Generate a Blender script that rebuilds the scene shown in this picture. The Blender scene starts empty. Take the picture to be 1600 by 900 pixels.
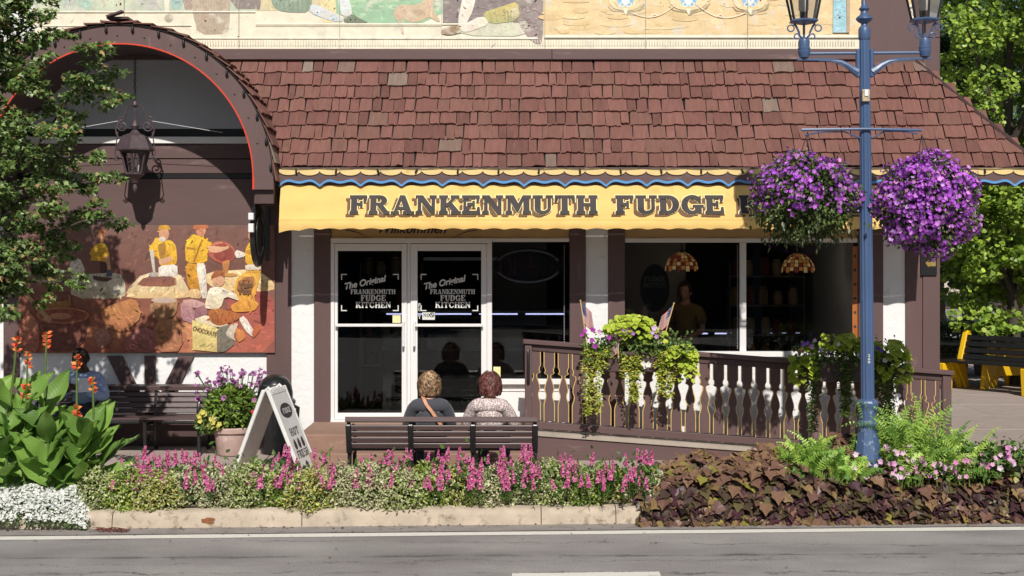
import bpy, bmesh, math, random
import numpy as np
from mathutils import Vector, Matrix
from math import sin, cos, pi, radians, sqrt, atan2

random.seed(7)
rng = np.random.default_rng(7)
SC = bpy.context.scene
COL = SC.collection

# ------------------------------------------------------------------ camera, sky, sun, exposure
F, EY, EZ = 2210.0, 405.0, 2.55          # focal length in photo pixels, horizon row, eye height
cam_d = bpy.data.cameras.new('camera'); cam = bpy.data.objects.new('camera', cam_d); COL.objects.link(cam)
cam.location = (0, 0, EZ); cam.rotation_euler = (pi/2, 0, 0)
cam_d.sensor_width = 36; cam_d.lens = F/1600*36; cam_d.shift_y = -45/1600
cam_d.clip_start = .1; cam_d.clip_end = 2000
SC.camera = cam
SUN = Vector((.056, -1, .90)).normalized()
w = bpy.data.worlds.new('World'); SC.world = w; w.use_nodes = True
nt = w.node_tree; sky = nt.nodes.new('ShaderNodeTexSky'); sky.sky_type = 'NISHITA'
sky.sun_disc = False; sky.sun_elevation = math.asin(SUN.z); sky.sun_rotation = radians(176.8)
nt.links.new(sky.outputs[0], nt.nodes['Background'].inputs[0])
nt.nodes['Background'].inputs[1].default_value = .056
sl = bpy.data.lights.new('sun', 'SUN'); so = bpy.data.objects.new('sun', sl); COL.objects.link(so)
sl.energy = 4.6; sl.angle = radians(.5); sl.color = (1, .95, .87)
so.rotation_euler = SUN.to_track_quat('Z', 'Y').to_euler()
SC.view_settings.view_transform = 'Standard'; SC.view_settings.look = 'None'
SC.view_settings.exposure = 0.0; SC.view_settings.gamma = 1
SC.cycles.max_bounces = 8; SC.cycles.transparent_max_bounces = 16

# ------------------------------------------------------------------ helpers
def PX(x, D): return (x-800)*D/F
def PZ(y, D): return EZ+(EY-y)*D/F
def P(x, y, D): return (PX(x, D), D, PZ(y, D))
def lin(c):
    c = c/255.0
    return c/12.92 if c <= .04045 else ((c+.055)/1.055)**2.4
def rgb(h):
    h = h.lstrip('#'); return tuple(lin(int(h[i:i+2], 16)) for i in (0, 2, 4))
WM = {}
def wm(o): return WM.get(o.name, Matrix.Identity(4))
def adopt(o, parent, world=None):
    if world is None: world = Matrix.Translation(o.location)
    WM[o.name] = world
    if parent is not None:
        o.parent = parent; o.matrix_parent_inverse = wm(parent).inverted()
def tag(o, label=None, cat=None, group=None, kind=None):
    if label: o['label'] = label
    if cat: o['category'] = cat
    if group: o['group'] = group
    if kind: o['kind'] = kind
    return o
def thing(name, label, cat, loc, group=None):
    o = bpy.data.objects.new(name, None); COL.objects.link(o); o.location = loc
    o.empty_display_size = .1
    WM[o.name] = Matrix.Translation(loc)
    return tag(o, label, cat, group)
def copy_tree(o, loc=None, rz=0, label=None, parent=None):
    c = o.copy(); COL.objects.link(c)
    if parent is not None: c.parent = parent
    if loc is not None: c.location = loc; c.rotation_euler = (0, 0, rz)
    if label: c['label'] = label
    for ch in list(o.children): copy_tree(ch, parent=c)
    return c
def link_mesh(name, me, mat, parent, loc, kind=None):
    o = bpy.data.objects.new(name, me); COL.objects.link(o); o.location = loc
    if mat is not None and not me.materials:
        for m in (mat if isinstance(mat, (list, tuple)) else [mat]): me.materials.append(m)
    adopt(o, parent)
    if kind: o['kind'] = kind
    return o
class MB:
    def __init__(s): s.v = []; s.f = []; s.c = []; s.mi = []; s.col = None; s.m = 0
    def add(s, vs, fs, col=None):
        n = len(s.v); s.v += [tuple(p) for p in vs]
        c = col or s.col
        s.c += list(c) if c and hasattr(c[0], '__len__') else [c or (1, 1, 1)]*len(vs)
        for f in fs: s.f.append(tuple(i+n for i in f)); s.mi.append(s.m)
    def box(s, x0, x1, y0, y1, z0, z1, col=None):
        s.add([(x0,y0,z0),(x1,y0,z0),(x1,y1,z0),(x0,y1,z0),(x0,y0,z1),(x1,y0,z1),(x1,y1,z1),(x0,y1,z1)],
              [(0,3,2,1),(4,5,6,7),(0,1,5,4),(1,2,6,5),(2,3,7,6),(3,0,4,7)], col)
    def bar(s, a, b, w, h, up=(0, 0, 1), col=None):     # square bar from a to b
        a = Vector(a); b = Vector(b); d = (b-a).normalized(); u = Vector(up)
        r = d.cross(u)
        if r.length < 1e-4: r = d.cross(Vector((0, 1, 0)))
        r.normalize(); u = r.cross(d)
        vs = []
        for p in (a, b):
            for i, j in ((-1,-1),(1,-1),(1,1),(-1,1)): vs.append(p+r*(i*w/2)+u*(j*h/2))
        s.add(vs, [(0,1,2,3),(4,7,6,5),(0,4,5,1),(1,5,6,2),(2,6,7,3),(3,7,4,0)], col)
    def prism(s, poly, d0, d1, col=None, axis='y'):     # poly of (x,z) extruded along y (or other axis)
        n = len(poly)
        mk = {'y': lambda p, d: (p[0], d, p[1]), 'x': lambda p, d: (d, p[0], p[1]), 'z': lambda p, d: (p[0], p[1], d)}[axis]
        vs = [mk(p, d0) for p in poly]+[mk(p, d1) for p in poly]
        s.add(vs, [tuple(range(n)), tuple(range(2*n-1, n-1, -1))]+[(i, i+n, (i+1) % n+n, (i+1) % n) for i in range(n)], col)
    def poly(s, pts, col=None): s.add(pts, [tuple(range(len(pts)))], col)
    def tube(s, pts, rs, n=8, col=None, cap=True):
        pts = [Vector(p) for p in pts]
        if not hasattr(rs, '__len__'): rs = [rs]*len(pts)
        vs = []; prev = None
        for i, p in enumerate(pts):
            d = (pts[min(i+1, len(pts)-1)]-pts[max(i-1, 0)])
            d = d.normalized() if d.length > 1e-9 else Vector((0, 0, 1))
            if prev is None:
                u = d.orthogonal().normalized()
            else:
                u = (prev-d*prev.dot(d)); u = u.normalized() if u.length > 1e-6 else d.orthogonal().normalized()
            prev = u; r = d.cross(u)
            for k in range(n):
                a = 2*pi*k/n; vs.append(p+(u*cos(a)+r*sin(a))*rs[i])
        fs = []
        for i in range(len(pts)-1):
            for k in range(n):
                fs.append((i*n+k, i*n+(k+1) % n, (i+1)*n+(k+1) % n, (i+1)*n+k))
        if cap: fs += [tuple(range(n-1, -1, -1)), tuple(range((len(pts)-1)*n, len(pts)*n))]
        s.add(vs, fs, col)
    def lathe(s, prof, c=(0, 0, 0), n=20, col=None, flute=0, axis='z'):   # prof of (r, z)
        vs = []
        for r, z in prof:
            for k in range(n):
                a = 2*pi*(k+.5)/n; rr = r*(1-flute*(k % 2))
                q = (rr*cos(a), rr*sin(a), z)
                if axis == 'x': q = (q[2], q[0], q[1])
                if axis == 'y': q = (q[0], q[2], q[1])
                vs.append((c[0]+q[0], c[1]+q[1], c[2]+q[2]))
        fs = []
        for i in range(len(prof)-1):
            for k in range(n): fs.append((i*n+k, i*n+(k+1) % n, (i+1)*n+(k+1) % n, (i+1)*n+k))
        fs += [tuple(range(n-1, -1, -1)), tuple(range((len(prof)-1)*n, len(prof)*n))]
        s.add(vs, fs, col)
    def sphere(s, c, r, n=10, m=7, col=None):
        if not hasattr(r, '__len__'): r = (r, r, r)
        s_ = [(0, 0, 1)]
        for i in range(1, m):
            for k in range(n):
                t = pi*i/m; a = 2*pi*k/n; s_.append((sin(t)*cos(a), sin(t)*sin(a), cos(t)))
        s_.append((0, 0, -1))
        fs = [(0, 1+k, 1+(k+1) % n) for k in range(n)]
        for i in range(m-2):
            for k in range(n): fs.append((1+i*n+k, 1+(i+1)*n+k, 1+(i+1)*n+(k+1) % n, 1+i*n+(k+1) % n))
        L = len(s_)-1
        fs += [(L, 1+(m-2)*n+(k+1) % n, 1+(m-2)*n+k) for k in range(n)]
        s.add([(c[0]+p[0]*r[0], c[1]+p[1]*r[1], c[2]+p[2]*r[2]) for p in s_], fs, col)
    def xform(s, M):
        s.v = [tuple(M @ Vector(p)) for p in s.v]; return s
    def mesh(s, name, origin=None, smooth=False):
        v = np.array(s.v, float).reshape(-1, 3)
        if origin is None:
            origin = ((v[:, 0].min()+v[:, 0].max())/2, (v[:, 1].min()+v[:, 1].max())/2, v[:, 2].min())
        me = bpy.data.meshes.new(name)
        me.from_pydata((v-np.array(origin)).tolist(), [], s.f)
        if any(c != (1, 1, 1) for c in s.c[:50000]):
            at = me.color_attributes.new('Col', 'FLOAT_COLOR', 'POINT')
            at.data.foreach_set('color', np.hstack([np.array(s.c, float), np.ones((len(s.v), 1))]).ravel())
        if any(s.mi): me.polygons.foreach_set('material_index', s.mi)
        if smooth: me.polygons.foreach_set('use_smooth', [True]*len(me.polygons))
        me.update()
        return me, origin
    def build(s, name, mat, parent=None, smooth=False, bevel=0, kind=None, origin=None):
        me, org = s.mesh(name, origin, smooth)
        bm = bmesh.new(); bm.from_mesh(me)
        if len(bm.faces) < 4000: bmesh.ops.recalc_face_normals(bm, faces=bm.faces)
        bm.to_mesh(me); bm.free()
        o = link_mesh(name, me, mat, parent, org, kind)
        if bevel:
            b = o.modifiers.new('bevel', 'BEVEL'); b.width = bevel; b.segments = 1; b.limit_method = 'ANGLE'
        if smooth:
            try: me.set_sharp_from_angle(angle=radians(42))
            except Exception: pass
        return o
def box(name, mat, parent, x0, x1, y0, y1, z0, z1, bevel=0, kind=None):
    m = MB(); m.box(x0, x1, y0, y1, z0, z1); return m.build(name, mat, parent, bevel=bevel, kind=kind)
def nrm(a): return a/np.maximum(np.linalg.norm(a, axis=-1, keepdims=True), 1e-9)
def scatter(name, tv, tf, pos, tip, nor, size, col, mat, parent=None, kind='stuff', smooth=False):
    """one mesh of many copies of a small template; tip = direction of template +Y, nor = template +Z"""
    pos = np.asarray(pos, float); N = len(pos); tv = np.asarray(tv, float)
    Y = nrm(np.asarray(tip, float)); Z = np.asarray(nor, float); Z = nrm(Z-Y*(Z*Y).sum(1, keepdims=True)); X = np.cross(Y, Z)
    size = np.broadcast_to(np.asarray(size, float).reshape(-1, 1, 1), (N, 1, 1))
    V = pos[:, None, :]+size*(tv[None, :, 0:1]*X[:, None]+tv[None, :, 1:2]*Y[:, None]+tv[None, :, 2:3]*Z[:, None])
    k = len(tv); V = V.reshape(-1, 3)
    org = np.array([(V[:, 0].min()+V[:, 0].max())/2, (V[:, 1].min()+V[:, 1].max())/2, V[:, 2].min()])
    tl = np.array([len(f) for f in tf]); flat = np.concatenate([np.array(f) for f in tf])
    loops = (flat[None, :]+(np.arange(N)*k)[:, None]).ravel()
    tot = np.tile(tl, N); start = np.concatenate([[0], np.cumsum(tot)[:-1]])
    me = bpy.data.meshes.new(name)
    me.vertices.add(len(V)); me.vertices.foreach_set('co', (V-org).ravel())
    me.loops.add(len(loops)); me.loops.foreach_set('vertex_index', loops.astype(np.int32))
    me.polygons.add(len(tot)); me.polygons.foreach_set('loop_start', start.astype(np.int32)); me.polygons.foreach_set('loop_total', tot.astype(np.int32))
    col = np.asarray(col, float)
    if col.ndim == 1: col = np.tile(col, (N, 1))
    c4 = np.ones((N, k, 4))
    c4[:, :, :3] = col if col.ndim == 3 else col[:, None, :]
    at = me.color_attributes.new('Col', 'FLOAT_COLOR', 'POINT'); at.data.foreach_set('color', c4.ravel())
    me.update(calc_edges=True)
    if smooth: me.polygons.foreach_set('use_smooth', [True]*len(tot))
    return link_mesh(name, me, mat, parent, tuple(org), kind)
def rdir(n): return nrm(rng.normal(size=(n, 3)))
LEAF_V = [(0,0,0),(-.27,.42,.06),(0,1,-.05),(.27,.42,.06)]; LEAF_F = [(0,2,1),(0,3,2)]
OVAL_V = [(0,0,0),(-.2,.25,.05),(-.2,.6,.05),(0,1,-.06),(.2,.6,.05),(.2,.25,.05),(0,.45,-.03)]
OVAL_F = [(0,6,1),(1,6,2),(2,6,3),(3,6,4),(4,6,5),(5,6,0)]
MAPLE_V = [(0,0,0),(-.3,.1,.03),(-.5,.45,.08),(-.22,.5,.0),(0,1,-.1),(.22,.5,0),(.5,.45,.08),(.3,.1,.03)]
MAPLE_F = [(0,3,1),(1,3,2),(0,4,3),(0,5,4),(0,7,5),(7,6,5)]
FLO_V = [(0,0,0)]+[(.5*cos(a)*(1 if i % 2 else .72), .5*sin(a)*(1 if i % 2 else .72), .14) for i, a in enumerate(np.linspace(0, 2*pi, 10, endpoint=False))]
FLO_F = [(0, 1+i, 1+(i+1) % 10) for i in range(10)]
QFL_V = [(-.5,0,.05),(0,-.5,.05),(.5,0,.05),(0,.5,.05),(0,0,.2)]; QFL_F = [(0,1,4),(1,2,4),(2,3,4),(3,0,4)]

# ------------------------------------------------------------------ materials
def nodes(name):
    m = bpy.data.materials.new(name); m.use_nodes = True; n = m.node_tree
    return m, n, n.nodes['Principled BSDF'], n.nodes['Material Output']
def N(n, t, **kw):
    k = n.nodes.new(t)
    for a, b in kw.items(): setattr(k, a, b)
    return k
def mth(n, op, a, b=None, clamp=False):
    k = N(n, 'ShaderNodeMath', operation=op); k.use_clamp = clamp
    for i, x in enumerate((a, b)):
        if x is None: continue
        if isinstance(x, (int, float)): k.inputs[i].default_value = x
        else: n.links.new(x, k.inputs[i])
    return k.outputs[0]
def noise(n, vec, scale, detail=3, rough=.55):
    k = N(n, 'ShaderNodeTexNoise'); k.inputs['Scale'].default_value = scale; k.inputs['Detail'].default_value = detail; k.inputs['Roughness'].default_value = rough
    n.links.new(vec, k.inputs['Vector']); return k.outputs['Fac']
def mixc(n, fac, a, b, blend='MIX'):
    k = N(n, 'ShaderNodeMix', data_type='RGBA', blend_type=blend)
    for s, x in ((k.inputs[0], fac), (k.inputs[6], a), (k.inputs[7], b)):
        if isinstance(x, (int, float)): s.default_value = x
        elif isinstance(x, tuple): s.default_value = (*x[:3], 1)
        else: n.links.new(x, s)
    return k.outputs[2]
def ramp(n, fac, stops, interp='LINEAR'):
    k = N(n, 'ShaderNodeValToRGB'); r = k.color_ramp; r.interpolation = interp
    while len(r.elements) < len(stops): r.elements.new(.5)
    for e, (p, c) in zip(r.elements, stops): e.position = p; e.color = (*c, 1)
    n.links.new(fac, k.inputs[0]); return k.outputs[0]
def pmat(name, col=(.5, .5, .5), rough=.6, var=.2, scale=6, stretch=(1, 1, 1), bump=0, bscale=40, metal=0, spec=.4,
         wear=None, wamt=.0, wscale=5, objrand=0, attr=False, rnd=None, trans=0, emit=None, estr=0, coat=0, sheen=0):
    m, n, bs, out = nodes(name)
    geo = N(n, 'ShaderNodeNewGeometry'); mp = N(n, 'ShaderNodeMapping'); mp.inputs['Scale'].default_value = stretch
    n.links.new(geo.outputs['Position'], mp.inputs[0]); vec = mp.outputs[0]
    oi = None
    if rnd or objrand: oi = N(n, 'ShaderNodeObjectInfo')
    if attr:
        a = N(n, 'ShaderNodeAttribute'); a.attribute_name = 'Col'; c = a.outputs['Color']
    elif rnd: c = ramp(n, oi.outputs['Random'], rnd)
    else:
        k = N(n, 'ShaderNodeRGB'); k.outputs[0].default_value = (*col, 1); c = k.outputs[0]
    if wear is not None:
        f = mth(n, 'MULTIPLY', mth(n, 'SUBTRACT', noise(n, vec, wscale, 5, .65), 1-wamt), 7, clamp=True)
        c = mixc(n, f, c, wear)
    if var:
        f = mth(n, 'ADD', mth(n, 'MULTIPLY', mth(n, 'SUBTRACT', noise(n, vec, scale, 4, .6), .5), var*3), 1)
        if objrand: f = mth(n, 'MULTIPLY', f, mth(n, 'ADD', mth(n, 'MULTIPLY', oi.outputs['Random'], objrand*2), 1-objrand))
        k = N(n, 'ShaderNodeVectorMath', operation='SCALE'); n.links.new(c, k.inputs[0]); n.links.new(f, k.inputs[3]); c = k.outputs[0]
    n.links.new(c, bs.inputs['Base Color'])
    bs.inputs['Roughness'].default_value = rough; bs.inputs['Metallic'].default_value = metal
    bs.inputs['Specular IOR Level'].default_value = spec; bs.inputs['Coat Weight'].default_value = coat
    bs.inputs['Sheen Weight'].default_value = sheen
    if bump:
        b = N(n, 'ShaderNodeBump'); b.inputs['Strength'].default_value = bump; b.inputs['Distance'].default_value = .01
        n.links.new(noise(n, vec, bscale, 4, .6), b.inputs['Height']); n.links.new(b.outputs[0], bs.inputs['Normal'])
    if emit: bs.inputs['Emission Color'].default_value = (*emit, 1); bs.inputs['Emission Strength'].default_value = estr
    if trans:
        t = N(n, 'ShaderNodeBsdfTranslucent'); n.links.new(c, t.inputs[0])
        mx = N(n, 'ShaderNodeMixShader'); mx.inputs[0].default_value = trans
        n.links.new(bs.outputs[0], mx.inputs[1]); n.links.new(t.outputs[0], mx.inputs[2]); n.links.new(mx.outputs[0], out.inputs[0])
    return m
def glass(name, tint=(.5, .53, .52), rough=.0):
    m, n, bs, out = nodes(name)
    tr = N(n, 'ShaderNodeBsdfTransparent'); tr.inputs[0].default_value = (*tint, 1)
    gl = N(n, 'ShaderNodeBsdfGlossy'); gl.inputs['Roughness'].default_value = rough; gl.inputs[0].default_value = (1, 1, 1, 1)
    fr = N(n, 'ShaderNodeFresnel'); fr.inputs[0].default_value = 1.45
    mx = N(n, 'ShaderNodeMixShader'); n.links.new(fr.outputs[0], mx.inputs[0]); n.links.new(tr.outputs[0], mx.inputs[1]); n.links.new(gl.outputs[0], mx.inputs[2])
    n.links.new(mx.outputs[0], out.inputs[0]); return m
BR = rgb('614c4b')
M = {}
M['brown'] = pmat('brown paint', BR, .55, .16, 3, (1, 1, .25), bump=.15, bscale=25, wear=rgb('846c68'), wamt=.38, wscale=4)
M['brown_h'] = pmat('brown paint on level boards', BR, .55, .16, 3, (.2, 1, 1), bump=.15, bscale=25, wear=rgb('8d7672'), wamt=.38, wscale=6)
M['dkbrown'] = pmat('dark brown paint', rgb('523f3e'), .5, .18, 4, bump=.1, bscale=30)
M['stucco'] = pmat('white stucco', rgb('e6e6e6'), .75, .07, 2, bump=.8, bscale=14, wear=rgb('c6c5c3'), wamt=.40, wscale=4)
M['white'] = pmat('white paint', rgb('e9e8e6'), .4, .05, 4, wear=rgb('d0ccc6'), wamt=.33, wscale=8)
M['alu'] = pmat('white door frame', rgb('e4e3e3'), .35, .04, 5, spec=.5)
M['panel'] = pmat('beige header panel', rgb('c2a06e'), .6, .1, 4)
M['black'] = pmat('black paint', (.012, .012, .012), .4, .2, 5)
M['iron'] = pmat('black cast iron', (.018, .018, .02), .3, .3, 30, spec=.6, bump=.2, bscale=60)
M['red'] = pmat('red edging', rgb('d2432c'), .5, .1, 6)
M['yellow'] = pmat('awning canvas', rgb('f1ca7c'), .85, .08, 2.5, bump=.7, bscale=5, wear=rgb('dcae66'), wamt=.43, wscale=2.2, trans=.12)
M['scallop'] = pmat('yellow painted scallop', rgb('dfc488'), .6, .1, 5, wear=rgb('c9a55c'), wamt=.4, wscale=7)
M['bluetrim'] = pmat('light blue trim', rgb('5a93c8'), .5, .08, 5)
M['ink'] = pmat('dark sign paint', rgb('3c3637'), .7, .12, 12)
M['ink2'] = pmat('brown letter shade', rgb('6e4f36'), .7, .1, 12)
M['cream'] = pmat('cream letter outline', rgb('f3dfa4'), .7, .05, 12)
M['gold'] = pmat('gold painted line', rgb('d2ae6a'), .5, .2, 15)
M['decal'] = pmat('white vinyl letters', rgb('d8d8d4'), .5, .1, 20)
M['blue'] = pmat('blue lamp post paint', rgb('465c80'), .38, .16, 6, (1, 1, .3), spec=.5, bump=.08, bscale=50, wear=rgb('5f7da3'), wamt=.36, wscale=9)
M['bluebase'] = pmat('worn blue base paint', rgb('465c80'), .42, .16, 6, spec=.5, wear=rgb('9aa9b5'), wamt=.42, wscale=12)
M['shake'] = pmat('cedar shake', rough=.85, var=.24, scale=9, stretch=(2.5, .5, .5), bump=.7, bscale=30, wear=rgb('6f5c50'), wamt=.34, wscale=9,
                  rnd=[(0, rgb('65433c')), (.25, rgb('724c45')), (.6, rgb('7a534b')), (.95, rgb('704f45')), (.985, rgb('77645a')), (1, rgb('84756a'))])
M['underlay'] = pmat('roof felt', (.01, .008, .008), .9, .1)
M['paint'] = pmat('mural paint', attr=True, rough=.75, var=.2, scale=9, bump=.3, bscale=20)
M['fresco'] = pmat('weathered fresco', attr=True, rough=.85, var=.13, scale=8, bump=.6, bscale=14, wear=rgb('d5cfbf'), wamt=.46, wscale=5)
M['glass'] = glass('shop glass', (.72, .74, .75))
M['clear'] = glass('lamp glass', (.85, .85, .85))
M['concrete'] = pmat('kerb concrete', rgb('b3a593'), .9, .26, 5, bump=.5, bscale=50, wear=rgb('7d6f60'), wamt=.44, wscale=9)
M['slab'] = pmat('pavement slab', rgb('a1938b'), .9, .15, 3, bump=.4, bscale=60, objrand=.07, wear=rgb('8a7c74'), wamt=.4, wscale=4)
M['step'] = pmat('brown step paint', rgb('8f7263'), .8, .15, 5, bump=.3, bscale=40, wear=rgb('a58f80'), wamt=.42, wscale=7)
M['soil'] = pmat('garden soil', (.045, .028, .02), .95, .4, 20, bump=1, bscale=60)
M['bench'] = pmat('painted bench slat', rgb('574646'), .4, .2, 6, (.15, 1, 1), bump=.15, bscale=40, spec=.5, objrand=.12)
M['terra'] = pmat('pale terracotta', rgb('b99f97'), .85, .22, 9, bump=.2, bscale=50, wear=rgb('d3c4bd'), wamt=.42, wscale=8)
M['plastic'] = pmat('black plastic', (.014, .015, .017), .28, .2, 8, spec=.5, wear=(.03, .03, .033), wamt=.42, wscale=10)
M['bark'] = pmat('bark', (.07, .055, .045), .9, .4, 14, (1, 1, .3), bump=1, bscale=30)
M['leaf'] = pmat('leaf', attr=True, rough=.42, var=.26, scale=12, spec=.45, trans=.25)
M['petal'] = pmat('petal', attr=True, rough=.6, var=.12, scale=25, spec=.2, trans=.3)
M['stem'] = pmat('green stem', (.09, .15, .03), .6, .2, 10)
M['bronze'] = pmat('bronze lantern', rgb('53464a'), .5, .25, 12, metal=.2, spec=.5, wear=rgb('7a6a66'), wamt=.4, wscale=9)
M['frost'] = pmat('frosted bulb', rgb('d8d4c8'), .5, .03)
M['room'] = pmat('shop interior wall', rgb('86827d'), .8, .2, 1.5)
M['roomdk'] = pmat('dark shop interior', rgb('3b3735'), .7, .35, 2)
M['led'] = pmat('lit display tube', (.6, .6, .7), .5, 0, emit=(.62, .62, 1), estr=3.0)
M['neon'] = pmat('unlit white neon tube', rgb('b9b9bd'), .3, 0)
M['neonred'] = pmat('unlit red neon tube', rgb('7a4048'), .3, 0)
M['picnic'] = pmat('yellow picnic table', rgb('e0b414'), .5, .15, 5)
M['rust'] = pmat('rusty wire', rgb('6b352c'), .8, .3, 20)
# ------------------------------------------------------------------ ground, road, kerb, pavement
def kd(X): return 13.55+.05*X                      # kerb face distance along the street
def gz(D): return .19+(min(max(D, 13.9), 17)-13.9)*.0387   # pavement falls towards the kerb
def sheet(name, mat, quad, kind='structure'):
    m = MB(); m.poly(quad); o = m.build(name, mat); return tag(o, kind=kind)
M['road'] = (lambda: None)()
def road_mat():
    m, n, bs, out = nodes('worn asphalt')
    geo = N(n, 'ShaderNodeNewGeometry'); v = geo.outputs['Position']
    mp = N(n, 'ShaderNodeMapping'); mp.inputs['Scale'].default_value = (.55, 1.15, 1); n.links.new(v, mp.inputs[0])
    c = ramp(n, noise(n, mp.outputs[0], 1.3, 5, .6), [(.3, rgb('938d8b')), (.5, rgb('a5a09e')), (.7, rgb('b4afab'))])
    g = noise(n, v, 75, 3, .75)
    c = mixc(n, mth(n, 'MULTIPLY', mth(n, 'SUBTRACT', g, .44), 4.5, clamp=True), mixc(n, .4, c, (.05, .05, .05)), c)
    pt = noise(n, v, .55, 4, .6)
    c = mixc(n, mth(n, 'MULTIPLY', mth(n, 'SUBTRACT', pt, .50), 3.5, clamp=True), c, mixc(n, .30, c, (.09, .085, .082)))
    g2 = noise(n, v, 60, 2, .6)
    c = mixc(n, mth(n, 'MULTIPLY', mth(n, 'SUBTRACT', g2, .64), 12, clamp=True), c, rgb('b9b2a8'))
    sep = N(n, 'ShaderNodeSeparateXYZ'); n.links.new(v, sep.inputs[0])
    for y0, amp, wd, sl in ((12.16, .12, .05, .02), (12.75, .25, .02, -.03), (11.5, .3, .04, .01), (11.95, .35, .018, .05)):
        wob = mth(n, 'MULTIPLY', mth(n, 'SUBTRACT', noise(n, v, 1.6, 8, .75), .5), amp*2.2)
        d = mth(n, 'ABSOLUTE', mth(n, 'SUBTRACT', mth(n, 'ADD', sep.outputs[1], wob), mth(n, 'ADD', y0, mth(n, 'MULTIPLY', sep.outputs[0], sl))))
        f = mth(n, 'SUBTRACT', 1, mth(n, 'DIVIDE', d, wd), clamp=True)
        f = mth(n, 'MULTIPLY', f, mth(n, 'MULTIPLY', mth(n, 'SUBTRACT', noise(n, v, 2.2, 3, .6), .38), 4, clamp=True))
        c = mixc(n, mth(n, 'MULTIPLY', f, .85), c, (.03, .028, .028))
    # tyre-dark band along the lane
    d = mth(n, 'ABSOLUTE', mth(n, 'SUBTRACT', mth(n, 'SUBTRACT', sep.outputs[1], 12.2), mth(n, 'MULTIPLY', sep.outputs[0], .045)))
    f = mth(n, 'MULTIPLY', mth(n, 'SUBTRACT', 1, mth(n, 'DIVIDE', d, .38), clamp=True), mth(n, 'MULTIPLY', noise(n, mp.outputs[0], 3, 4), .5))
    c = mixc(n, f, c, rgb('4a4545'))
    n.links.new(c, bs.inputs['Base Color']); bs.inputs['Roughness'].default_value = .85
    b = N(n, 'ShaderNodeBump'); b.inputs['Strength'].default_value = .6; b.inputs['Distance'].default_value = .008
    n.links.new(noise(n, v, 130, 3, .7), b.inputs['Height']); n.links.new(b.outputs[0], bs.inputs['Normal'])
    return m
M['road'] = road_mat()
M['line'] = pmat('worn road paint', rgb('d9d5cc'), .8, .12, 30, wear=rgb('8f8a86'), wamt=.40, wscale=16)
M['grassy'] = pmat('distant ground', (.16, .15, .12), .95, .3, .3)
sheet('ground', M['grassy'], [(-400, -60, -.06), (400, -60, -.06), (400, 700, -.06), (-400, 700, -.06)])
L_ = 60
sheet('road', M['road'], [(-L_, -12, 0), (L_, -12, 0), (L_, kd(L_)+.05, 0), (-L_, kd(-L_)+.05, 0)])
def strip(name, x0, x1, d0, d1, off=.004):
    # painted line parallel to the kerb, d measured from the kerb face; ragged worn edges
    m = MB(); n = 60; top = []; bot = []
    for i in range(n+1):
        X = x0+(x1-x0)*i/n
        bot.append((X, kd(X)-d0+rng.normal()*.004, off)); top.append((X, kd(X)-d1+rng.normal()*.004, off))
    m.add(bot+top, [(i, i+1, n+2+i, n+1+i) for i in range(n)])
    return tag(m.build(name, M['line']), kind='structure')
strip('edge_line', -14, 14, .49, .33)
strip('lane_marking', .0, PX(1032, 11.42), 2.24, 2.08)
gut = MB(); gut.poly([(-30, kd(-30)-.30, .006), (30, kd(30)-.30, .006), (30, kd(30)+.02, .006), (-30, kd(-30)+.02, .006)])
tag(gut.build('gutter', pmat('concrete gutter', rgb('8d8682'), .9, .2, 5, bump=.4, bscale=70, wear=rgb('706965'), wamt=.45, wscale=4)), kind='structure')
# kerb of cast sections, each a piece
kerb = bpy.data.objects.new('kerb', None); COL.objects.link(kerb); kerb.location = (0, kd(0), 0); WM['kerb'] = Matrix.Translation((0, kd(0), 0)); kerb['kind'] = 'structure'
kx = [-8.2, -5.2, -3.78, -2.0, .28, 1.0, 2.9, 5.0, 7.5, 10]
for a, b in zip(kx, kx[1:]):
    m = MB(); rows = []; nseg = max(4, int((b-a)/.12))
    prof = [(-.02, -.05), (.0, .0), (.012, .09), (.03, .135), (.065, .155), (.17, .165), (.18, -.05)]
    vs = []
    for i in range(nseg+1):
        X = a+.004+(b-a-.008)*i/nseg
        ed = .006*rng.normal() if 0 < i < nseg else 0
        for k, (dy, z) in enumerate(prof): vs.append((X, kd(X)+dy+(ed*.7 if k in (2, 3) else 0), z+(ed*.5 if k in (3, 4, 5) else 0)))
    k = len(prof)
    fs = [(i*k+j, (i+1)*k+j, (i+1)*k+j+1, i*k+j+1) for i in range(nseg) for j in range(k-1)]
    fs += [tuple(range(k)), tuple(range((nseg+1)*k-1, nseg*k-1, -1))]
    m.add(vs, fs); m.build('kerb_stone', M['concrete'], kerb, smooth=True)
ks = MB()        # rust stain: a flat scab of iron deposit on the kerb face
for i in range(16):
    X = PX(325, 13.4)+rng.normal()*.035; z = .07+rng.normal()*.012; r = .012+.012*rng.random()
    ks.poly([(X+r*cos(t)*1.3, kd(X)+.0+z*.13-.004, z+r*sin(t)*.7) for t in np.linspace(0, 2*pi, 8)[:-1]])
ks.build('rust_stain', pmat('rust stain', rgb('8a5a3a'), .95, .3, 30), kerb)
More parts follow.
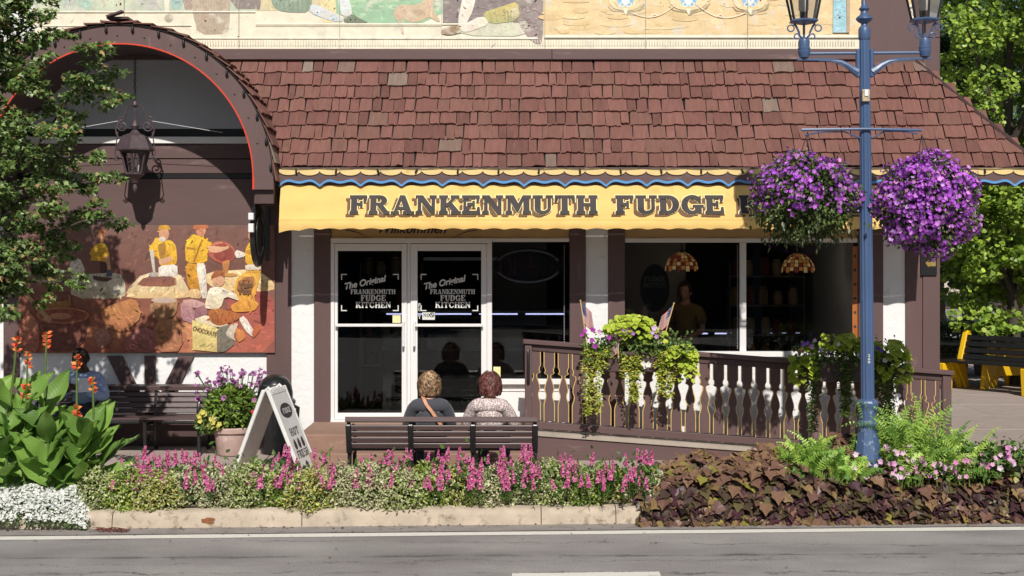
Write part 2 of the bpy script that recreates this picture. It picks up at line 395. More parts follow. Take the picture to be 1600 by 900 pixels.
# pavement slabs
pav = bpy.data.objects.new('pavement', None); COL.objects.link(pav); pav.location = (0, 14, .19); WM['pavement'] = Matrix.Translation((0, 14, .19)); pav['kind'] = 'structure'
pb = MB()
pb.poly([(-9, 13.5, .13), (14.6, 14.4, .13), (14.6, 17, .26), (-9, 17, .26)]); pb.poly([(5.0, 17, .26), (30, 17, .26), (30, 46, .27), (5.0, 46, .27)])
pb.build('pavement_bed', M['soil'], pav)
def slab(x0, x1, y0, y1):
    g = .006; m = MB(); x0 += g; x1 -= g; y0 += g; y1 -= g; dz = rng.normal()*.002
    q = [(x0, y0), (x1, y0), (x1, y1), (x0, y1)]
    m.add([(x, y, gz(y)-.09) for x, y in q]+[(x, y, gz(y)+dz) for x, y in q], [(0,3,2,1),(4,5,6,7),(0,1,5,4),(1,2,6,5),(2,3,7,6),(3,0,4,7)])
    m.build('paving_slab', M['slab'], pav, bevel=.004)
for i in range(16):
    for d0, d1 in ((13.72, 15.0), (15.0, 16.1), (16.1, 17.0)):
        x0 = -8.6+i*1.45
        if d0 == 13.72 and kd(x0+1.45)+.2 > 13.72: slab(x0, x0+1.45, kd(x0+1.45)+.2, d1)
        else: slab(x0, x0+1.45, d0, d1)
for i in range(6):
    for j in range(13): slab(5.3+i*1.6, 6.9+i*1.6, 17+j*1.6, 18.6+j*1.6)
far = sheet('street', pmat('far pale asphalt', rgb('8f8b8a'), .9, .15, .4), [(-20, 40, .30), (90, 40, .30), (90, 140, .45), (-20, 140, .45)])
for j, (d, a, b) in enumerate(((62, 8, 30), (78, 14, 40))):
    mm = MB(); mm.poly([(a, d, .40), (b, d+2, .40), (b, d+2.5, .40), (a, d+.5, .40)]); tag(mm.build('street_line', pmat('yellow road paint', rgb('c98f3f'), .8)), kind='structure')
# planting beds
def bed(name, x0, x1, back):
    m = MB(); n = 24; vs = []
    for i in range(n+1):
        X = x0+(x1-x0)*i/n
        vs += [(X, kd(X)+.19, .0), (X, kd(X)+.19, .165+rng.normal()*.006), (X, back(X), .215+rng.normal()*.006), (X, back(X), .0)]
    m.add(vs, [(i*4+j, (i+1)*4+j, (i+1)*4+j+1, i*4+j+1) for i in range(n) for j in range(3)])
    return tag(m.build(name, M['soil']), kind='structure')
bed('flower_bed', -8, .95, lambda X: 14.02)
bed('vine_bed', .95, 9, lambda X: 14.55+.25*min(1, max(0, X-1)))

# ------------------------------------------------------------------ the shop building
shop = thing('fudge_shop', 'brown and cream fudge shop with shake roof, glass doors and painted upper wall', 'shop', (.6, 17, .31))
WP = 17.0
def wx(px): return PX(px, WP)
def wz(py): return PZ(py, WP)
def wbox(name, mat, x0, x1, y0, y1, d0, d1, parent=shop, bevel=0):      # wall-plane rectangle given by its outline in the elevation
    return box(name, mat, parent, wx(x0), wx(x1), d0, d1, wz(y1), wz(y0), bevel)
BK = WP+.22
# left bay
wbox('wall', M['stucco'], -120, 455, 545, 716, WP+.01, BK)
wbox('wall', M['stucco'], -120, 8, 300, 545, WP+.01, BK)
wbox('wall', M['dkbrown'], 8, 455, 352, 545, WP+.01, BK)
wbox('tympanum', pmat('grey white stucco', rgb('b9bcc2'), .8, .08, 2, bump=.4, bscale=15), -120, 455, 60, 201, WP+.01, BK)
wbox('dark_gap', M['black'], -100, 430, 201, 214, WP+.03, BK)  # recess above the ledge, its shade put in as black colour
wbox('ledge', M['white'], -100, 430, 214, 224.5, WP-.05, BK, bevel=.004)
for a, b in ((226, 247.5), (249, 271)): wbox('board', M['brown_h'], -100, 430, a, b, WP-.012, BK, bevel=.004)
wbox('rail', M['black'], -100, 430, 271.5, 279, WP-.02, BK)  # black strip stands for the shadow gap between the boards, not a rail
wbox('board', M['brown_h'], -100, 430, 279.5, 351.5, WP-.012, BK, bevel=.003)
wbox('post', M['brown'], 7, 31, 352, 716, WP-.04, WP+.005, bevel=.004)
wbox('post', M['brown'], 417, 455.5, 300, 714, WP-.03, WP+.005, bevel=.004)
wbox('base_board', M['dkbrown'], 31, 417, 662, 716, WP-.03, WP+.005, bevel=.004)
def timber(x0, y0, x1, y1, wd):
    a = Vector((wx(x0), WP-.012, wz(y0))); b = Vector((wx(x1), WP-.012, wz(y1))); m = MB()
    hw = wd/130/2
    m.prism([(a.x-hw, a.z), (a.x+hw, a.z), (b.x+hw, b.z), (b.x-hw, b.z)], WP-.03, WP+.005)
    m.build('timber', M['brown'], shop, bevel=.004)
timber(180, 556, 232, 661.5, 24); timber(235, 556, 235, 661.5, 17); timber(292, 556, 240, 661.5, 24)
# mural on a board
mur = thing('mural', 'wide painted mural of confectioners in yellow shirts making chocolate above the wall bench', 'mural', (wx(232), WP-.05, wz(551)))
MD = WP-.055
wbm = box('panel', M['dkbrown'], mur, wx(31), wx(431), MD, WP-.035, wz(551), wz(351))
mp_ = MB(); LAY = [0]; DULL = [.18]
def paint(pts, col, col2=None, smooth=True, dull=0):     # pts in elevation px; flat paint layers
    LAY[0] += 1; d = MD-.001-.00025*LAY[0]
    pts = list(pts)
    if smooth and len(pts) > 3:                   # one corner cutting pass for brush-like outlines
        q = []
        for i in range(len(pts)):
            a, b = pts[i], pts[(i+1) % len(pts)]
            q += [(a[0]*.82+b[0]*.18, a[1]*.82+b[1]*.18), (a[0]*.18+b[0]*.82, a[1]*.18+b[1]*.82)]
        pts = q
    pts = [(min(max(x, 32), 430.5), min(max(y, 351.5), 550.5)) for x, y in pts]
    ys = [p[1] for p in pts]; y0, y1 = min(ys), max(ys); c = rgb(col); c2 = rgb(col2) if col2 else tuple(min(1, k*.80) for k in c)
    if DULL[0]: c, c2 = (tuple(k*(1-DULL[0])+g*DULL[0] for k, g in zip(q_, rgb('8a5546'))) for q_ in (c, c2))
    cols = [tuple(c[k]+(c2[k]-c[k])*((p[1]-y0)/max(1e-6, y1-y0)) for k in range(3)) for p in pts]
    mp_.add([(wx(x), d, wz(y)) for x, y in pts], [tuple(range(len(pts)))], cols)
    strokes(mp_, pts, d, lambda yy: tuple(c[k]+(c2[k]-c[k])*min(1, max(0, (yy-y0)/max(1e-6, y1-y0))) for k in range(3)))
def inside(p, poly):
    r = False
    for i in range(len(poly)):
        a, b = poly[i], poly[i-1]
        if (a[1] > p[1]) != (b[1] > p[1]) and p[0] < (b[0]-a[0])*(p[1]-a[1])/(b[1]-a[1])+a[0]: r = not r
    return r
def strokes(mb, pts, d, cf, amt=.20, dens=1.0):
    # short brush strokes inside a painted patch
    xs = [p[0] for p in pts]; ys = [p[1] for p in pts]; w_, h_ = max(xs)-min(xs), max(ys)-min(ys)
    n = int(min(260, w_*h_/9*dens)); L = min(6, .25*max(3, min(w_, h_)))
    tilt = rng.random()*3
    for i in range(n):
        x, y = min(xs)+w_*rng.random(), min(ys)+h_*rng.random(); a = tilt+rng.normal()*.5; l = L*(.4+.8*rng.random()); t = .22*l+.25
        q = [(x+u*l*cos(a)-v*t*sin(a), y+u*l*sin(a)+v*t*cos(a)) for u, v in ((-1, 0), (-.5, .8), (.5, 1), (1, 0), (.4, -.9), (-.6, -.8))]
        if not inside((x, y), pts) or (rng.random() < (.9 if mb is mp_ else 1.1) and not all(inside(p, pts) for p in q)): continue
        k = 1+rng.normal()*amt; cc = tuple(min(1, max(0, z*k*(1+rng.normal()*.05))) for z in cf(y))
        dd = d-(.00003+.00017*rng.random())*(1 if mb is mp_ else .4)
        mb.add([(wx(px_), dd, wz(py_)) for px_, py_ in q], [(0, 1, 2, 3, 4, 5)], cc)
def ell(cx, cy, rx, ry, n=20, a=0):
    return [(cx+rx*cos(t)*cos(a)-ry*sin(t)*sin(a), cy+rx*cos(t)*sin(a)+ry*sin(t)*cos(a)) for t in np.linspace(0, 2*pi, n, endpoint=False)]
Bc = lambda L: [(280+x/4.09, 340+y/4.09) for x, y in L]
Cc = lambda L: [(x/3.5556, 250+y/3.5556) for x, y in L]
paint([(32, 351), (431, 351), (431, 551), (32, 551)], '735a55', '8a5348', smooth=False)
paint(Cc([(600, 380), (1500, 380), (1500, 640), (600, 640)]), '755850', '6a4840')
paint([(32, 455), (300, 455), (300, 551), (32, 551)], '7c4c3e', 'a3664f', smooth=False)
paint(Bc([(300, 470), (613, 468), (613, 858), (200, 858), (330, 700)]), 'a0504a', 'b0614f')
paint(Bc([(0, 690), (110, 640), (130, 860), (0, 860)]), 'd9986a', 'b8764f')
paint([(40, 520), (120, 505), (200, 520), (290, 512), (300, 551), (40, 551)], 'b97e5c', 'a5604b')
# tables
paint(Cc([(395, 640), (670, 622), (705, 690), (702, 768), (405, 768)]), 'd9d2b8', 'b9ae92')
paint(Cc([(600, 680), (640, 650), (690, 665), (700, 740), (630, 745)]), 'e9e2cc')
paint(Cc([(712, 722), (800, 628), (1002, 622), (1062, 732), (1050, 768), (716, 768)]), 'e8d9b4', 'd6b984')
paint(Cc([(760, 700), (810, 648), (980, 645), (985, 705)]), '7d5248', '8f5d49')
paint(Bc([(178, 345), (500, 328), (613, 412), (613, 468), (330, 474), (185, 430)]), 'f0dcab', 'dfbf85')
# left worker
paint(Cc([(395, 575), (450, 540), (485, 620), (440, 668), (400, 650)]), 'e6e0d2')
paint(Cc([(505, 510), (545, 465), (592, 458), (622, 540), (598, 566), (560, 560), (520, 560)]), 'f0c238', 'd8a230')
paint(Cc(ell(573, 425, 22, 34)), 'd79a74'); paint(Cc([(545, 405), (560, 385), (592, 388), (596, 410), (570, 408)]), 'b5723f')
paint(Cc([(590, 535), (615, 530), (626, 610), (606, 618)]), 'd9a27c'); paint(Cc([(598, 612), (628, 608), (632, 645), (600, 650)]), '56657c')
paint(Cc([(560, 565), (600, 565), (605, 625), (565, 632)]), '4a3a38')
paint(Cc([(520, 640), (560, 648), (640, 655), (600, 678), (535, 668)]), '544540')
# second worker
paint(Cc([(830, 495), (878, 428), (905, 446), (960, 446), (986, 480), (992, 572), (955, 592), (898, 592), (888, 545), (850, 520)]), 'f3c63b', 'd9a02c')
paint(Cc([(880, 470), (930, 455), (925, 560), (900, 560)]), 'b28434')
paint(Cc(ell(918, 412, 28, 40)), 'e2a983'); paint(Cc(ell(908, 440, 19, 14)), 'eae2d4')
paint(Cc([(884, 392), (892, 364), (940, 360), (958, 392), (930, 385)]), 'dba33c')
paint(Cc([(888, 588), (992, 578), (994, 645), (888, 645)]), 'f2ece0'); paint(Cc([(888, 556), (958, 532), (968, 560), (895, 584)]), 'e3b18c')
paint(Cc([(838, 500), (860, 500), (872, 640), (860, 640)]), 'd8d2c6', smooth=False); paint(Cc(ell(862, 636, 26, 14)), 'b7b2a8')
# pouring worker, kettle
paint(Bc([(45, 290), (125, 296), (150, 420), (140, 462), (66, 458)]), 'd79c2c', 'b9801f')
paint(Bc([(72, 455), (140, 455), (150, 518), (70, 512)]), 'e3c08c')
paint(Bc([(45, 185), (62, 140), (95, 105), (150, 122), (195, 152), (242, 185), (250, 217), (187, 216), (187, 288), (50, 292)]), 'f4c636', 'e2ad2c')
paint(Bc([(95, 285), (150, 140), (160, 140), (106, 288)]), 'b37a25', smooth=False); paint(Bc([(52, 185), (108, 195), (108, 210), (52, 200)]), 'c08a28', smooth=False)
paint(Bc([(113, 292), (176, 290), (187, 515), (150, 516)]), 'ece6d8', 'd5cdbd')
paint(Bc(ell(146, 84, 33, 36)), 'dd9a78'); paint(Bc([(92, 70), (108, 44), (184, 40), (201, 72), (150, 70), (115, 84)]), 'c5764c')
paint(Bc(ell(278, 222, 88, 68, a=.25)), 'cf7d62', 'a84f3e'); paint(Bc(ell(288, 224, 72, 56, a=.25)), '9a4a40', '7d352f')
paint(Bc([(283, 280), (332, 268), (322, 335), (300, 372), (285, 330)]), 'c98a4a', 'b0703a')
paint(Bc(ell(330, 366, 50, 12)), 'cf9a58')
paint(Bc([(186, 180), (300, 188), (320, 178), (328, 196), (252, 226), (200, 220)]), 'ecb893')
paint(Bc([(372, 205), (430, 226), (430, 246), (376, 262), (360, 232)]), 'efe6da')
# right worker
paint(Bc([(428, 205), (458, 152), (500, 168), (524, 302), (430, 302)]), 'f1c339', 'dba62c'); paint(Bc([(432, 210), (470, 200), (470, 240), (440, 230)]), 'c9932a')
paint(Bc(ell(474, 116, 26, 38)), 'dca07c'); paint(Bc([(450, 95), (462, 72), (496, 74), (500, 95)]), 'a8653d'); paint(Bc([(428, 300), (524, 300), (530, 335), (430, 335)]), 'e9e0cf')
# boxes
paint(Bc([(18, 528), (100, 518), (186, 552), (105, 582)]), 'd3a9a4'); paint(Bc([(18, 528), (105, 582), (105, 682), (18, 648)]), 'bd8e92', 'a57a80'); paint(Bc([(105, 582), (186, 552), (186, 640), (105, 660)]), '946a72')
paint(Bc([(90, 652), (185, 618), (335, 680), (250, 702)]), 'efe3c0'); paint(Bc([(90, 652), (248, 702), (250, 857), (95, 842)]), 'e0d08a', 'd0bd78', smooth=False)
paint(Bc([(250, 702), (332, 678), (305, 740), (372, 800), (300, 856), (250, 856)]), '7a7d70', '68695e')
# boy reading
paint(Bc([(335, 682), (388, 668), (352, 758), (376, 792), (300, 745)]), 'd8cbb8'); paint(Bc([(385, 642), (428, 628), (492, 735), (476, 762), (430, 722)]), 'ece3d6')
paint(Bc([(490, 690), (520, 675), (525, 720), (480, 770), (470, 740)]), 'c0663f'); paint(Bc([(360, 700), (420, 720), (430, 770), (380, 800)]), 'd38a4c')
paint(Bc([(190, 602), (240, 568), (300, 590), (392, 610), (402, 642), (270, 692), (212, 672)]), 'b8703a', '9a5528')
paint(Bc([(168, 572), (196, 452), (250, 438), (300, 452), (400, 500), (396, 532), (300, 500), (272, 580), (200, 584)]), 'f3ebd6', 'e0d2b2')
paint(Bc(ell(258, 402, 40, 38)), 'e9b48f'); paint(Bc([(210, 378), (238, 336), (290, 338), (302, 384), (270, 372), (214, 394)]), 'a8623a')
paint(Bc([(358, 462), (375, 388), (430, 345), (532, 334), (504, 440), (484, 522), (518, 550), (492, 592), (420, 602), (350, 602), (334, 560), (392, 530)]), 'eab649', 'd3933a')
paint(Bc([(382, 412), (430, 376), (494, 376), (468, 482), (374, 482)]), 'a87448', '96643c')
for i in range(8):
    x = 430+i*13; paint(Bc([(x, 352), (x+12, 352), (x+10, 330-4*(i % 2))]), 'e0a53c', smooth=False)
DULL[0] = .58
# left foreground: sacks, kettle, paddle, baskets
paint(Cc([(228, 765), (400, 735), (408, 822), (232, 835)]), 'b9962f', '8f7326'); paint(Cc(ell(345, 760, 48, 26)), '5b3a30')
paint(Cc([(120, 930), (160, 830), (230, 900), (230, 1070), (120, 1070)]), 'd0876a', 'b9745c')
paint(Cc([(215, 860), (505, 860), (480, 1000), (420, 1060), (280, 1060), (235, 990)]), '4d2a26', '3a201e')
paint(Cc(ell(360, 862, 148, 46)), 'd08a55'); paint(Cc(ell(360, 862, 132, 37)), '8f4330', '7b3828'); paint(Cc(ell(345, 866, 62, 18)), 'e0a070')
paint(Cc([(118, 718), (140, 712), (300, 885), (280, 902)]), 'e3c48c', smooth=False)
paint(Cc([(560, 830), (640, 800), (760, 762), (800, 870), (700, 960), (600, 930)]), 'd89c52', 'c27f48')
paint(Cc([(530, 960), (590, 920), (640, 1000), (560, 1055)]), 'dba28c'); paint(Cc([(700, 1000), (800, 920), (900, 960), (880, 1065), (700, 1065)]), 'c9838a', 'b8706c')
paint(Cc([(840, 790), (1000, 770), (985, 860), (900, 900), (850, 860)]), 'c8a56e', 'a98a5c'); paint(Cc(ell(920, 778, 72, 16)), 'efe6d2')
paint(Cc([(860, 900), (1010, 870), (1020, 1060), (880, 1065)]), 'd5a06a', 'b87a52')
mp_.build('painting', M['paint'], mur)
# ------------------------------------------------------------------ a bold slab letter set (drawn as polygons)
def R_(x0, y0, x1, y1): return [(x0, y0), (x1, y0), (x1, y1), (x0, y1)]
def arcp(cx, cy, ro, ri, a0, a1, n=8):
    out = []
    t = np.linspace(radians(a0), radians(a1), n+1)
    for a, b in zip(t, t[1:]):
        out.append([(cx+ro[0]*cos(a), cy+ro[1]*sin(a)), (cx+ro[0]*cos(b), cy+ro[1]*sin(b)), (cx+ri[0]*cos(b), cy+ri[1]*sin(b)), (cx+ri[0]*cos(a), cy+ri[1]*sin(a))])
    return out
W_, T_, S_ = .25, .12, .11
def stem(x, w=W_, l=.07, r=.07, top=1, bot=1):
    p = [R_(x, 0, x+w, 1)]
    if bot: p.append([(x-l, 0), (x+w+r, 0), (x+w+r, S_*.8), (x+w, S_*1.5), (x, S_*1.5), (x-l, S_*.8)])
    if top: p.append([(x-l, 1), (x-l, 1-S_*.8), (x, 1-S_*1.5), (x+w, 1-S_*1.5), (x+w+r, 1-S_*.8), (x+w+r, 1)])
    return p
def glyph(c):
    if c == 'F': return stem(.07)+[R_(.25, .88, .78, 1), [(.66, .88), (.66, .66), (.74, .66), (.80, .9), (.78, 1)], R_(.25, .46, .55, .58), R_(.5, .36, .58, .68)], .82
    if c == 'E': return stem(.07)+[R_(.25, .88, .8, 1), [(.68, .88), (.70, .68), (.77, .68), (.82, .9), (.8, 1)], R_(.25, .46, .55, .58), R_(.5, .36, .58, .68), R_(.25, 0, .82, .12), [(.7, .12), (.74, .34), (.81, .34), (.84, 0), (.7, 0)]], .86
    if c == 'R': return stem(.07)+arcp(.5, .73, (.32, .27), (.09, .15), -90, 90)+[R_(.28, .88, .5, 1), R_(.28, .46, .5, .58), [(.38, .48), (.62, .5), (.88, .1), (.96, .1), (.96, 0), (.70, 0)]], .97
    if c == 'P': return stem(.07)+arcp(.5, .71, (.34, .29), (.1, .17), -90, 90)+[R_(.28, .88, .5, 1), R_(.28, .42, .5, .54)], .88
    if c == 'A': return [[(.40, 1), (.62, 1), (.96, 0), (.68, 0)], [(.40, 1), (.47, .86), (.22, 0), (.10, 0)], R_(.24, .24, .68, .35), [(-.02, 0), (.34, 0), (.34, .1), (-.02, .1)], [(.56, 0), (1.06, 0), (1.06, .1), (.56, .1)]], 1.06
    if c == 'N': return stem(.1, .13, .1, .06, 0)+stem(.76, .13, .1, .08, 1, 0)+[[(-.0, 1), (.32, 1), (.89, .1), (.89, 0), (.72, 0), (.12, .9), (0, .9)]], 1.02
    if c == 'M': return stem(.1, .12, .1, .07, 0)+stem(.86, .25, .04, .08)+[[(0, 1), (.36, 1), (.64, .42), (.54, .06), (.14, .9), (0, .9)], [(.54, .06), (.62, .2), (.90, .95), (.90, 1), (.82, 1), (.5, .3)]], 1.2
    if c == 'K': return stem(.07)+[[(.3, .42), (.42, .42), (.80, .92), (.66, .92)], [(.36, .56), (.52, .68), (.94, .1), (.66, .1)], R_(.56, .9, .94, 1), R_(.58, 0, 1.02, .1)], 1.0
    if c == 'U': return [R_(.1, .3, .35, 1), R_(0, .9, .45, 1), R_(.72, .3, .84, 1), R_(.62, .9, .94, 1)]+arcp(.47, .3, (.37, .31), (.25, .18), 180, 360)+arcp(.42, .3, (.32, .28), (.08, .17), 180, 270, 5), .95
    if c == 'T': return stem(.34, W_, .08, .08, 0)+[R_(.02, .88, .92, 1), [(.02, 1), (.0, .66), (.08, .66), (.16, .9)], [(.92, 1), (.94, .66), (.86, .66), (.78, .9)]], .94
    if c == 'H': return stem(.07)+stem(.66)+[R_(.3, .44, .68, .56)], .99
    if c == 'D': return stem(.07)+arcp(.42, .5, (.48, .5), (.22, .37), -90, 90, 12)+[R_(.28, .88, .43, 1), R_(.28, 0, .43, .12)], .92
    if c in 'GC':
        p = arcp(.5, .5, (.48, .52), (.23, .38), 40, 320, 16)+[[(.80, .9), (.88, 1), (.88, .64), (.80, .62), (.72, .78)]]
        if c == 'G': p += [R_(.64, .06, .9, .44), R_(.54, .36, 1.0, .46)]
        else: p += [[(.80, .1), (.9, .2), (.9, .36), (.84, .36), (.72, .22)]]
        return p, 1.0
    if c == 'O': return arcp(.5, .5, (.48, .52), (.23, .38), 0, 360, 20), 1.0
    if c == 'I': return stem(.09), .42
    if c == 'L': return stem(.07)+[R_(.25, 0, .8, .12), [(.7, .12), (.74, .38), (.81, .38), (.84, 0), (.7, 0)]], .86
    if c == 'B': return stem(.07)+arcp(.48, .76, (.3, .24), (.08, .13), -90, 90)+arcp(.5, .28, (.36, .28), (.1, .16), -90, 90)+[R_(.28, .88, .5, 1), R_(.28, .45, .5, .56), R_(.28, 0, .5, .12)], .9
    if c == 'S': return arcp(.45, .73, (.37, .28), (.15, .16), 20, 270, 10)+arcp(.47, .28, (.38, .29), (.14, .17), -160, 90, 10), .86
    if c == 'Y': return stem(.32, W_, .08, .08, 0)+[[(.0, 1), (.26, 1), (.50, .45), (.34, .4)], [(.9, 1), (.76, 1), (.44, .45), (.56, .42)]], .9
    if c == '2': return arcp(.4, .7, (.36, .3), (.14, .16), -20, 170, 8)+[[(.52, .6), (.76, .62), (.3, .14), (.02, .0)], R_(.02, 0, .8, .15)], .8
    if c == '6': return arcp(.42, .32, (.4, .33), (.17, .18), 0, 360, 14)+[[(.02, .32), (.26, .4), (.72, 1), (.5, 1)]], .82
    if c == '0': return arcp(.42, .5, (.42, .52), (.18, .34), 0, 360, 16), .84
    return [], .4
def inflate(poly, e):
    n = len(poly); A = sum(poly[i][0]*poly[(i+1) % n][1]-poly[(i+1) % n][0]*poly[i][1] for i in range(n))
    if A < 0: poly = poly[::-1]
    out = []
    for i in range(n):
        a, b, c = Vector(poly[i-1]), Vector(poly[i]), Vector(poly[(i+1) % n])
        d1, d2 = (b-a), (c-b)
        if d1.length < 1e-6 or d2.length < 1e-6: out.append(tuple(b)); continue
        n1 = Vector((d1.y, -d1.x)).normalized(); n2 = Vector((d2.y, -d2.x)).normalized(); mm = n1+n2
        mm = mm/max(.35, mm.length_squared)*2 if mm.length > 1e-3 else n1
        if mm.length > 2: mm = mm.normalized()*2
        out.append((b.x+mm.x*e, b.y+mm.y*e))
    return out
def lettering(mb, text, x0, x1, zb, h, place, off=0, infl=0, shift=(0, 0), gap=.07, space=.5, slant=0):
    """fit text between x0 and x1; place(u, v, d) maps elevation + depth to a world point"""
    gl = [glyph(c) for c in text]; tot = sum((g[1] if g[0] else space)+gap for g in gl)-gap
    sx = (x1-x0)/tot; x = 0; k = 0
    for polys, adv in gl:
        for q in polys:
            if infl: q = inflate(q, infl)
            k += 1
            mb.poly([place(x0+shift[0]+sx*(x+px)+slant*py*h, zb+shift[1]+py*h, off+.00015*(k % 24)) for px, py in q])
        x += (adv if polys else space)+gap
def script(name, text, size, mat, parent, loc, rotx=pi/2, shear=.3, rotz=0, roty=0, bold=.004, align='CENTER', sx=1):
    cu = bpy.data.curves.new(name, 'FONT'); cu.body = text; cu.size = size; cu.shear = shear; cu.offset = bold; cu.align_x = align; cu.fill_mode = 'BOTH'
    tmp = bpy.data.objects.new('tmp', cu); COL.objects.link(tmp)
    bpy.context.view_layer.update()
    me = bpy.data.meshes.new_from_object(tmp.evaluated_get(bpy.context.evaluated_depsgraph_get()))
    bpy.data.objects.remove(tmp)
    Mx = Matrix.Translation(loc) @ Matrix.Rotation(rotz, 4, 'Z') @ Matrix.Rotation(rotx, 4, 'X') @ Matrix.Rotation(roty, 4, 'Z') @ Matrix.Diagonal((sx, 1, 1, 1))
    me.transform(Matrix.Translation(loc).inverted() @ Mx)
    me.materials.clear()
    return link_mesh(name, me, mat, parent, loc)
# mural words
script('lettering', 'CHOCOLATE', .072, M['ink2'], mur, (wx(321), MD-.028, wz(520)), roty=-.28, bold=.001, shear=.1, sx=.68)
script('lettering', 'Yum', .085, M['ink2'], mur, (wx(386), MD-.028, wz(449)), shear=.15, bold=.006, roty=.1)
script('lettering', 'Yum', .085, M['ink2'], mur, (wx(384), MD-.028, wz(459)), shear=.15, bold=.006, roty=.05)

# ------------------------------------------------------------------ main front
def pillar(a, b, c, d, bot=716):
    wbox('timber_post', M['brown'], a, b, 300, bot, WP-.035, BK, bevel=.004)
    wbox('pillar', M['stucco'], b+.25, c-.25, 300, bot, WP-.01, BK)
    wbox('timber_post', M['brown'], c, d, 300, bot, WP-.035, BK, bevel=.004)
wbox('pillar', M['stucco'], 455.7, 490.7, 300, 712, WP-.01, BK)
wbox('timber_post', M['brown'], 491, 517, 300, 680, WP-.035, BK, bevel=.004)
pillar(890, 915, 950, 976)
pillar(1340, 1379, 1414, 1440)
wbox('timber_post', M['brown'], 1440.3, 1467, 60, 716, WP-.045, BK, bevel=.004)
wbox('header_panel', M['panel'], 517.3, 889.7, 300, 372, WP+.02, BK); wbox('header_panel', M['panel'], 976.3, 1339.7, 300, 372, WP+.02, BK)
wbox('base_wall', M['stucco'], 976.3, 1339.7, 557, 716, WP-.0, BK)
wbox('base_panel', M['white'], 769, 889.7, 601, 680, WP+.0, BK); wbox('panel_moulding', M['white'], 778, 884, 608, 611, WP-.012, WP-.001)
script('lettering', 'Willkommen', .16, M['ink'], shop, (wx(642), WP+.017, wz(364)), shear=.35, bold=.004)
for x0, x1, s in ((540, 575, 1), (745, 708, -1)):
    t = MB(); t.tube([(wx(x0+(x1-x0)*u), WP+.012, wz(360+12*u*u)) for u in np.linspace(0, 1, 7)], [.006, .007, .007, .006, .005, .003, .001], 4); t.build('flourish', M['ink'], shop)
# doors
DF, DB = WP-.03, WP+.06
wbox('door_frame', M['alu'], 517.3, 768.7, 372.3, 380, DF-.01, DB, bevel=.003)
wbox('door_frame', M['alu'], 517.3, 523, 380.3, 657, DF-.01, DB, bevel=.003); wbox('door_frame', M['alu'], 761, 768.7, 380.3, 657, DF-.01, DB, bevel=.003)
wbox('door_frame', M['alu'], 636.3, 641.5, 380.3, 655, DF+.02, DB, bevel=.003)
wbox('threshold', M['alu'], 517.3, 768.7, 655.3, 659, WP-.06, DB)
def door(x0, x1, gx0, gx1, name='door'):
    d = bpy.data.objects.new(name, None); COL.objects.link(d); d.location = (wx((x0+x1)/2), WP, wz(655)); adopt(d, shop)
    b = dict(parent=d, bevel=.004)
    wbox('stile', M['alu'], x0, gx0, 381, 655, DF, WP+.02, **b); wbox('stile', M['alu'], gx1, x1, 381, 655, DF, WP+.02, **b)
    wbox('top_rail', M['alu'], gx0+.05, gx1-.05, 381, 392, DF+.003, WP+.02, **b); wbox('bottom_rail', M['alu'], gx0+.05, gx1-.05, 645, 655, DF+.003, WP+.02, **b)
    wbox('glass', M['glass'], gx0-.5, gx1+.5, 391.5, 645.5, WP-.004, WP+.004, parent=d)
    wbox('push_bar', M['alu'], gx0-3, gx1+3, 505.5, 510, DF-.06, DF-.03, **b)
    m = MB(); pl = lambda u, v, dd: (u, WP-.006-dd, v)
    cx = (gx0+gx1)/2+5
    lettering(m, 'FRANKENMUTH', wx(cx-35), wx(cx+35), wz(459.5), .058, pl)
    lettering(m, 'FUDGE', wx(cx-19), wx(cx+20), wz(470), .068, pl)
    lettering(m, 'KITCHEN', wx(cx-27), wx(cx+28), wz(481), .072, pl)
    for sx, sy in ((-1, -1), (1, -1), (-1, 1), (1, 1)):
        X, Z = wx((gx0+gx1)/2+sx*45), wz(457+sy*29); q = -sx*.07; r = sy*.07
        m.poly([pl(X, Z, 0), pl(X+q, Z, 0), pl(X+q, Z+sy*.012, 0), pl(X, Z+sy*.012, 0)]); m.poly([pl(X, Z, .0002), pl(X, Z+r, .0002), pl(X-sx*.012, Z+r, .0002), pl(X-sx*.012, Z, .0002)])
    m.build('lettering', M['decal'], d)
    script('lettering', 'The Original', .105, M['decal'], d, (wx(cx-13), WP-.008, wz(446)), shear=.35, roty=.2, bold=.0035, sx=.95)
    return d
dl = door(523.3, 636, 528, 628); dr = door(641.8, 760.7, 652.5, 752)
for d, X in ((dl, 631), (dr, 648)):
    m = MB(); m.tube([(wx(X), DF-.002, wz(503)), (wx(X), DF-.07, wz(503)), (wx(X), DF-.07, wz(540)), (wx(X), DF-.002, wz(540))], .014, 8); m.build('handle', M['alu'], d, smooth=True)
wbox('notice', pmat('pale yellow notice', rgb('e3dca8'), .6, .2, 60), 613.5, 626, 492.5, 504.5, WP-.012, WP-.007, parent=dl)
st = wbox('sticker', M['decal'], 660, 679.5, 488, 499.5, WP-.012, WP-.007, parent=dr)
m = MB(); pl = lambda u, v, dd: (u, WP-.0135-dd, v)
lettering(m, 'NO', wx(661.5), wx(671.5), wz(495), .04, pl)
m.build('lettering', M['ink'], dr); m = MB()
for q in arcp(0, 0, (.03, .03), (.02, .02), 0, 360, 12): m.poly([pl(wx(675)+a, wz(492)+b, 0) for a, b in q])
m.poly([pl(wx(675)-.02, wz(492)+.012, .001), pl(wx(675)-.013, wz(492)+.02, .001), pl(wx(675)+.02, wz(492)-.012, .001), pl(wx(675)+.013, wz(492)-.02, .001)])
m.build('no_symbol', M['ink'], dr)
m = MB(); pl = lambda u, v, dd: (u, WP-.007-dd, v)
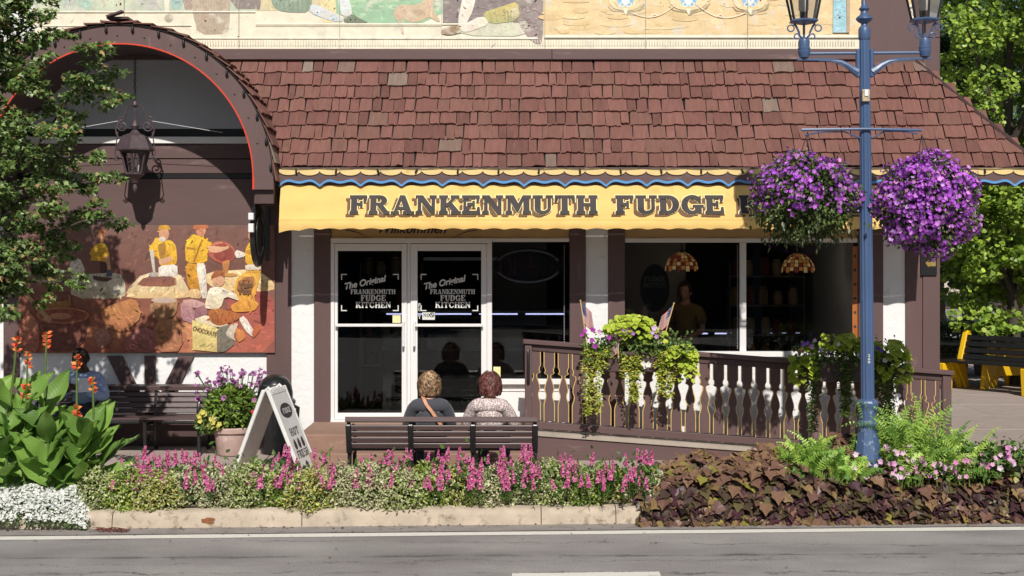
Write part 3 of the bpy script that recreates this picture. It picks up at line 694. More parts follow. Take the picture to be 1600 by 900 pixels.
for ch_, y_ in (('P', 479), ('U', 486), ('T', 498)):
    m = MB(); lettering(m, ch_, wx(653.5), wx(657.5), wz(y_), .04, pl); m.build('lettering', M['decal'], dr)
# windows
def window(x0, x1, y0, y1, mull=()):
    d = bpy.data.objects.new('window', None); COL.objects.link(d); d.location = (wx((x0+x1)/2), WP, wz(y1)); adopt(d, shop)
    b = dict(parent=d, bevel=.003)
    wbox('frame', M['alu'], x0, x1, 372.3, y0, WP-.02, WP+.06, **b)
    wbox('sill', M['white'], x0, x1, y1, y1+8, WP-.07, WP+.1, **b)
    xs = [x0]+[k for mm in mull for k in mm]+[x1]
    for a, c in mull: wbox('mullion', M['alu'], a, c, y0+.3, y1-.2, WP-.025, WP+.05, **b)
    for a, c in zip(xs[::2], xs[1::2]): wbox('glass', M['glass'], a, c, y0-.3, y1+.3, WP+.0, WP+.008, parent=d)
    return d
w1 = window(769, 889.7, 378, 592)
w2 = window(976.3, 1339.7, 379, 549, [(1155.5, 1165.5)])
bd = MB()
for X in (881.5, 1152):
    for i in range(48): bd.sphere((wx(X), WP-.012, wz(384+i*3.4)), .007, 5, 3)
bd.build('bead_string', M['neon'], shop, kind='stuff')
vs_ = wbox('wooden_strip', pmat('orange varnished wood', rgb('a8622f'), .4, .25, 6, (3, 1, .3)), 1331, 1339, 385, 540, WP-.03, WP-.021, parent=w2)
for i in range(6):
    m = MB(); m.lathe([(.018, -.001), (.018, .001)], (wx(1335), WP-.032, wz(400+i*22)), 10, axis='y'); m.build('cutout', M['ink'], w2)
wbox('notice', pmat('yellow paper notice', rgb('dfe0a0'), .6, .25, 45), 771, 782, 573, 599, WP-.004, WP-.001, parent=w1)
# interior: a real room behind the glass
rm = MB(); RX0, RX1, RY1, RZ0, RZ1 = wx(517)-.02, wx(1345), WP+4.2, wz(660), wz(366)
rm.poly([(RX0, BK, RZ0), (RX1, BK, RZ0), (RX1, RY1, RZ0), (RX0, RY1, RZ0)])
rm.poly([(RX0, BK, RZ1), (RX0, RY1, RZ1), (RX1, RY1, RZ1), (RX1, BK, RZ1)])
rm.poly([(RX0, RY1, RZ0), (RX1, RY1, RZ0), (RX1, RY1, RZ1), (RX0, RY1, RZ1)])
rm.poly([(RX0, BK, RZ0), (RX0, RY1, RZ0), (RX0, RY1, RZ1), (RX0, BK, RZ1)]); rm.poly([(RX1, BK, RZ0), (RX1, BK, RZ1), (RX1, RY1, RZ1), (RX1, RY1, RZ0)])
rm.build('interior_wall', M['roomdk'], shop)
box('partition', M['room'], shop, wx(976), wx(1092), WP+1.3, WP+1.4, wz(640), RZ1-.05)
box('partition', M['room'], shop, wx(765), wx(860), WP+1.9, WP+2.0, wz(520), RZ1-.05)
def cabinet(x0, x1, d0, d1, h, label):
    r = thing('display_counter', label, 'counter', ((x0+x1)/2, d0, RZ0))
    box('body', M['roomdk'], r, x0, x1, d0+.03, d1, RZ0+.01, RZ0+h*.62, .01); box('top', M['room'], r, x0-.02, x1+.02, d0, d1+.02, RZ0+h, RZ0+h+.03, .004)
    box('pane', M['clear'], r, x0+.01, x1-.01, d0+.02, d0+.026, RZ0+h*.62, RZ0+h)
    n = max(2, int((x1-x0)/.55))
    for i in range(n):
        a = x0+(x1-x0)*i/n; box('tube_light', M['led'], r, a+.05, a+(x1-x0)/n-.05, d0+.05, d0+.07, RZ0+h-.03, RZ0+h-.012)
    return r
cabinet(wx(585), wx(880)+.1, WP+1.0, WP+1.6, PZ(492, 18)-RZ0+.03, 'glass fronted counter with lit tubes seen through the doors')
cabinet(wx(990), wx(1330), WP+2.6, WP+3.2, .95, 'dim counter standing deep inside behind the right window')
def shelf_unit(x0, x1, d, z0, lab):
    r = thing('shelf_unit', lab, 'shelves', ((x0+x1)/2, d, z0)); hx = [pmat('jar '+h, rgb(h), .3, .1, 20) for h in ('a88a5a', '8c4a3a', 'c9b48a')] if 'jar' not in M else M['jar']; M['jar'] = hx
    for k in range(4):
        z = z0+.5+k*.4; box('shelf', M['room'], r, x0, x1, d, d+.28, z, z+.025)
        for j in range(int((x1-x0)/.19)):
            m = MB(); x = x0+.1+j*.19+rng.normal()*.015; h = .14+.1*rng.random(); m.lathe([(.06, z+.026), (.065, z+.03), (.065, z+h), (.045, z+h+.02), (.05, z+h+.05)], (x, d+.13, 0), 9); m.build('jar', hx[int(rng.integers(3))], r)
    for x in (x0-.02, x1): box('upright', M['room'], r, x, x+.02, d, d+.28, z0, z0+1.9)
shelf_unit(wx(1190), wx(1320), WP+2.4, RZ0+.01, 'dim shelves of jars behind the right pane of the window')
shelf_unit(wx(535), wx(640), WP+2.1, RZ0+.01, 'dim shelves of jars seen through the left door')
hr = thing('ceiling_light_bar', 'white bar standing for the lit line under the ceiling seen through the right door', 'rail', (wx(700), WP+1.2, 2.5))  # white paint stands in for the bright ceiling line; nothing glows
box('bar', M['white'], hr, wx(652), wx(790), WP+1.2, WP+1.26, PZ(407, 18.2), PZ(402, 18.2))
# things in the window
def oval_sign(name, lab, cat, X, y, rx, ry, D, words_, mat, lm):
    c = (PX(X, D), D, PZ(y, D)); s = D/F; rx *= s; ry *= s
    r = thing(name, lab, cat, (c[0], D, c[2]-ry)); m = MB()
    m.prism([(c[0]+rx*cos(t), c[2]+ry*sin(t)) for t in np.linspace(0, 2*pi, 28, endpoint=False)], D, D+.03); m.build('board', mat, r)
    m = MB(); m.tube([(c[0]+rx*.97*cos(t), D-.004, c[2]+ry*.97*sin(t)) for t in np.linspace(0, 2*pi, 29)], .009, 5); m.build('rim', M['dkbrown'], r)
    for wd, zz, hw, hh in words_:
        m = MB(); lettering(m, wd, c[0]-hw*s, c[0]+hw*s, c[2]+zz*s, hh*s, lambda u, v, d: (u, D-.003-d, v)); m.build('lettering', lm, r)
    return r
oval_sign('oval_sign', 'dark oval sign lettered FUDGE hanging inside the window behind the planter', 'sign', 1023, 450, 23, 38, WP+.3,
          [('FUDGE', 10, 16, 8), ('BRITTLES', 1, 17, 7)], M['black'], pmat('grey sign letters', rgb('777269'), .6))
def tiffany(X, y, lab):
    D = WP+.55; c = (PX(X, D), D, PZ(y, D)); r = thing('tiffany_lamp', lab, 'lamp', (c[0], D, c[2]-.1), 'stained glass pendant lamps')
    rad = 26*D/F
    gm = [pmat('stained glass amber', rgb('c98a4a'), .3, .2, 9, emit=rgb('d08a40'), estr=.3), pmat('stained glass red', rgb('96483a'), .3, .2, 9, emit=rgb('a04030'), estr=.22), pmat('stained glass cream', rgb('d8c4a0'), .3, .2, 9, emit=rgb('e0b878'), estr=.38)] if 'tg' not in M else M['tg']
    M['tg'] = gm
    for i in range(6):
        for k in range(22):
            a0, a1 = 2*pi*k/22, 2*pi*(k+.84)/22; t0, t1 = i/6*1.35+.2, (i+.86)/6*1.35+.2
            m = MB(); q = [(rad*sin(t), .19-.19*(1-cos(t))*1.2) for t in (t0, t1)]
            dz = -.022*(k % 2) if i == 5 else 0
            m.poly([(c[0]+q[0][0]*cos(a0), D+q[0][0]*sin(a0), c[2]-.1+q[0][1]), (c[0]+q[0][0]*cos(a1), D+q[0][0]*sin(a1), c[2]-.1+q[0][1]), (c[0]+q[1][0]*cos(a1), D+q[1][0]*sin(a1), c[2]-.1+q[1][1]+dz), (c[0]+q[1][0]*cos(a0), D+q[1][0]*sin(a0), c[2]-.1+q[1][1]+dz)])
            if sin((a0+a1)/2) < .3: m.build('glass_piece', gm[int(rng.choice([0, 0, 1, 2, 1])) if i < 4 else (0, 2, 1)[(k+i) % 3]], r)
    pl_d = bpy.data.lights.new('lamp_light', 'POINT'); pl_d.energy = .9; pl_d.color = (1, .8, .6); pl_d.shadow_soft_size = .05; pl_o = bpy.data.objects.new('lamp_light', pl_d); COL.objects.link(pl_o); pl_o.location = (c[0], D+.02, c[2]-.08)
    m = MB(); m.tube([(c[0], D, c[2]+.08), (c[0], D, RZ1)], .006, 5); m.sphere((c[0], D, c[2]+.085), .03, 8, 5); m.build('rod', M['black'], r)
tiffany(1065, 405, 'stained glass lamp hanging behind the window right of the oval sign'); tiffany(1247, 407, 'stained glass lamp hanging in the window beside the blue lamp post')
op = thing('open_sign', 'unlit oval neon OPEN sign hanging in the window right of the doors', 'sign', (PX(825, WP+.12), WP+.12, PZ(443, WP+.12)))
D = WP+.12; s = D/F; oc = (PX(825, D), PZ(416, D))
m = MB(); m.prism([(oc[0]+54*s*cos(t), oc[1]+29*s*sin(t)) for t in np.linspace(0, 2*pi, 32, endpoint=False)], D+.02, D+.06); m.build('backing', M['black'], op)
for a0, a1 in ((20, 160), (200, 340)):
    m = MB(); m.tube([(oc[0]+50*s*cos(radians(t)), D, oc[1]+25*s*sin(radians(t))) for t in np.linspace(a0, a1, 20)], .013, 6); m.build('ring_tube', M['neon'], op, smooth=True)
LT = {'O': [[(t, u) for t, u in ((.5+.42*cos(a), .5+.5*sin(a)) for a in np.linspace(0, 2*pi, 16))]], 'P': [[(0, 0), (.1, 1), (.6, 1), (.8, .8), (.7, .5), (.05, .45)]], 'E': [[(.8, 0), (0, 0), (.1, 1), (.85, 1)], [(.05, .5), (.7, .5)]], 'N': [[(0, 0), (.1, 1), (.75, 0), (.9, 1)]]}
for i, ch in enumerate('OPEN'):
    m = MB()
    for pl_ in LT[ch]: m.tube([(oc[0]+(-44+i*23+t*19)*s, D-.004, oc[1]+(-15+u*30)*s) for t, u in pl_], .011, 6)
    m.build('letter_tube', M['neonred'], op, smooth=True)

# ------------------------------------------------------------------ upper wall with fresco
FD = WP-.02
wbox('upper_wall', M['stucco'], -120, 1345, -60, 77, FD, BK)
wbox('trim_board', M['brown_h'], -120, 862, 77.3, 94, WP-.06, BK, bevel=.005); wbox('trim_board', M['brown_h'], 862.4, 1345, 77.3, 94, WP-.06, BK, bevel=.005)
wbox('board', M['brown'], 1345.3, 1440, -60, 140, WP-.03, BK, bevel=.004)
wbox('corner_board', M['brown'], 1440.3, 1467, -60, 59.5, WP-.05, BK, bevel=.004)
box('side_wall', M['stucco'], shop, wx(1340), wx(1466), BK+.005, 25, .2, 5.9)
fr_ = MB(); FL = [0]
def fres(pts, col, col2=None, smooth=True, step=1):
    FL[0] += step; d = FD-.001-.0001*FL[0]
    if smooth and len(pts) > 3:
        q = []
        for i in range(len(pts)):
            a, b = pts[i], pts[(i+1) % len(pts)]
            q += [(a[0]*.8+b[0]*.2, a[1]*.8+b[1]*.2), (a[0]*.2+b[0]*.8, a[1]*.2+b[1]*.8)]
        pts = q
    pts = [(min(max(x, -118), 1344.5), min(max(y, -50), 76.8)) for x, y in pts]
    ys = [p[1] for p in pts]; y0, y1 = min(ys), max(ys); c = rgb(col); c2 = rgb(col2) if col2 else c
    c = tuple(k*.80+g*.20 for k, g in zip(c, rgb('d9d2bd'))); c2 = tuple(k*.80+g*.20 for k, g in zip(c2, rgb('d9d2bd')))
    fr_.add([(wx(x), d, wz(y)) for x, y in pts], [tuple(range(len(pts)))], [tuple(c[k]+(c2[k]-c[k])*((p[1]-y0)/max(1e-6, y1-y0)) for k in range(3)) for p in pts])
    strokes(fr_, pts, d, lambda yy: tuple(c[k]+(c2[k]-c[k])*min(1, max(0, (yy-y0)/max(1e-6, y1-y0))) for k in range(3)), .09)
Ec = lambda L: [(x/4, y/4) for x, y in L]
Fc = lambda L: [(400+x/3.478, y/3.478) for x, y in L]
Gc = lambda L: [(840+x/4, y/4) for x, y in L]
fres([(-118, -50), (1345, -50), (1345, 77), (-118, 77)], 'e3dcc4', 'e8e0cb', smooth=False)
fres([(-118, -50), (56, -50), (56, 77), (-118, 77)], 'dfe3e0')
fres(Ec([(220, -200), (1600, -200), (1600, 70), (220, 74)]), 'b5c2ae', smooth=False)
for x0, x1, c in ((230, 380, 'c9cdb6'), (385, 480, 'aab6ac'), (490, 585, '9fc0b4'), (600, 840, 'c3cdb4'), (850, 1020, 'b3b7ae')): fres(Ec([(x0, -200), (x1, -200), (x1, 60), (x0, 64)]), c)
fres(Ec([(1065, -200), (1150, -200), (1150, 60), (1065, 62)]), '8fb7b2'); fres(Ec([(1145, -200), (1215, -200), (1215, 62), (1145, 62)]), '9a7f78')
fres(Ec([(1025, -200), (1065, -200), (1060, 92), (1032, 96)]), 'e6dfcf'); fres(Ec(ell(1057, 116, 27, 27)), 'b0a48f', '96897a')
fres(Ec([(1440, -200), (1640, -200), (1640, 58), (1446, 60)]), '74646a')
fres(Ec([(1200, -200), (1446, -200), (1440, 120), (1425, 215), (1245, 220), (1205, 90)]), 'bba995', 'a59380')
for i in range(12): fres(Ec([(1212+i*19, -190), (1215+i*19, -190), (1235+i*15, 210), (1232+i*15, 210)]), '9d8a78', smooth=False)
fres(Fc([(0, -100), (430, -100), (430, 60), (0, 60)]), 'cdbf98', smooth=False); fres(Fc([(0, -100), (28, -100), (28, 55), (0, 55)]), '74646a')
fres(Fc([(352, -100), (440, -100), (432, 125), (352, 125)]), 'e3d29c')
fres(Fc([(425, -150), (1012, -150), (1016, 128), (440, 128)]), '93c09c', '86b894')
for i in range(26):
    x, y = 460+rng.random()*520, -20+rng.random()*130; fres(Fc(ell(x, y, 14+20*rng.random(), 6+8*rng.random(), 8)), random.choice(['a5cba6', '7fae8a', 'b6d2b0', '8bb79a']))
fres(Fc([(78, -60), (312, -60), (300, 70), (150, 68), (92, 40)]), '7f9c86', '6f8a78')
for i in range(7): fres(Fc([(120+i*26, -10), (128+i*26, -10), (140+i*24, 62), (134+i*24, 62)]), '667f6e')
fres(Fc([(298, 25), (340, 30), (462, 92), (480, 118), (420, 120), (292, 72)]), 'd5dae3', 'c2c9d4')
fres(Fc([(436, -60), (490, -60), (528, 72), (500, 96), (462, 80)]), 'd8dde4'); fres(Fc([(475, 98), (530, 78), (560, 100), (608, 122), (600, 128), (482, 126)]), '55705a', '465c4c')
fres(Fc([(748, 72), (772, 28), (850, 30), (905, 18), (930, -40), (965, -40), (965, 62), (1004, 116), (990, 122), (940, 92), (888, 122), (830, 122), (792, 96), (806, 180), (796, 192), (775, 120), (752, 100)]), 'cdb496', 'bfa284')
fres(Fc([(840, 60), (900, 50), (930, 85), (880, 95)]), 'b79c80')
fres(Fc([(1016, -60), (1430, -60), (1430, 122), (1016, 126)]), '70606a', smooth=False)
fres(Fc([(1120, 120), (1430, 115), (1480, 200), (1110, 195)]), 'c9cab4')
fres(Fc([(1405, -60), (1562, -60), (1560, 242), (1505, 236), (1420, 130)]), '7b6a70', '8d7b80')
for i in range(30):
    x, y = 1030+rng.random()*380, rng.random()*110; fres(Fc(ell(x, y, 10+14*rng.random(), 4+4*rng.random(), 7)), random.choice(['7c6c76', '655660', '83747c']))
for i in range(22):
    x, y = 1440+rng.random()*100, rng.random()*190; fres(Fc(ell(x, y, 6+10*rng.random(), 4+5*rng.random(), 7)), random.choice(['8d7c82', '6c5c63', '9a8a8e']))
fres(Fc([(1100, 148), (1232, 84), (1275, 132), (1135, 184)]), 'ece4d6', 'd9cfc0'); fres(Fc([(1132, -60), (1206, -60), (1180, 60), (1135, 148), (1092, 142)]), 'eee7da', 'ded4c6')
fres(Fc([(1228, 72), (1330, 40), (1424, 8), (1432, 112), (1272, 136)]), 'cfbb62', 'a8a464')
for i in range(9): fres(Fc([(1262+i*17, 60), (1268+i*17, 58), (1285+i*15, 125), (1279+i*15, 126)]), random.choice(['8f9468', 'b3a75c', '77806a']))
fres(Fc([(1004, 168), (1040, 150), (1090, 138), (1128, 176), (1050, 194), (1010, 186)]), '94704c', '7b5a3c')
# cornice lines and dentils
fres([(-118, 17.5), (750, 36), (750, 38.5), (-118, 20)], 'f0e9d4', smooth=False) if False else None
fres([(56, 18), (400, 18), (400, 20), (56, 20)], 'f2ecdc', smooth=False); fres([(56, 40), (300, 39), (300, 41), (56, 41.5)], 'f0ead8', smooth=False)
fres([(400, 37), (745, 37), (745, 39.2), (400, 39.2)], 'f3eddc', smooth=False); fres([(400, 40), (690, 40), (690, 41), (400, 41)], 'b7ae96', smooth=False)
fres([(300, 58.5), (840, 59), (840, 61.5), (300, 61)], 'f4efe2', smooth=False)
fres(Gc([(38, -200), (2100, -200), (2100, 222), (38, 222)]), 'e2c592', 'e0c290', smooth=False)
for i in range(60):
    x, y = 860+rng.random()*470, rng.random()*54; fres(ell(x, y, 8+20*rng.random(), 2+3*rng.random(), 9), random.choice(['e6cd9e', 'd9b983', 'e3c893', 'dec08a']))
fres([(850, 55.5), (1345, 55.5), (1345, 59), (850, 59)], 'f2ead8', smooth=False); fres([(850, 59), (1345, 59), (1345, 60), (850, 60)], 'b5ae9c', smooth=False)
for i in range(250):
    x = 300+i*4.15; fres([(x, 62.5+rng.random()), (x+1.1, 62.5), (x+1.1, 71+rng.random()), (x, 71)], random.choice(['cfc8b4', 'c5bfae', 'd6cfbd']), smooth=False, step=(i == 0))
for sx in (977, 1075, 1171):                                   # three painted shields with scrollwork
    k = 1 if sx != 1075 else 1.15
    fres([(sx-29*k, 8), (sx-20, 18), (sx, 16), (sx+20, 18), (sx+31*k, 3), (sx+28, 16), (sx+8, 21), (sx+2, 26), (sx-3, 20), (sx-22, 19)], '9d8a6a')
    fres([(sx-30*k, -40), (sx+30*k, -40), (sx+27*k, 5), (sx+18, 15), (sx, 17.5), (sx-18, 15), (sx-27*k, 5)], 'ead6ac', 'e3cc9c')
    fres([(sx-16, -40), (sx+16, -40), (sx+13, 8), (sx, 12), (sx-13, 8)], '5aaede' if sx != 1171 else 'a9cfe0', '6bb6df')
    fres([(sx-8, -40), (sx+8, -40), (sx+7, 5), (sx, 9), (sx-7, 5)], 'e8eef0')
    for q in arcp(sx-5, 8, (5, 4), (3.2, 2.4), 0, 300, 8)+arcp(sx+5, 8, (5, 4), (3.2, 2.4), -120, 180, 8): fres(q, 'efe6d2', smooth=False)
    fres([(sx-4, 14), (sx+4, 14), (sx+1, 25), (sx-2, 21)], 'f0e4c6')
for a, b in ((985, 1060), (1085, 1165)):
    t = np.linspace(0, 1, 14); xs = a+(b-a)*t; ys = 20-16*t+14*np.sin(t*pi) if a == 985 else 6+14*t+14*np.sin(t*pi)
    for i in range(13): fres([(xs[i], ys[i]), (xs[i+1], ys[i+1]), (xs[i+1], ys[i+1]+1.4), (xs[i], ys[i]+1.4)], 'f1e6cc', smooth=False)
    for q in arcp((a+b)/2, 25, (4, 2.6), (2.4, 1.4), 0, 360, 10): fres(q, 'f3ead6', smooth=False)
fres([(1301, -50), (1320, -50), (1321, 52), (1300, 52)], '86c4d8', '92c8da', smooth=False)
for i in range(40):
    x, y = 1302+rng.random()*17, rng.random()*50; fres(ell(x, y, 1.5, 1.2, 6), random.choice(['a3d3e0', '74b4cc', '9bcbd6']))
fres([(1321, -50), (1327, -50), (1326, 52), (1321, 52)], 'a98d70', smooth=False)
for x in (195, 374, 531, 690, 851, 1008, 1167): fres([(x, -50), (x+.7, -50), (x+.7, 76), (x, 76)], 'a59d8c', smooth=False)
fr_.build('fresco_painting', M['fresco'], shop)
# ------------------------------------------------------------------ shake roof over the shop front
ACX, ACZ, ARI, ARO = -4.41, 3.47, 1.496, 1.748      # entrance arch: centre and radii
RT = Vector((0, 17.0, 4.935)); RE = Vector((0, 16.15, 3.595)); SL = RE-RT; RL = SL.length; VD = SL/RL; RN = Vector((0, VD.z, -VD.y)); RN = -RN if RN.y > 0 else RN
HT = PX(1429, 17.0); HB = PX(1627, 16.15)
roof = MB()
roof.poly([(-3.6, 17.02, 4.955), (HT, 17.02, 4.955), (HB, 16.15, 3.59), (-2.5, 16.15, 3.59)]); 
roof.poly([(HT, 17.02, 4.955), (HT, 25, 4.955), (HB, 25, 3.59), (HB, 16.15, 3.59)])
roof.poly([(-2.6, 16.15, 3.585), (HB, 16.15, 3.585), (HB, 17.0, 3.585), (-2.6, 17.0, 3.585)])
roof_o = roof.build('roof', M['underlay'], shop)
NR = 8; EXP = RL/NR
shk = []
for k in range(9):
    m = MB(); sk = rng.normal()*.05; sk2 = rng.normal()*.05
    e = [(-.5+.11*i*1.0, 1+rng.normal()*.025) for i in range(10)]; e = [(-.5+i/5, 1+rng.normal()*.03) for i in range(6)]
    n = len(e); curl = [.004*rng.random()+.023+.008*rng.random() for _ in e]
    top = [(-.5+sk, -.18, .004), (.5+sk2, -.18, .004)]
    vs = top+[(x, y, c) for (x, y), c in zip(e, curl)]+[(x, y-.002, c-.021) for (x, y), c in zip(e, curl)]
    fs = [(0, 1)+tuple(range(1+n, 1, -1))]
    fs += [(2+i, 2+i+1, 2+n+i+1, 2+n+i) for i in range(n-1)]
    fs += [(0, 2, 2+n), (1, 2+n+n-1, 2+n-1)]
    m.add(vs, fs); me, _ = m.mesh('shingle', origin=(0, 0, 0))
    bm = bmesh.new(); bm.from_mesh(me); bmesh.ops.recalc_face_normals(bm, faces=bm.faces); bm.to_mesh(me); bm.free()
    me.materials.append(M['shake']); shk.append(me)
allsh = []
for r in range(NR):
    v0 = r*EXP; p = RT+VD*v0; z = (p+VD*EXP*.5).z
    x = ACX+sqrt(max(.0, ARO**2-max(0, z-ACZ)**2))-.06; x -= rng.random()*.1
    xe = HT+(HB-HT)*((r+.75)/NR)
    while x < xe-.03:
        wd = float(np.clip(rng.gamma(6, .026), .075, .26))
        if xe-(x+wd) < .07: wd = xe-x
        allsh.append((r, x, wd, p)); x += wd+.009
order = sorted(range(len(allsh)), key=lambda i: -allsh[i][2])
keep = set(order[:300]); rest = MB()
B3 = Matrix(((1, 0, 0), tuple(VD), tuple(RN))).transposed().to_4x4()
for i, (r, x, wd, p) in enumerate(allsh):
    q = p+RN*.002+VD*float(rng.normal()*.008)
    Mx = Matrix.Translation((x+wd/2, q.y, q.z)) @ B3 @ Matrix.Rotation(float(rng.normal()*.011), 4, 'Z') @ Matrix.Diagonal((wd, EXP, .85+.5*float(rng.random()), 1))
    me = shk[int(rng.integers(9))]
    if i in keep:
        o = bpy.data.objects.new('shingle', me); COL.objects.link(o); o.matrix_world = Mx
        o.parent = roof_o; o.matrix_parent_inverse = wm(roof_o).inverted()
    else:
        rest.add([Mx @ v.co for v in me.vertices], [tuple(f.vertices) for f in me.polygons], rgb(random.choice(['724c45', '7a534b', '65433c', '704f45'])))
M['shake_attr'] = pmat('cedar shake of narrow pieces', attr=True, rough=.85, var=.24, scale=9, bump=.7, bscale=30)
rest.build('narrow_shingles', M['shake_attr'], roof_o, kind='stuff')
hip = MB(); hip.bar((HT, 17.0, 4.955), (HB+.02, 16.13, 3.60), .05, .03); hip.build('hip_edge', M['dkbrown'], roof_o)

# fascia with painted scallops and blue wavy trim
EXL, EXR = PX(436, 16.1), PX(1660, 16.1)
per = .465
def fz(t):
    s = abs(sin(pi*t)); return (s-.7*s**3)/.46*.062
zt, zb = PZ(262, 16.1), PZ(295, 16.1)
fas = bpy.data.objects.new('fascia', None); COL.objects.link(fas); fas.location = ((EXL+EXR)/2, 16.1, zb); adopt(fas, shop)
n = 420; xs = np.linspace(EXL, EXR, n)
m = MB(); up = [(x, zt) for x in xs]; lo = [(x, zb+fz((x-EXL)/per)+.012) for x in xs]
for a in range(n-1):
    m.prism([lo[a], lo[a+1], up[a+1], up[a]], 16.085, 16.13) if False else m.add([(lo[a][0], 16.085, lo[a][1]), (lo[a+1][0], 16.085, lo[a+1][1]), (up[a+1][0], 16.085, zt), (up[a][0], 16.085, zt), (lo[a][0], 16.12, lo[a][1]), (lo[a+1][0], 16.12, lo[a+1][1])], [(0, 1, 2, 3), (0, 4, 5, 1)])
m.build('board', M['brown_h'], fas)
box('backing', M['dkbrown'], fas, EXL+.005, EXR-.01, 16.1205, 16.133, zt-.2, zt+.006)  # hidden box added to stop sun leaking over the fascia
m = MB()
for a in range(n-1):
    m.add([(lo[a][0], 16.078, lo[a][1]+.006), (lo[a+1][0], 16.078, lo[a+1][1]+.006), (lo[a+1][0], 16.078, lo[a+1][1]+.032), (lo[a][0], 16.078, lo[a][1]+.032), (lo[a][0], 16.09, lo[a][1]+.006), (lo[a+1][0], 16.09, lo[a+1][1]+.006), (lo[a+1][0], 16.09, lo[a+1][1]+.032), (lo[a][0], 16.09, lo[a][1]+.032)], [(0, 1, 2, 3), (0, 4, 5, 1), (3, 2, 6, 7)])
m.build('wavy_trim', M['bluetrim'], fas)
m = MB(); nn = int((EXR-EXL)/.232)
sc_me = None
for i in range(nn):
    x0 = EXL+i*.232; pts = [(0, 0), (.232, 0)]+[(.116+.116*cos(t), -.022-.052*sin(t)) for t in np.linspace(0.02, pi-.02, 12)]
    if sc_me is None:
        mm = MB(); mm.prism(pts, 0, .014); sc_me, _ = mm.mesh('scallop', origin=(0, 0, 0)); sc_me.materials.append(M['scallop'])
        bmm = bmesh.new(); bmm.from_mesh(sc_me); bmesh.ops.recalc_face_normals(bmm, faces=bmm.faces); bmm.to_mesh(sc_me); bmm.free()
    o = bpy.data.objects.new('scallop', sc_me); COL.objects.link(o); o.location = (x0, 16.071, zt-.012+float(rng.normal()*.002)); o.parent = fas; o.matrix_parent_inverse = wm(fas).inverted()
# light string along the eave
ls = thing('light_string', 'string of small dark bulbs strung along the yellow scalloped eave', 'light string', (0, 16.06, zt))
m = MB(); m.tube([(x, 16.06, zt-.005-.012*abs(sin((x-EXL)*pi/.46))) for x in np.linspace(EXL, EXR-.05, 160)], .004, 4); m.build('wire', M['black'], ls)
bl = MB(); bl.lathe([(.006, 0), (.011, -.01), (.011, -.03), (.014, -.045), (.003, -.062)], (0, 0, 0), 7); bl_me, _ = bl.mesh('bulb', origin=(0, 0, 0), smooth=True); bl_me.materials.append(M['black'])
for x in np.arange(EXL+.2, EXR-.1, .46):
    o = bpy.data.objects.new('bulb', bl_me); COL.objects.link(o); o.location = (x, 16.058, zt-.012); o.rotation_euler = (0, float(rng.normal()*.3), 0); o.parent = ls; o.matrix_parent_inverse = wm(ls).inverted()

# ------------------------------------------------------------------ awning
aw = thing('awning', 'long yellow fabric awning lettered FRANKENMUTH FUDGE KITCHEN over the doors', 'awning', (1.1, 15.95, PZ(360, 15.96)))
AX0, AX1, AZT, AZB = PX(435.5, 15.98), 4.9, PZ(285, 16.12), PZ(344, 15.975)
AD0, AD1 = 16.135, 16.01
def asag(x, t): return .012*sin(x*5.3+1)*t+.007*sin(x*13+2)*t+.004*sin(x*9+5*t)*t+.006*sin(t*11+x*3)
def apos(x, z, off=0):
    t = (AZT-z)/(AZT-AZB); return (x, AD0+(AD1-AD0)*t-.009*sin(min(1, max(0, t))*pi)+asag(x, min(1, max(t, 0)))-off, z)
n = 200; xs = np.linspace(AX0, AX1, n); m = MB(); rows = np.linspace(0, 1, 8)
m.add([apos(x, AZT+(AZB-AZT)*t) for t in rows for x in xs], [(j*n+i, j*n+i+1, (j+1)*n+i+1, (j+1)*n+i) for j in range(7) for i in range(n-1)])
m.build('canopy', M['yellow'], aw, smooth=True)
VZB = PZ(359, 15.96)
def vwave(x): return VZB+.018*abs(sin((x-AX0)*pi/.232))+(.0 if x > AX0+.35 else -.035*(1-(x-AX0)/.35))
m = MB(); zs = np.linspace(0, 1, 5)
vs = []
for t in zs:
    for x in xs:
        y = apos(x, AZB)[1]; vs.append((x, y-.004-.012*sin(t*3)*(.4+.6*sin(x*7.3)**2), AZB+.001+(vwave(x)-AZB)*t))
m.add(vs, [(j*n+i, j*n+i+1, (j+1)*n+i+1, (j+1)*n+i) for j in range(4) for i in range(n-1)]); m.build('valance', M['yellow'], aw, smooth=True)
for X in (AX0, AX1):
    m = MB(); m.poly([(X, AD0, AZT), (X, 16.9, AZT), (X, 16.95, PZ(345, 16.95)), (X, AD1, vwave(X))]); m.build('end_panel', M['yellow'], aw)
m = MB()
for X in np.linspace(AX0+.05, AX1-.05, 5): m.tube([(X, AD1+.03, AZB-.02), (X, 16.96, AZB+.1)], .012, 6)
m.build('frame', M['alu'], aw)
for X in np.arange(AX0+1.15, AX1-.3, 1.22):
    m = MB(); m.tube([apos(X, AZT+(AZB-AZT)*t, .001) for t in np.linspace(0.1, 1, 8)], .0035, 4); m.build('seam', M['yellow'], aw)
m = MB(); m.tube([tuple(Vector(apos(x, AZB+.006, .003))) for x in xs], .004, 4); m.build('hem', M['yellow'], aw)
sA = F/15.97
def awp(u, v, d): return apos(u, v, .008+d)
for off, infl, sh, mt in ((0, .022, (-.045, -.034), 'ink2'), (.008, .062, (0, 0), 'cream'), (.020, .022, (0, 0), 'ink')):
    for wd, a, b in (('FRANKENMUTH', 546, 934), ('FUDGE', 963, 1133), ('KITCHEN', 1157, 1405)):
        m = MB(); lettering(m, wd, PX(a, 15.96), PX(b, 15.96), PZ(333, 15.96), 28*15.96/F, awp, off, infl, sh, gap=.10); m.build('lettering', M[mt], aw)

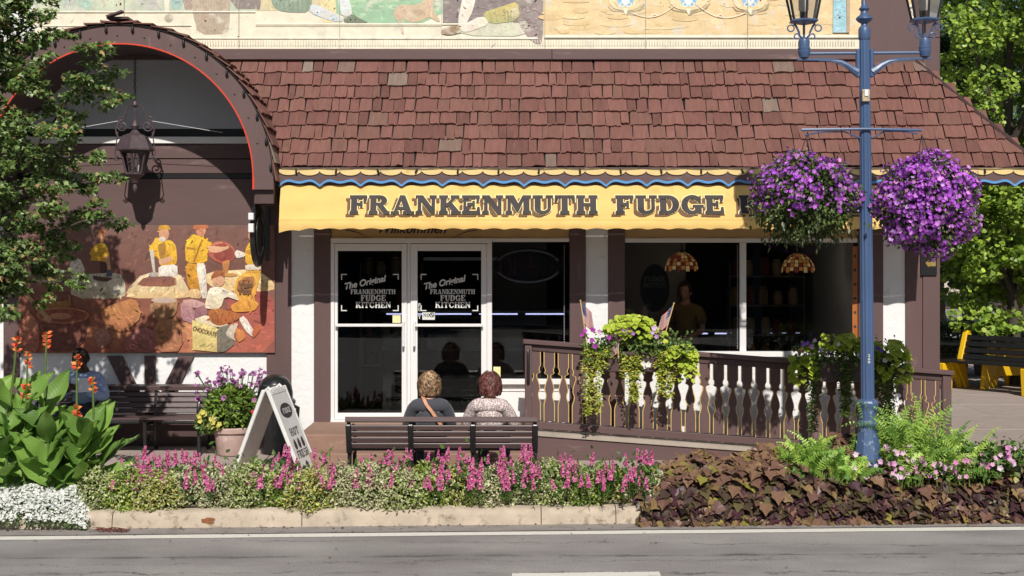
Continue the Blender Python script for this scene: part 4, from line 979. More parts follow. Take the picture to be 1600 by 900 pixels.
# ------------------------------------------------------------------ arched hood at the left
arch = bpy.data.objects.new('arch_hood', None); COL.objects.link(arch); arch.location = (ACX, 15.9, ACZ); adopt(arch, shop)
def ring(mb, r0, r1, d0, d1, a0=0, a1=180, n=60, col=None):
    t = [radians(a0+(a1-a0)*i/n) for i in range(n+1)]; vs = []
    for a in t:
        for r, d in ((r0, d0), (r1, d0), (r1, d1), (r0, d1)): vs.append((ACX+r*cos(a), d, ACZ+r*sin(a)))
    fs = [(i*4+j, i*4+(j+1) % 4, (i+1)*4+(j+1) % 4, (i+1)*4+j) for i in range(n) for j in range(4)]+[(0, 3, 2, 1), (n*4, n*4+1, n*4+2, n*4+3)]
    mb.add(vs, fs, col)
m = MB(); ring(m, ARI, ARO-.02, 15.9, 15.95); zl = PZ(296, 15.9)
m.box(ACX+ARI, ACX+ARO-.02, 15.9, 15.95, zl, ACZ-.0005); m.box(ACX-ARO+.02, ACX-ARI, 15.9, 15.95, zl, ACZ-.0005); m.build('fascia', M['brown'], arch)
m = MB(); ring(m, ARI-.002, ARI+.013, 15.885, 15.899); m.box(ACX+ARI-.002, ACX+ARI+.02, 15.885, 15.899, zl, ACZ-.0005); m.box(ACX-ARI-.02, ACX-ARI+.002, 15.885, 15.899, zl, ACZ-.0005); m.build('red_edging', M['red'], arch)
m = MB(); ring(m, ARI+.03, ARO-.025, 15.952, 17.0); m.build('vault', M['dkbrown'], arch)
m = MB(); m.box(ACX+ARI+.005, ACX+ARO-.03, 15.96, 17.0, PZ(318, 15.96), ACZ-.002); m.build('spring_beam', M['dkbrown'], arch)
m = MB(); m.box(ACX-ARO+.03, ACX-ARI-.005, 15.96, 17.0, PZ(318, 15.96), ACZ-.002); m.build('spring_beam', M['dkbrown'], arch)
st_ = EXP/ARO
for side in (1, -1):
    for k in range(14):
        d = 15.86
        a0 = pi/2-side*(k*st_-.02); a1 = pi/2-side*((k+1)*st_)
        while d < 16.98:
            wd = float(np.clip(rng.gamma(7, .03), .1, .32)); d1 = min(17.0, d+wd-.006)
            if 17.0-(d+wd) < .08: d1 = 17.0
            m = MB(); j = rng.normal()*.008; vs = []
            for a, r0, r1 in ((a0, ARO-.018, ARO-.008), (a1-side*j, ARO+.004+.006*rng.random(), ARO+.024+.006*rng.random())):
                for dd in (d, d1):
                    for r in (r0, r1): vs.append((ACX+r*cos(a), dd, ACZ+r*sin(a)))
            m.add(vs, [(0,1,3,2),(4,6,7,5),(0,4,5,1),(1,5,7,3),(3,7,6,2),(2,6,4,0)]); m.build('shingle', M['shake'], arch); d += wd
            if d1 == 17.0: break
m = MB(); m.box(ACX-.14, ACX+.1, 15.87, 17, ACZ+ARO+.03, ACZ+ARO+.055); m.bar((ACX-.13, 15.86, ACZ+ARO+.05), (ACX+.05, 15.86, ACZ+ARO+.11), .1, .02); m.build('ridge_cap', M['dkbrown'], arch)
m = MB()
for a in range(14, 170, 11): m.sphere((ACX+(ARI+.1)*cos(radians(a)), 15.897, ACZ+(ARI+.1)*sin(radians(a))), .012, 6, 4)
m.build('bolt_heads', M['dkbrown'], arch, kind='stuff')
la = thing('light_string', 'string of small dark bulbs clipped round the arched hood', 'light string', (ACX, 15.88, ACZ+ARO))
m = MB(); m.tube([(ACX+(ARO-.03)*cos(a), 15.885, ACZ+(ARO-.03)*sin(a)) for a in np.linspace(0.02, pi-.02, 60)], .006, 4); m.build('wire', M['black'], la)
for a in range(5, 180, 10):
    r = ARO-.04; o = bpy.data.objects.new('bulb', bl_me); COL.objects.link(o); o.location = (ACX+r*cos(radians(a)), 15.882, ACZ+r*sin(radians(a))); o.scale = (1.35,)*3; o.parent = la; o.matrix_parent_inverse = wm(la).inverted()

# hanging lantern under the arch
D = 16.47; sL = F/D; lx = PX(211, D); LZ = lambda y: PZ(y, D)
hl = thing('hanging_lantern', 'ornate bronze lantern hanging on a chain under the arched hood', 'lantern', (lx, D, LZ(301)))
m = MB()
for i in range(14):
    z = LZ(92)-(LZ(92)-LZ(157))*i/13; m.tube([(lx+.012*cos(t)*(i % 2), D+.012*cos(t)*(1-i % 2), z+.022*sin(t)) for t in np.linspace(0, 2*pi, 9)], .005, 4)
m.build('chain', M['iron'], hl)
q = lambda w_, y: (w_/2/sL, LZ(y)-0)
m = MB(); m.lathe([(.02, LZ(158)), (.035, LZ(161)), (.035, LZ(165)), (.012, LZ(168)), (.009, LZ(187)), (.03, LZ(190)), (.05, LZ(197)), (.03, LZ(202))], (lx, D, 0), 12); m.build('finial', M['bronze'], hl, smooth=True)
m = MB(); m.lathe([(.03, LZ(203)), (.06, LZ(208)), (.15, LZ(213)), (.19, LZ(222)), (.225, LZ(233)), (.225, LZ(235.5)), (.16, LZ(236))], (lx, D, 0), 6); m.build('lantern_roof', M['bronze'], hl)
zt_, zb_ = LZ(236), LZ(271)
for k in range(6):
    a = [2*pi*(k+.5+i)/6 for i in (0, 1)]
    tp = [(lx+.165*cos(t), D+.165*sin(t), zt_) for t in a]; bt = [(lx+.10*cos(t), D+.10*sin(t), zb_) for t in a]
    m = MB(); m.poly([tp[0], tp[1], bt[1], bt[0]]); m.build('pane', M['clear'], hl)
    m = MB(); m.bar(tp[0], bt[0], .02, .02); m.bar(tp[0], tp[1], .02, .03); m.bar(bt[0], bt[1], .02, .02)
    mid = [tuple((tp[0][i]*.5+tp[1][i]*.5) for i in range(3)), tuple((bt[0][i]*.5+bt[1][i]*.5) for i in range(3))]; m.bar(mid[0], mid[1], .01, .01); m.build('frame_bar', M['bronze'], hl)
m = MB(); m.lathe([(.11, LZ(271)), (.11, LZ(273)), (.055, LZ(279)), (.04, LZ(286)), (.02, LZ(287)), (.028, LZ(292)), (.028, LZ(296)), (.006, LZ(301))], (lx, D, 0), 12); m.build('pendant', M['bronze'], hl, smooth=True)
m = MB()
for k in range(3): m.lathe([(.011, LZ(268)), (.011, LZ(250)), (.003, LZ(244))], (lx+.04*cos(k*2.1), D+.04*sin(k*2.1), 0), 7)
m.build('candles', M['frost'], hl)
def spiral(c, r0, r1, a0, turns, n=18): return [(c[0]+(r0+(r1-r0)*i/n)*cos(a0+turns*2*pi*i/n), c[1]+(r0+(r1-r0)*i/n)*sin(a0+turns*2*pi*i/n)) for i in range(n+1)]
for s in (-1, 1):
    m = MB(); e = [(lx+s*.03, D, LZ(164)), (lx+s*.085, D, LZ(166)), (lx+s*.11, D, LZ(176)), (lx+s*.13, D, LZ(184)), (lx+s*.18, D, LZ(191)), (lx+s*.225, D, LZ(201)), (lx+s*.215, D, LZ(210)), (lx+s*.18, D, LZ(216))]
    m.tube(e, .010, 6)
    m.tube([(lx+s*(.145+p[0]), D, LZ(197)+p[1]) for p in spiral((0, 0), .075, .012, 1.2 if s > 0 else 1.9, 1.6*(-1), 22)], .009, 6)
    m.tube([(lx+s*(.165+p[0]), D, LZ(186)+p[1]) for p in spiral((0, 0), .04, .01, -1.5, 1.2, 14)], .008, 5)
    m.build('scroll', M['bronze'], hl, smooth=True)
    m = MB(); m.tube([(lx+s*.2, D, LZ(206)), (lx+s*.235, D, LZ(240)), (lx+s*.2, D, LZ(248))], .007, 5); m.tube([(lx+s*(.215+p[0]), D, LZ(247)+p[1]) for p in spiral((0, 0), .035, .008, 0, -1.3, 12)], .006, 5); m.build('scroll', M['bronze'], hl)
    m = MB(); m.tube([(lx+s*.2, D, LZ(189)), (lx+s*(1.0), D+.1, LZ(206))], .003, 4); m.build('guy_wire', M['alu'], hl)
# round sign seen edge-on beside the arch
D = 16.3; cx, cz = -2.93, PZ(367, D); rs = thing('round_sign', 'round black hanging sign seen edge on between mural and awning', 'sign', (cx, D, cz-.35))
m = MB(); m.lathe([(.33, -.02), (.33, .02)], (cx, D, cz), 36, axis='x'); m.build('disc', M['black'], rs)
m = MB(); m.tube([(cx, D+.345*cos(t), cz+.345*sin(t)) for t in np.linspace(0, 2*pi, 37)], .03, 8); m.build('rim', M['iron'], rs, smooth=True)
m = MB(); m.tube([(cx+.027, D+.24*cos(t), cz+.24*sin(t)) for t in np.linspace(0, 2*pi, 33)], .01, 5); m.build('ring_band', M['iron'], rs)
m = MB(); m.bar((cx, D-.05, cz+.38), (cx, 16.96, cz+.38), .03, .03); m.bar((cx, D, cz+.34), (cx, D, cz+.4), .025, .025); m.bar((cx, 16.95, cz+.42), (cx, 16.95, cz-.3), .05, .03); m.build('bracket', M['iron'], rs)
m = MB(); m.box(cx-.03, cx+.03, D-.44, D-.375, cz+.02, cz+.12); m.box(cx-.03, cx+.03, D-.44, D-.375, cz+.16, cz+.24); m.build('clamp', M['alu'], rs, bevel=.006)
# small yellow arrow board on the corner post
ab = thing('arrow_board', 'small black board with a yellow arrow at the shop corner beside the purple basket', 'sign', (PX(1452, 16.9), 16.9, PZ(428, 16.9)))
D = 16.93; box('board', M['black'], ab, PX(1439, D), PX(1464, D), D, D+.02, PZ(430, D), PZ(385, D))
m = MB(); m.poly([(PX(x, D), D-.002, PZ(y, D)) for x, y in ((1446, 411), (1451, 406), (1451, 408), (1462, 408), (1462, 416), (1451, 416), (1451, 418))]); m.build('arrow', pmat('dull yellow arrow', rgb('8f7a3a'), .6, .2, 20), ab)

# ------------------------------------------------------------------ landing, steps, ramp and railing
RD = 16.1; RS = -.0735; RX0_ = PX(820, RD); RX1_ = PX(1485, RD)
def rtop(X): return PZ(530, RD)+RS*(X-RX0_)
def rbot(X): return rtop(X)-.945
ramp_t = thing('entrance_ramp', 'brown painted concrete ramp with landing and steps at the shop doors', 'ramp', (1, 16.4, .25))
lz = .60
box('landing', M['step'], ramp_t, wx(490), RX0_+.12, 15.72, 16.965, .2, lz, .012)
box('step', M['step'], ramp_t, wx(482), RX0_-.02, 15.42, 15.718, .15, .43, .012)
m = MB(); zz = lambda X: rbot(X)-.085
a, b = RX0_+.125, RX1_+.1
m.add([(a, 16.02, .1), (b, 16.02, .1), (b, 16.02, zz(b)-.05), (a, 16.02, zz(a)-.05), (a, 16.05, .1), (b, 16.05, .1), (b, 16.05, zz(b)-.05), (a, 16.05, zz(a)-.05)], [(0,1,2,3),(4,7,6,5),(0,4,5,1),(3,2,6,7)]); m.build('side_wall', M['brown_h'], ramp_t)
m = MB(); m.add([(a, 16.0, zz(a)-.048), (b, 16.0, zz(b)-.048), (b, 16.0, zz(b)), (a, 16.0, zz(a)), (a, 16.96, zz(a)-.048), (b, 16.96, zz(b)-.048), (b, 16.96, zz(b)), (a, 16.96, zz(a))], [(0,1,2,3),(3,2,6,7),(0,4,5,1),(0,3,7,4),(1,5,6,2)])
m.build('slab', pmat('weathered ramp slab edge', rgb('a79c90'), .9, .25, 3, bump=.5, bscale=30, wear=rgb('5f5049'), wamt=.45, wscale=3.5), ramp_t)
rail = thing('ramp_railing', 'brown railing of fretwork boards with gold outlines along the entrance ramp', 'railing', ((RX0_+RX1_)/2, RD, .4))
def slanted(name, x0, x1, f0, f1, d0, d1, mat, bevel=.006):
    m = MB(); m.add([(x0, d0, f0(x0)), (x1, d0, f0(x1)), (x1, d1, f0(x1)), (x0, d1, f0(x0)), (x0, d0, f1(x0)), (x1, d0, f1(x1)), (x1, d1, f1(x1)), (x0, d1, f1(x0))],
                  [(0,3,2,1),(4,5,6,7),(0,1,5,4),(1,2,6,5),(2,3,7,6),(3,0,4,7)]); return m.build(name, mat, rail, bevel=bevel)
slanted('cap_rail', RX0_-.02, RX1_+.02, lambda X: rtop(X)-.05, rtop, RD-.07, RD+.07, M['brown_h'])
slanted('top_rail', RX0_+.085, RX1_-.1, lambda X: rtop(X)-.125, lambda X: rtop(X)-.052, RD-.025, RD+.03, M['dkbrown'])
slanted('bottom_rail', RX0_+.085, RX1_-.1, lambda X: rbot(X)-.06, lambda X: rbot(X)+.02, RD-.04, RD+.045, M['brown_h'])
for X0, X1 in ((RX0_, RX0_+.083), (RX1_-.1, RX1_)):
    m = MB(); m.box(X0, X1, RD-.045, RD+.045, .2, rtop((X0+X1)/2)-.055); m.build('post', M['brown'], rail, bevel=.006)
m = MB(); X = RX0_+.04; z0 = rtop(X)
m.tube([(X, RD-.045, z0-.12), (X, RD-.09, z0-.12), (X, RD-.10, z0-.16), (X, RD-.10, z0-.42), (X, RD-.09, z0-.46), (X, RD-.045, z0-.46)], .018, 8); m.build('handle', M['iron'], rail, smooth=True)
PT = .1605; HB_ = .80
gp = [(0, .017), (.22, .017), (.25, .030), (.285, .032), (.31, .020), (.325, .034), (.335, .054), (.36, .060), (.39, .056), (.44, .042), (.50, .028), (.55, .024), (.58, .030), (.61, .040), (.65, .040), (.69, .032), (.73, .020), (.76, .017), (1, .017)]
R_edge = [(PT/2-g, -t*HB_) for t, g in gp]; L_edge = [(-x, z) for x, z in R_edge]
m = MB(); m.prism(L_edge+R_edge[::-1], -.011, .011); bo_me, _ = m.mesh('board', origin=(0, 0, 0))
bmm = bmesh.new(); bmm.from_mesh(bo_me); bmesh.ops.recalc_face_normals(bmm, faces=bmm.faces); bmm.to_mesh(bo_me); bmm.free(); bo_me.materials.append(M['brown'])
go_mes = []
for E, s in ((R_edge, 1), (L_edge, -1)):
    m = MB()
    for (xa, za), (xb, zb_2) in zip(E, E[1:]): m.add([(xa-.008*s, -.0135, za), (xa+.0005*s, -.0135, za), (xb+.0005*s, -.0135, zb_2), (xb-.008*s, -.0135, zb_2), (xa+.001*s, .0, za), (xb+.001*s, 0, zb_2)], [(0, 1, 2, 3), (1, 4, 5, 2)])
    go_me, _ = m.mesh('gold_line', origin=(0, 0, 0)); go_me.materials.append(M['gold']); go_mes.append(go_me)
X = RX0_+.083+.035
while X < RX1_-.1-.05:
    o = bpy.data.objects.new('board', bo_me); COL.objects.link(o); o.location = (X, RD, rtop(X)-.115); o.parent = rail; o.matrix_parent_inverse = wm(rail).inverted()
    WM[o.name] = Matrix.Translation(o.location)
    for go_me in go_mes:
        g = bpy.data.objects.new('gold_line', go_me); COL.objects.link(g); g.location = o.location; g.parent = o; g.matrix_parent_inverse = WM[o.name].inverted()
    X += PT

# ------------------------------------------------------------------ street lamp
D = 13.9; sP = F/D; lx = PX(1357, D); LZ = lambda y: PZ(y, D); gz0 = .2
lp = thing('street_lamp', 'tall blue double headed street lamp post rising from the vine bed', 'street lamp', (lx, D, gz0))
m = MB(); m.lathe([(.17, gz0), (.17, gz0+.12), (.145, gz0+.16), (.14, LZ(715)), (.125, LZ(700)), (.095, LZ(668)), (.105, LZ(664)), (.108, LZ(660)), (.09, LZ(656)), (.096, LZ(640)), (.105, LZ(634)), (.108, LZ(629)), (.10, LZ(626)), (.072, LZ(623))], (lx, D, 0), 16, flute=.05); m.build('base', M['bluebase'], lp)
m = MB(); m.lathe([(.066, LZ(624)), (.063, LZ(400)), (.053, LZ(125)), (.050, LZ(62))], (lx, D, 0), 24, flute=.10); m.build('shaft', M['blue'], lp)
m = MB(); m.lathe([(.052, LZ(62)), (.058, LZ(60)), (.058, LZ(46)), (.05, LZ(43)), (.032, LZ(40)), (.03, LZ(37)), (.06, LZ(34)), (.082, LZ(30)), (.075, LZ(27)), (.04, LZ(23)), (.032, LZ(18)), (.052, LZ(14)), (.03, LZ(10)), (.012, LZ(0)), (.004, LZ(-16))], (lx, D, 0), 20); m.build('finial', M['blue'], lp, smooth=True)
m = MB(); m.box(lx-.085, lx-.05, D-.03, D+.03, LZ(121), LZ(77)); m.box(lx+.05, lx+.085, D-.03, D+.03, LZ(121), LZ(77)); m.build('arm_bracket', M['blue'], lp, bevel=.008)
m = MB(); m.box(lx-.045, lx+.03, D-.085, D-.045, LZ(160), LZ(141)); m.build('outlet_box', pmat('pale outlet box', rgb('b6a588'), .6, .2, 20, wear=rgb('8a7a64'), wamt=.45, wscale=15), lp, bevel=.006); m = MB(); m.box(lx-.025, lx+.012, D-.095, D-.086, LZ(152), LZ(141.5)); m.build('outlet_cover', M['alu'], lp, bevel=.004)
m = MB()
lettering(m, '2', lx-.012, lx+.012, LZ(557), .026, lambda u, v, d: (u, D-.068-d, v)); lettering(m, '6', lx-.012, lx+.012, LZ(562), .026, lambda u, v, d: (u, D-.068-d, v)); lettering(m, '0', lx-.012, lx+.012, LZ(567), .026, lambda u, v, d: (u, D-.068-d, v))
m.build('number', M['decal'], lp)
for s in (-1, 1):
    ax = lx+s*.593
    m = MB(); m.tube([(lx+s*.08, D, LZ(83)), (ax-s*.04, D, LZ(83))], .016, 8); m.build('arm_rod', M['blue'], lp, smooth=True)
    m = MB(); pts = [(lx+s*.07, D, LZ(113)), (lx+s*.12, D, LZ(108)), (lx+s*.17, D, LZ(102)), (lx+s*.24, D, LZ(96.5)), (lx+s*.33, D, LZ(93.5)), (lx+s*.45, D, LZ(92.5)), (ax+s*.07, D, LZ(92))]
    for a, b, h in zip(pts, pts[1:], (.07, .06, .05, .035, .026, .018)): m.bar(a, b, .03, h)
    m.tube(pts, [.045, .036, .028, .02, .015, .012, .011], 8); m.build('arm_brace', M['blue'], lp)
    m = MB(); m.lathe([(.02, LZ(90)), (.045, LZ(89)), (.05, LZ(86)), (.06, LZ(82)), (.062, LZ(79)), (.055, LZ(78)), (.06, LZ(75)), (.06, LZ(74)), (.054, LZ(73)), (.056, LZ(64)), (.05, LZ(61)), (.02, LZ(60))], (ax, D, 0), 16); m.build('lantern_cup', M['blue'], lp, smooth=True)
    ln = bpy.data.objects.new('lantern', None); COL.objects.link(ln); ln.location = (ax, D, LZ(60)); adopt(ln, lp)
    lo, hi = LZ(32), LZ(-34); rb_, rt_ = .125, .215
    m = MB(); m.lathe([(.03, LZ(38)), (.145, lo-.012), (.15, lo), (.13, lo+.012)], (ax, D, 0), 6); m.build('gallery', M['blue'], ln)
    for k in range(6):
        a = [2*pi*(k+.5+i)/6 for i in (0, 1)]; bt = [(ax+rb_*cos(t), D+rb_*sin(t), lo) for t in a]; tp = [(ax+rt_*cos(t), D+rt_*sin(t), hi) for t in a]
        m = MB(); m.poly([bt[0], bt[1], tp[1], tp[0]]); m.build('pane', M['clear'], ln)
        m = MB(); m.bar(bt[0], tp[0], .018, .018); m.bar(tp[0], tp[1], .02, .025); m.build('frame_bar', M['iron'], ln)
    m = MB(); m.lathe([(.25, hi+.01), (.24, hi+.03), (.12, hi+.15), (.06, hi+.17), (.05, hi+.2), (.02, hi+.26)], (ax, D, 0), 6); m.build('lantern_roof', M['blue'], ln)
    m = MB(); m.lathe([(.03, LZ(31)), (.035, LZ(22)), (.035, LZ(18))], (ax, D, 0), 12); m.build('socket', M['bronze'], ln, smooth=True)
    m = MB(); m.lathe([(.036, LZ(18)), (.05, LZ(14)), (.05, LZ(-24)), (.02, LZ(-28))], (ax, D, 0), 14); m.build('globe', M['frost'], ln, smooth=True)
    m = MB(); m.tube([(ax, D, LZ(60)), (ax, D, LZ(36))], .012, 6)
    for t in (-1, 1):
        m.tube([(ax+t*.015, D-.01, LZ(60)), (ax+t*.05, D-.02, LZ(55)), (ax+t*.055, D-.03, LZ(50)), (ax+t*.085, D-.03, LZ(40)), (ax+t*.105, D-.03, LZ(37))], .011, 6)
        m.tube([(ax+t*(.135+p[0]), D-.03, LZ(44)+p[1]) for p in spiral((0, 0), .034, .03, 1.6, 1, 14)], .007, 5)
        m.tube([(ax+t*(.075+p[0]), D-.03, LZ(57)+p[1]) for p in spiral((0, 0), .03, .02, 2.5, -.8, 12)], .007, 5)
    m.build('scroll', M['blue'] if s < 0 else M['blue'], ln, smooth=True)
m = MB(); m.tube([(PX(1257, D), D-.02, LZ(202)), (lx, D-.07, LZ(202.5)), (PX(1444, D), D-.02, LZ(204.5))], .014, 8); m.build('hanger_bar', M['blue'], lp, smooth=True)
m = MB()
for s, xe in ((-1, 1262), (1, 1438)):
    xe = PX(xe, D); m.tube([(lx+s*.06, D-.03, LZ(216)), (lx+(xe-lx)*.35, D-.03, LZ(206)), (lx+(xe-lx)*.7, D-.03, LZ(206)), (xe, D-.02, LZ(210))], .007, 6)
m.build('hanger_brace', M['blue'], lp, smooth=True)
# tilt the whole post a little, as in the photograph
lp.rotation_euler = (0, -.009, 0)
# ------------------------------------------------------------------ benches
def make_bench(label, loc, rz):
    L = .93; b = thing('park_bench', label, 'bench', (0, 0, 0), 'dark slatted benches')
    for x in (-L, -.31, .31, L):
        m = MB(); w_ = .02
        m.tube([(x, -.27, 0), (x, -.24, .1), (x, -.25, .40)], [.024, .02, .022], 8); m.tube([(x, -.25, .40), (x, 0, .385), (x, .2, .40)], .022, 8)
        m.tube([(x, .29, 0), (x, .23, .12), (x, .2, .40), (x, .235, .52), (x, .30, .755)], [.026, .022, .022, .022, .018], 8)
        m.tube([(x, -.26, .06), (x, 0, .2), (x, .26, .06)], .014, 6)
        if abs(x) > .5: m.tube([(x, -.25, .40), (x, -.28, .52), (x, -.24, .61), (x, -.12, .635), (x, .1, .62), (x, .26, .62)], [.02, .02, .022, .024, .022, .016], 8)
        m.build('cast_frame', M['iron'], b, smooth=True)
    def slat(name, y, z, ty, w_, t=.022):
        a = Vector((0, y, z)); m = MB()
        u = Vector((0, cos(ty), sin(ty))); v = Vector((0, -sin(ty), cos(ty)))
        q = [a+u*(i*w_/2)+v*(j*t/2) for i, j in ((-1,-1),(1,-1),(1,1),(-1,1))]
        m.add([(-L-.03, p.y, p.z) for p in q]+[(L+.03, p.y, p.z) for p in q], [(0,1,2,3),(4,7,6,5),(0,4,5,1),(1,5,6,2),(2,6,7,3),(3,7,4,0)])
        m.build(name, M['bench'], b, bevel=.004)
    for y in (-.255, -.165, -.075, .015, .105): slat('slat', y, .425+.12*max(0, abs(y)-.2), .0, .078)
    for i in range(4):
        t = (i+.5)/4; slat('slat', .195+.10*t, .445+.25*t, radians(70), .054)
    slat('cap_slat', .29, .745, radians(10), .105, .052)
    for x in (-L, -.31, .31, L):
        m = MB(); m.bar((x, .235, .40), (x, .335, .70), .055, .022, up=(0, -1, .3)); m.build('stanchion', M['iron'], b, bevel=.008)
    b.location = loc; b.rotation_euler = (0, 0, rz)
    return b
BF = make_bench('dark slatted bench seen from behind with two women sitting on it', (-.70, 14.40, .205), pi)
# the wall bench is a second one
bench2 = copy_tree(BF, (-4.53, 16.5, .285), 0, label='dark slatted bench against the mural wall beside the potted asters')

# ------------------------------------------------------------------ people
def skin_mesh(V, E, R, lv=2, root=0):
    me = bpy.data.meshes.new('tmp'); me.from_pydata([tuple(v) for v in V], E, [])
    o = bpy.data.objects.new('tmp', me); COL.objects.link(o)
    o.modifiers.new('s', 'SKIN'); sub = o.modifiers.new('u', 'SUBSURF'); sub.levels = lv; sub.render_levels = lv
    sk = me.skin_vertices[0].data
    for i, r in enumerate(R): sk[i].radius = r if hasattr(r, '__len__') else (r, r); sk[i].use_root = (i == root)
    bpy.context.view_layer.update()
    ev = bpy.data.meshes.new_from_object(o.evaluated_get(bpy.context.evaluated_depsgraph_get()))
    bpy.data.objects.remove(o); return ev
def graph(chains):
    """chains of (name, pos, radius); a bare name refers to an earlier joint"""
    idx = {}; V = []; E = []; R = []
    for ch in chains:
        prev = None
        for j in ch:
            if isinstance(j, str): k = idx[j]
            else:
                k = len(V); idx[j[0]] = k; V.append(Vector(j[1])); R.append(j[2])
            if prev is not None: E.append((prev, k))
            prev = k
    return V, E, R
def head_mesh(c, tilt=0, k=1.0):
    bm = bmesh.new(); bmesh.ops.create_uvsphere(bm, u_segments=24, v_segments=18, radius=1)
    for v in bm.verts:
        x, y, z = v.co; jaw = 1-.28*max(0, -z-.1)-.06*max(0, z)
        X = x*.076*jaw; Y = y*.094*(1-.12*max(0, -z)); Z = z*.118
        if y > 0:
            f = max(0, 1-abs(x)*4.2)*max(0, 1-abs(z+.12)*3.2); Y += .026*f*(1 if z < .02 else .5)     # nose
            for s in (-1, 1): Y -= .012*max(0, 1-((x-s*.40)**2*14+(z-.06)**2*40))                       # eye sockets
            Y += .007*max(0, 1-abs(x)*2.5)*max(0, 1-abs(z+.44)*9)                                        # lips
            Y += .012*max(0, 1-abs(x)*2.2)*max(0, 1-abs(z+.78)*4)                                        # chin
        v.co = (X, Y, Z)
    for s in (-1, 1):
        r = bmesh.ops.create_uvsphere(bm, u_segments=10, v_segments=7, radius=1)
        for v in r['verts']: v.co = (s*.077+v.co.x*.010, -.008+v.co.y*.02+v.co.z*.004, -.008+v.co.z*.034)
    Mx = Matrix.Translation(c) @ Matrix.Rotation(-tilt, 4, 'X') @ Matrix.Scale(k, 4)
    bm.transform(Mx); me = bpy.data.meshes.new('head'); bm.to_mesh(me); bm.free(); return me, Mx
def join(meshes, name, sm=0):
    bm = bmesh.new()
    for me in meshes: bm.from_mesh(me)
    bmesh.ops.recalc_face_normals(bm, faces=bm.faces)
    for _ in range(sm): bmesh.ops.smooth_vert(bm, verts=bm.verts, factor=.5, use_axis_x=True, use_axis_y=True, use_axis_z=True)
    if sm:
        bm.normal_update()
        for v in bm.verts: v.co += v.normal*.019
    out = bpy.data.meshes.new(name); bm.to_mesh(out); bm.free()
    out.polygons.foreach_set('use_smooth', [True]*len(out.polygons)); return out
def hand(nm, wrist, fwd, side, palm_n, curl=.5):
    """palm + five fingers; fwd = pointing direction, side = towards the thumb, palm_n = direction the palm faces"""
    w0 = Vector(wrist); f = Vector(fwd).normalized(); s = Vector(side).normalized(); p = Vector(palm_n).normalized()
    ch = [[nm+'w', (nm+'p', w0+f*.045, (.030, .017)), (nm+'k', w0+f*.085, (.032, .014))]]
    for i, (o, ln) in enumerate(((.027, .072), (.009, .082), (-.009, .076), (-.026, .06))):
        b = w0+f*.098+s*o; c1 = f*cos(curl*.6)+p*sin(curl*.6); c2 = f*cos(curl*1.5)+p*sin(curl*1.5); c3 = f*cos(curl*2.3)+p*sin(curl*2.3)
        ch.append([nm+'k', (nm+'f%da' % i, b, .0085), (nm+'f%db' % i, b+c1*ln*.45, .0085), (nm+'f%dc' % i, b+c1*ln*.45+c2*ln*.32, .008), (nm+'f%dd' % i, b+c1*ln*.45+c2*ln*.32+c3*ln*.23, .0065)])
    t0 = w0+f*.035+s*.033
    ch.append([nm+'p', (nm+'ta', t0, .011), (nm+'tb', t0+(f*.6+s*.7+p*.3).normalized()*.034, .0095), (nm+'tc', t0+(f*.6+s*.7+p*.3).normalized()*.034+(f*.9+s*.15+p*.5).normalized()*.03, .0075)])
    return ch
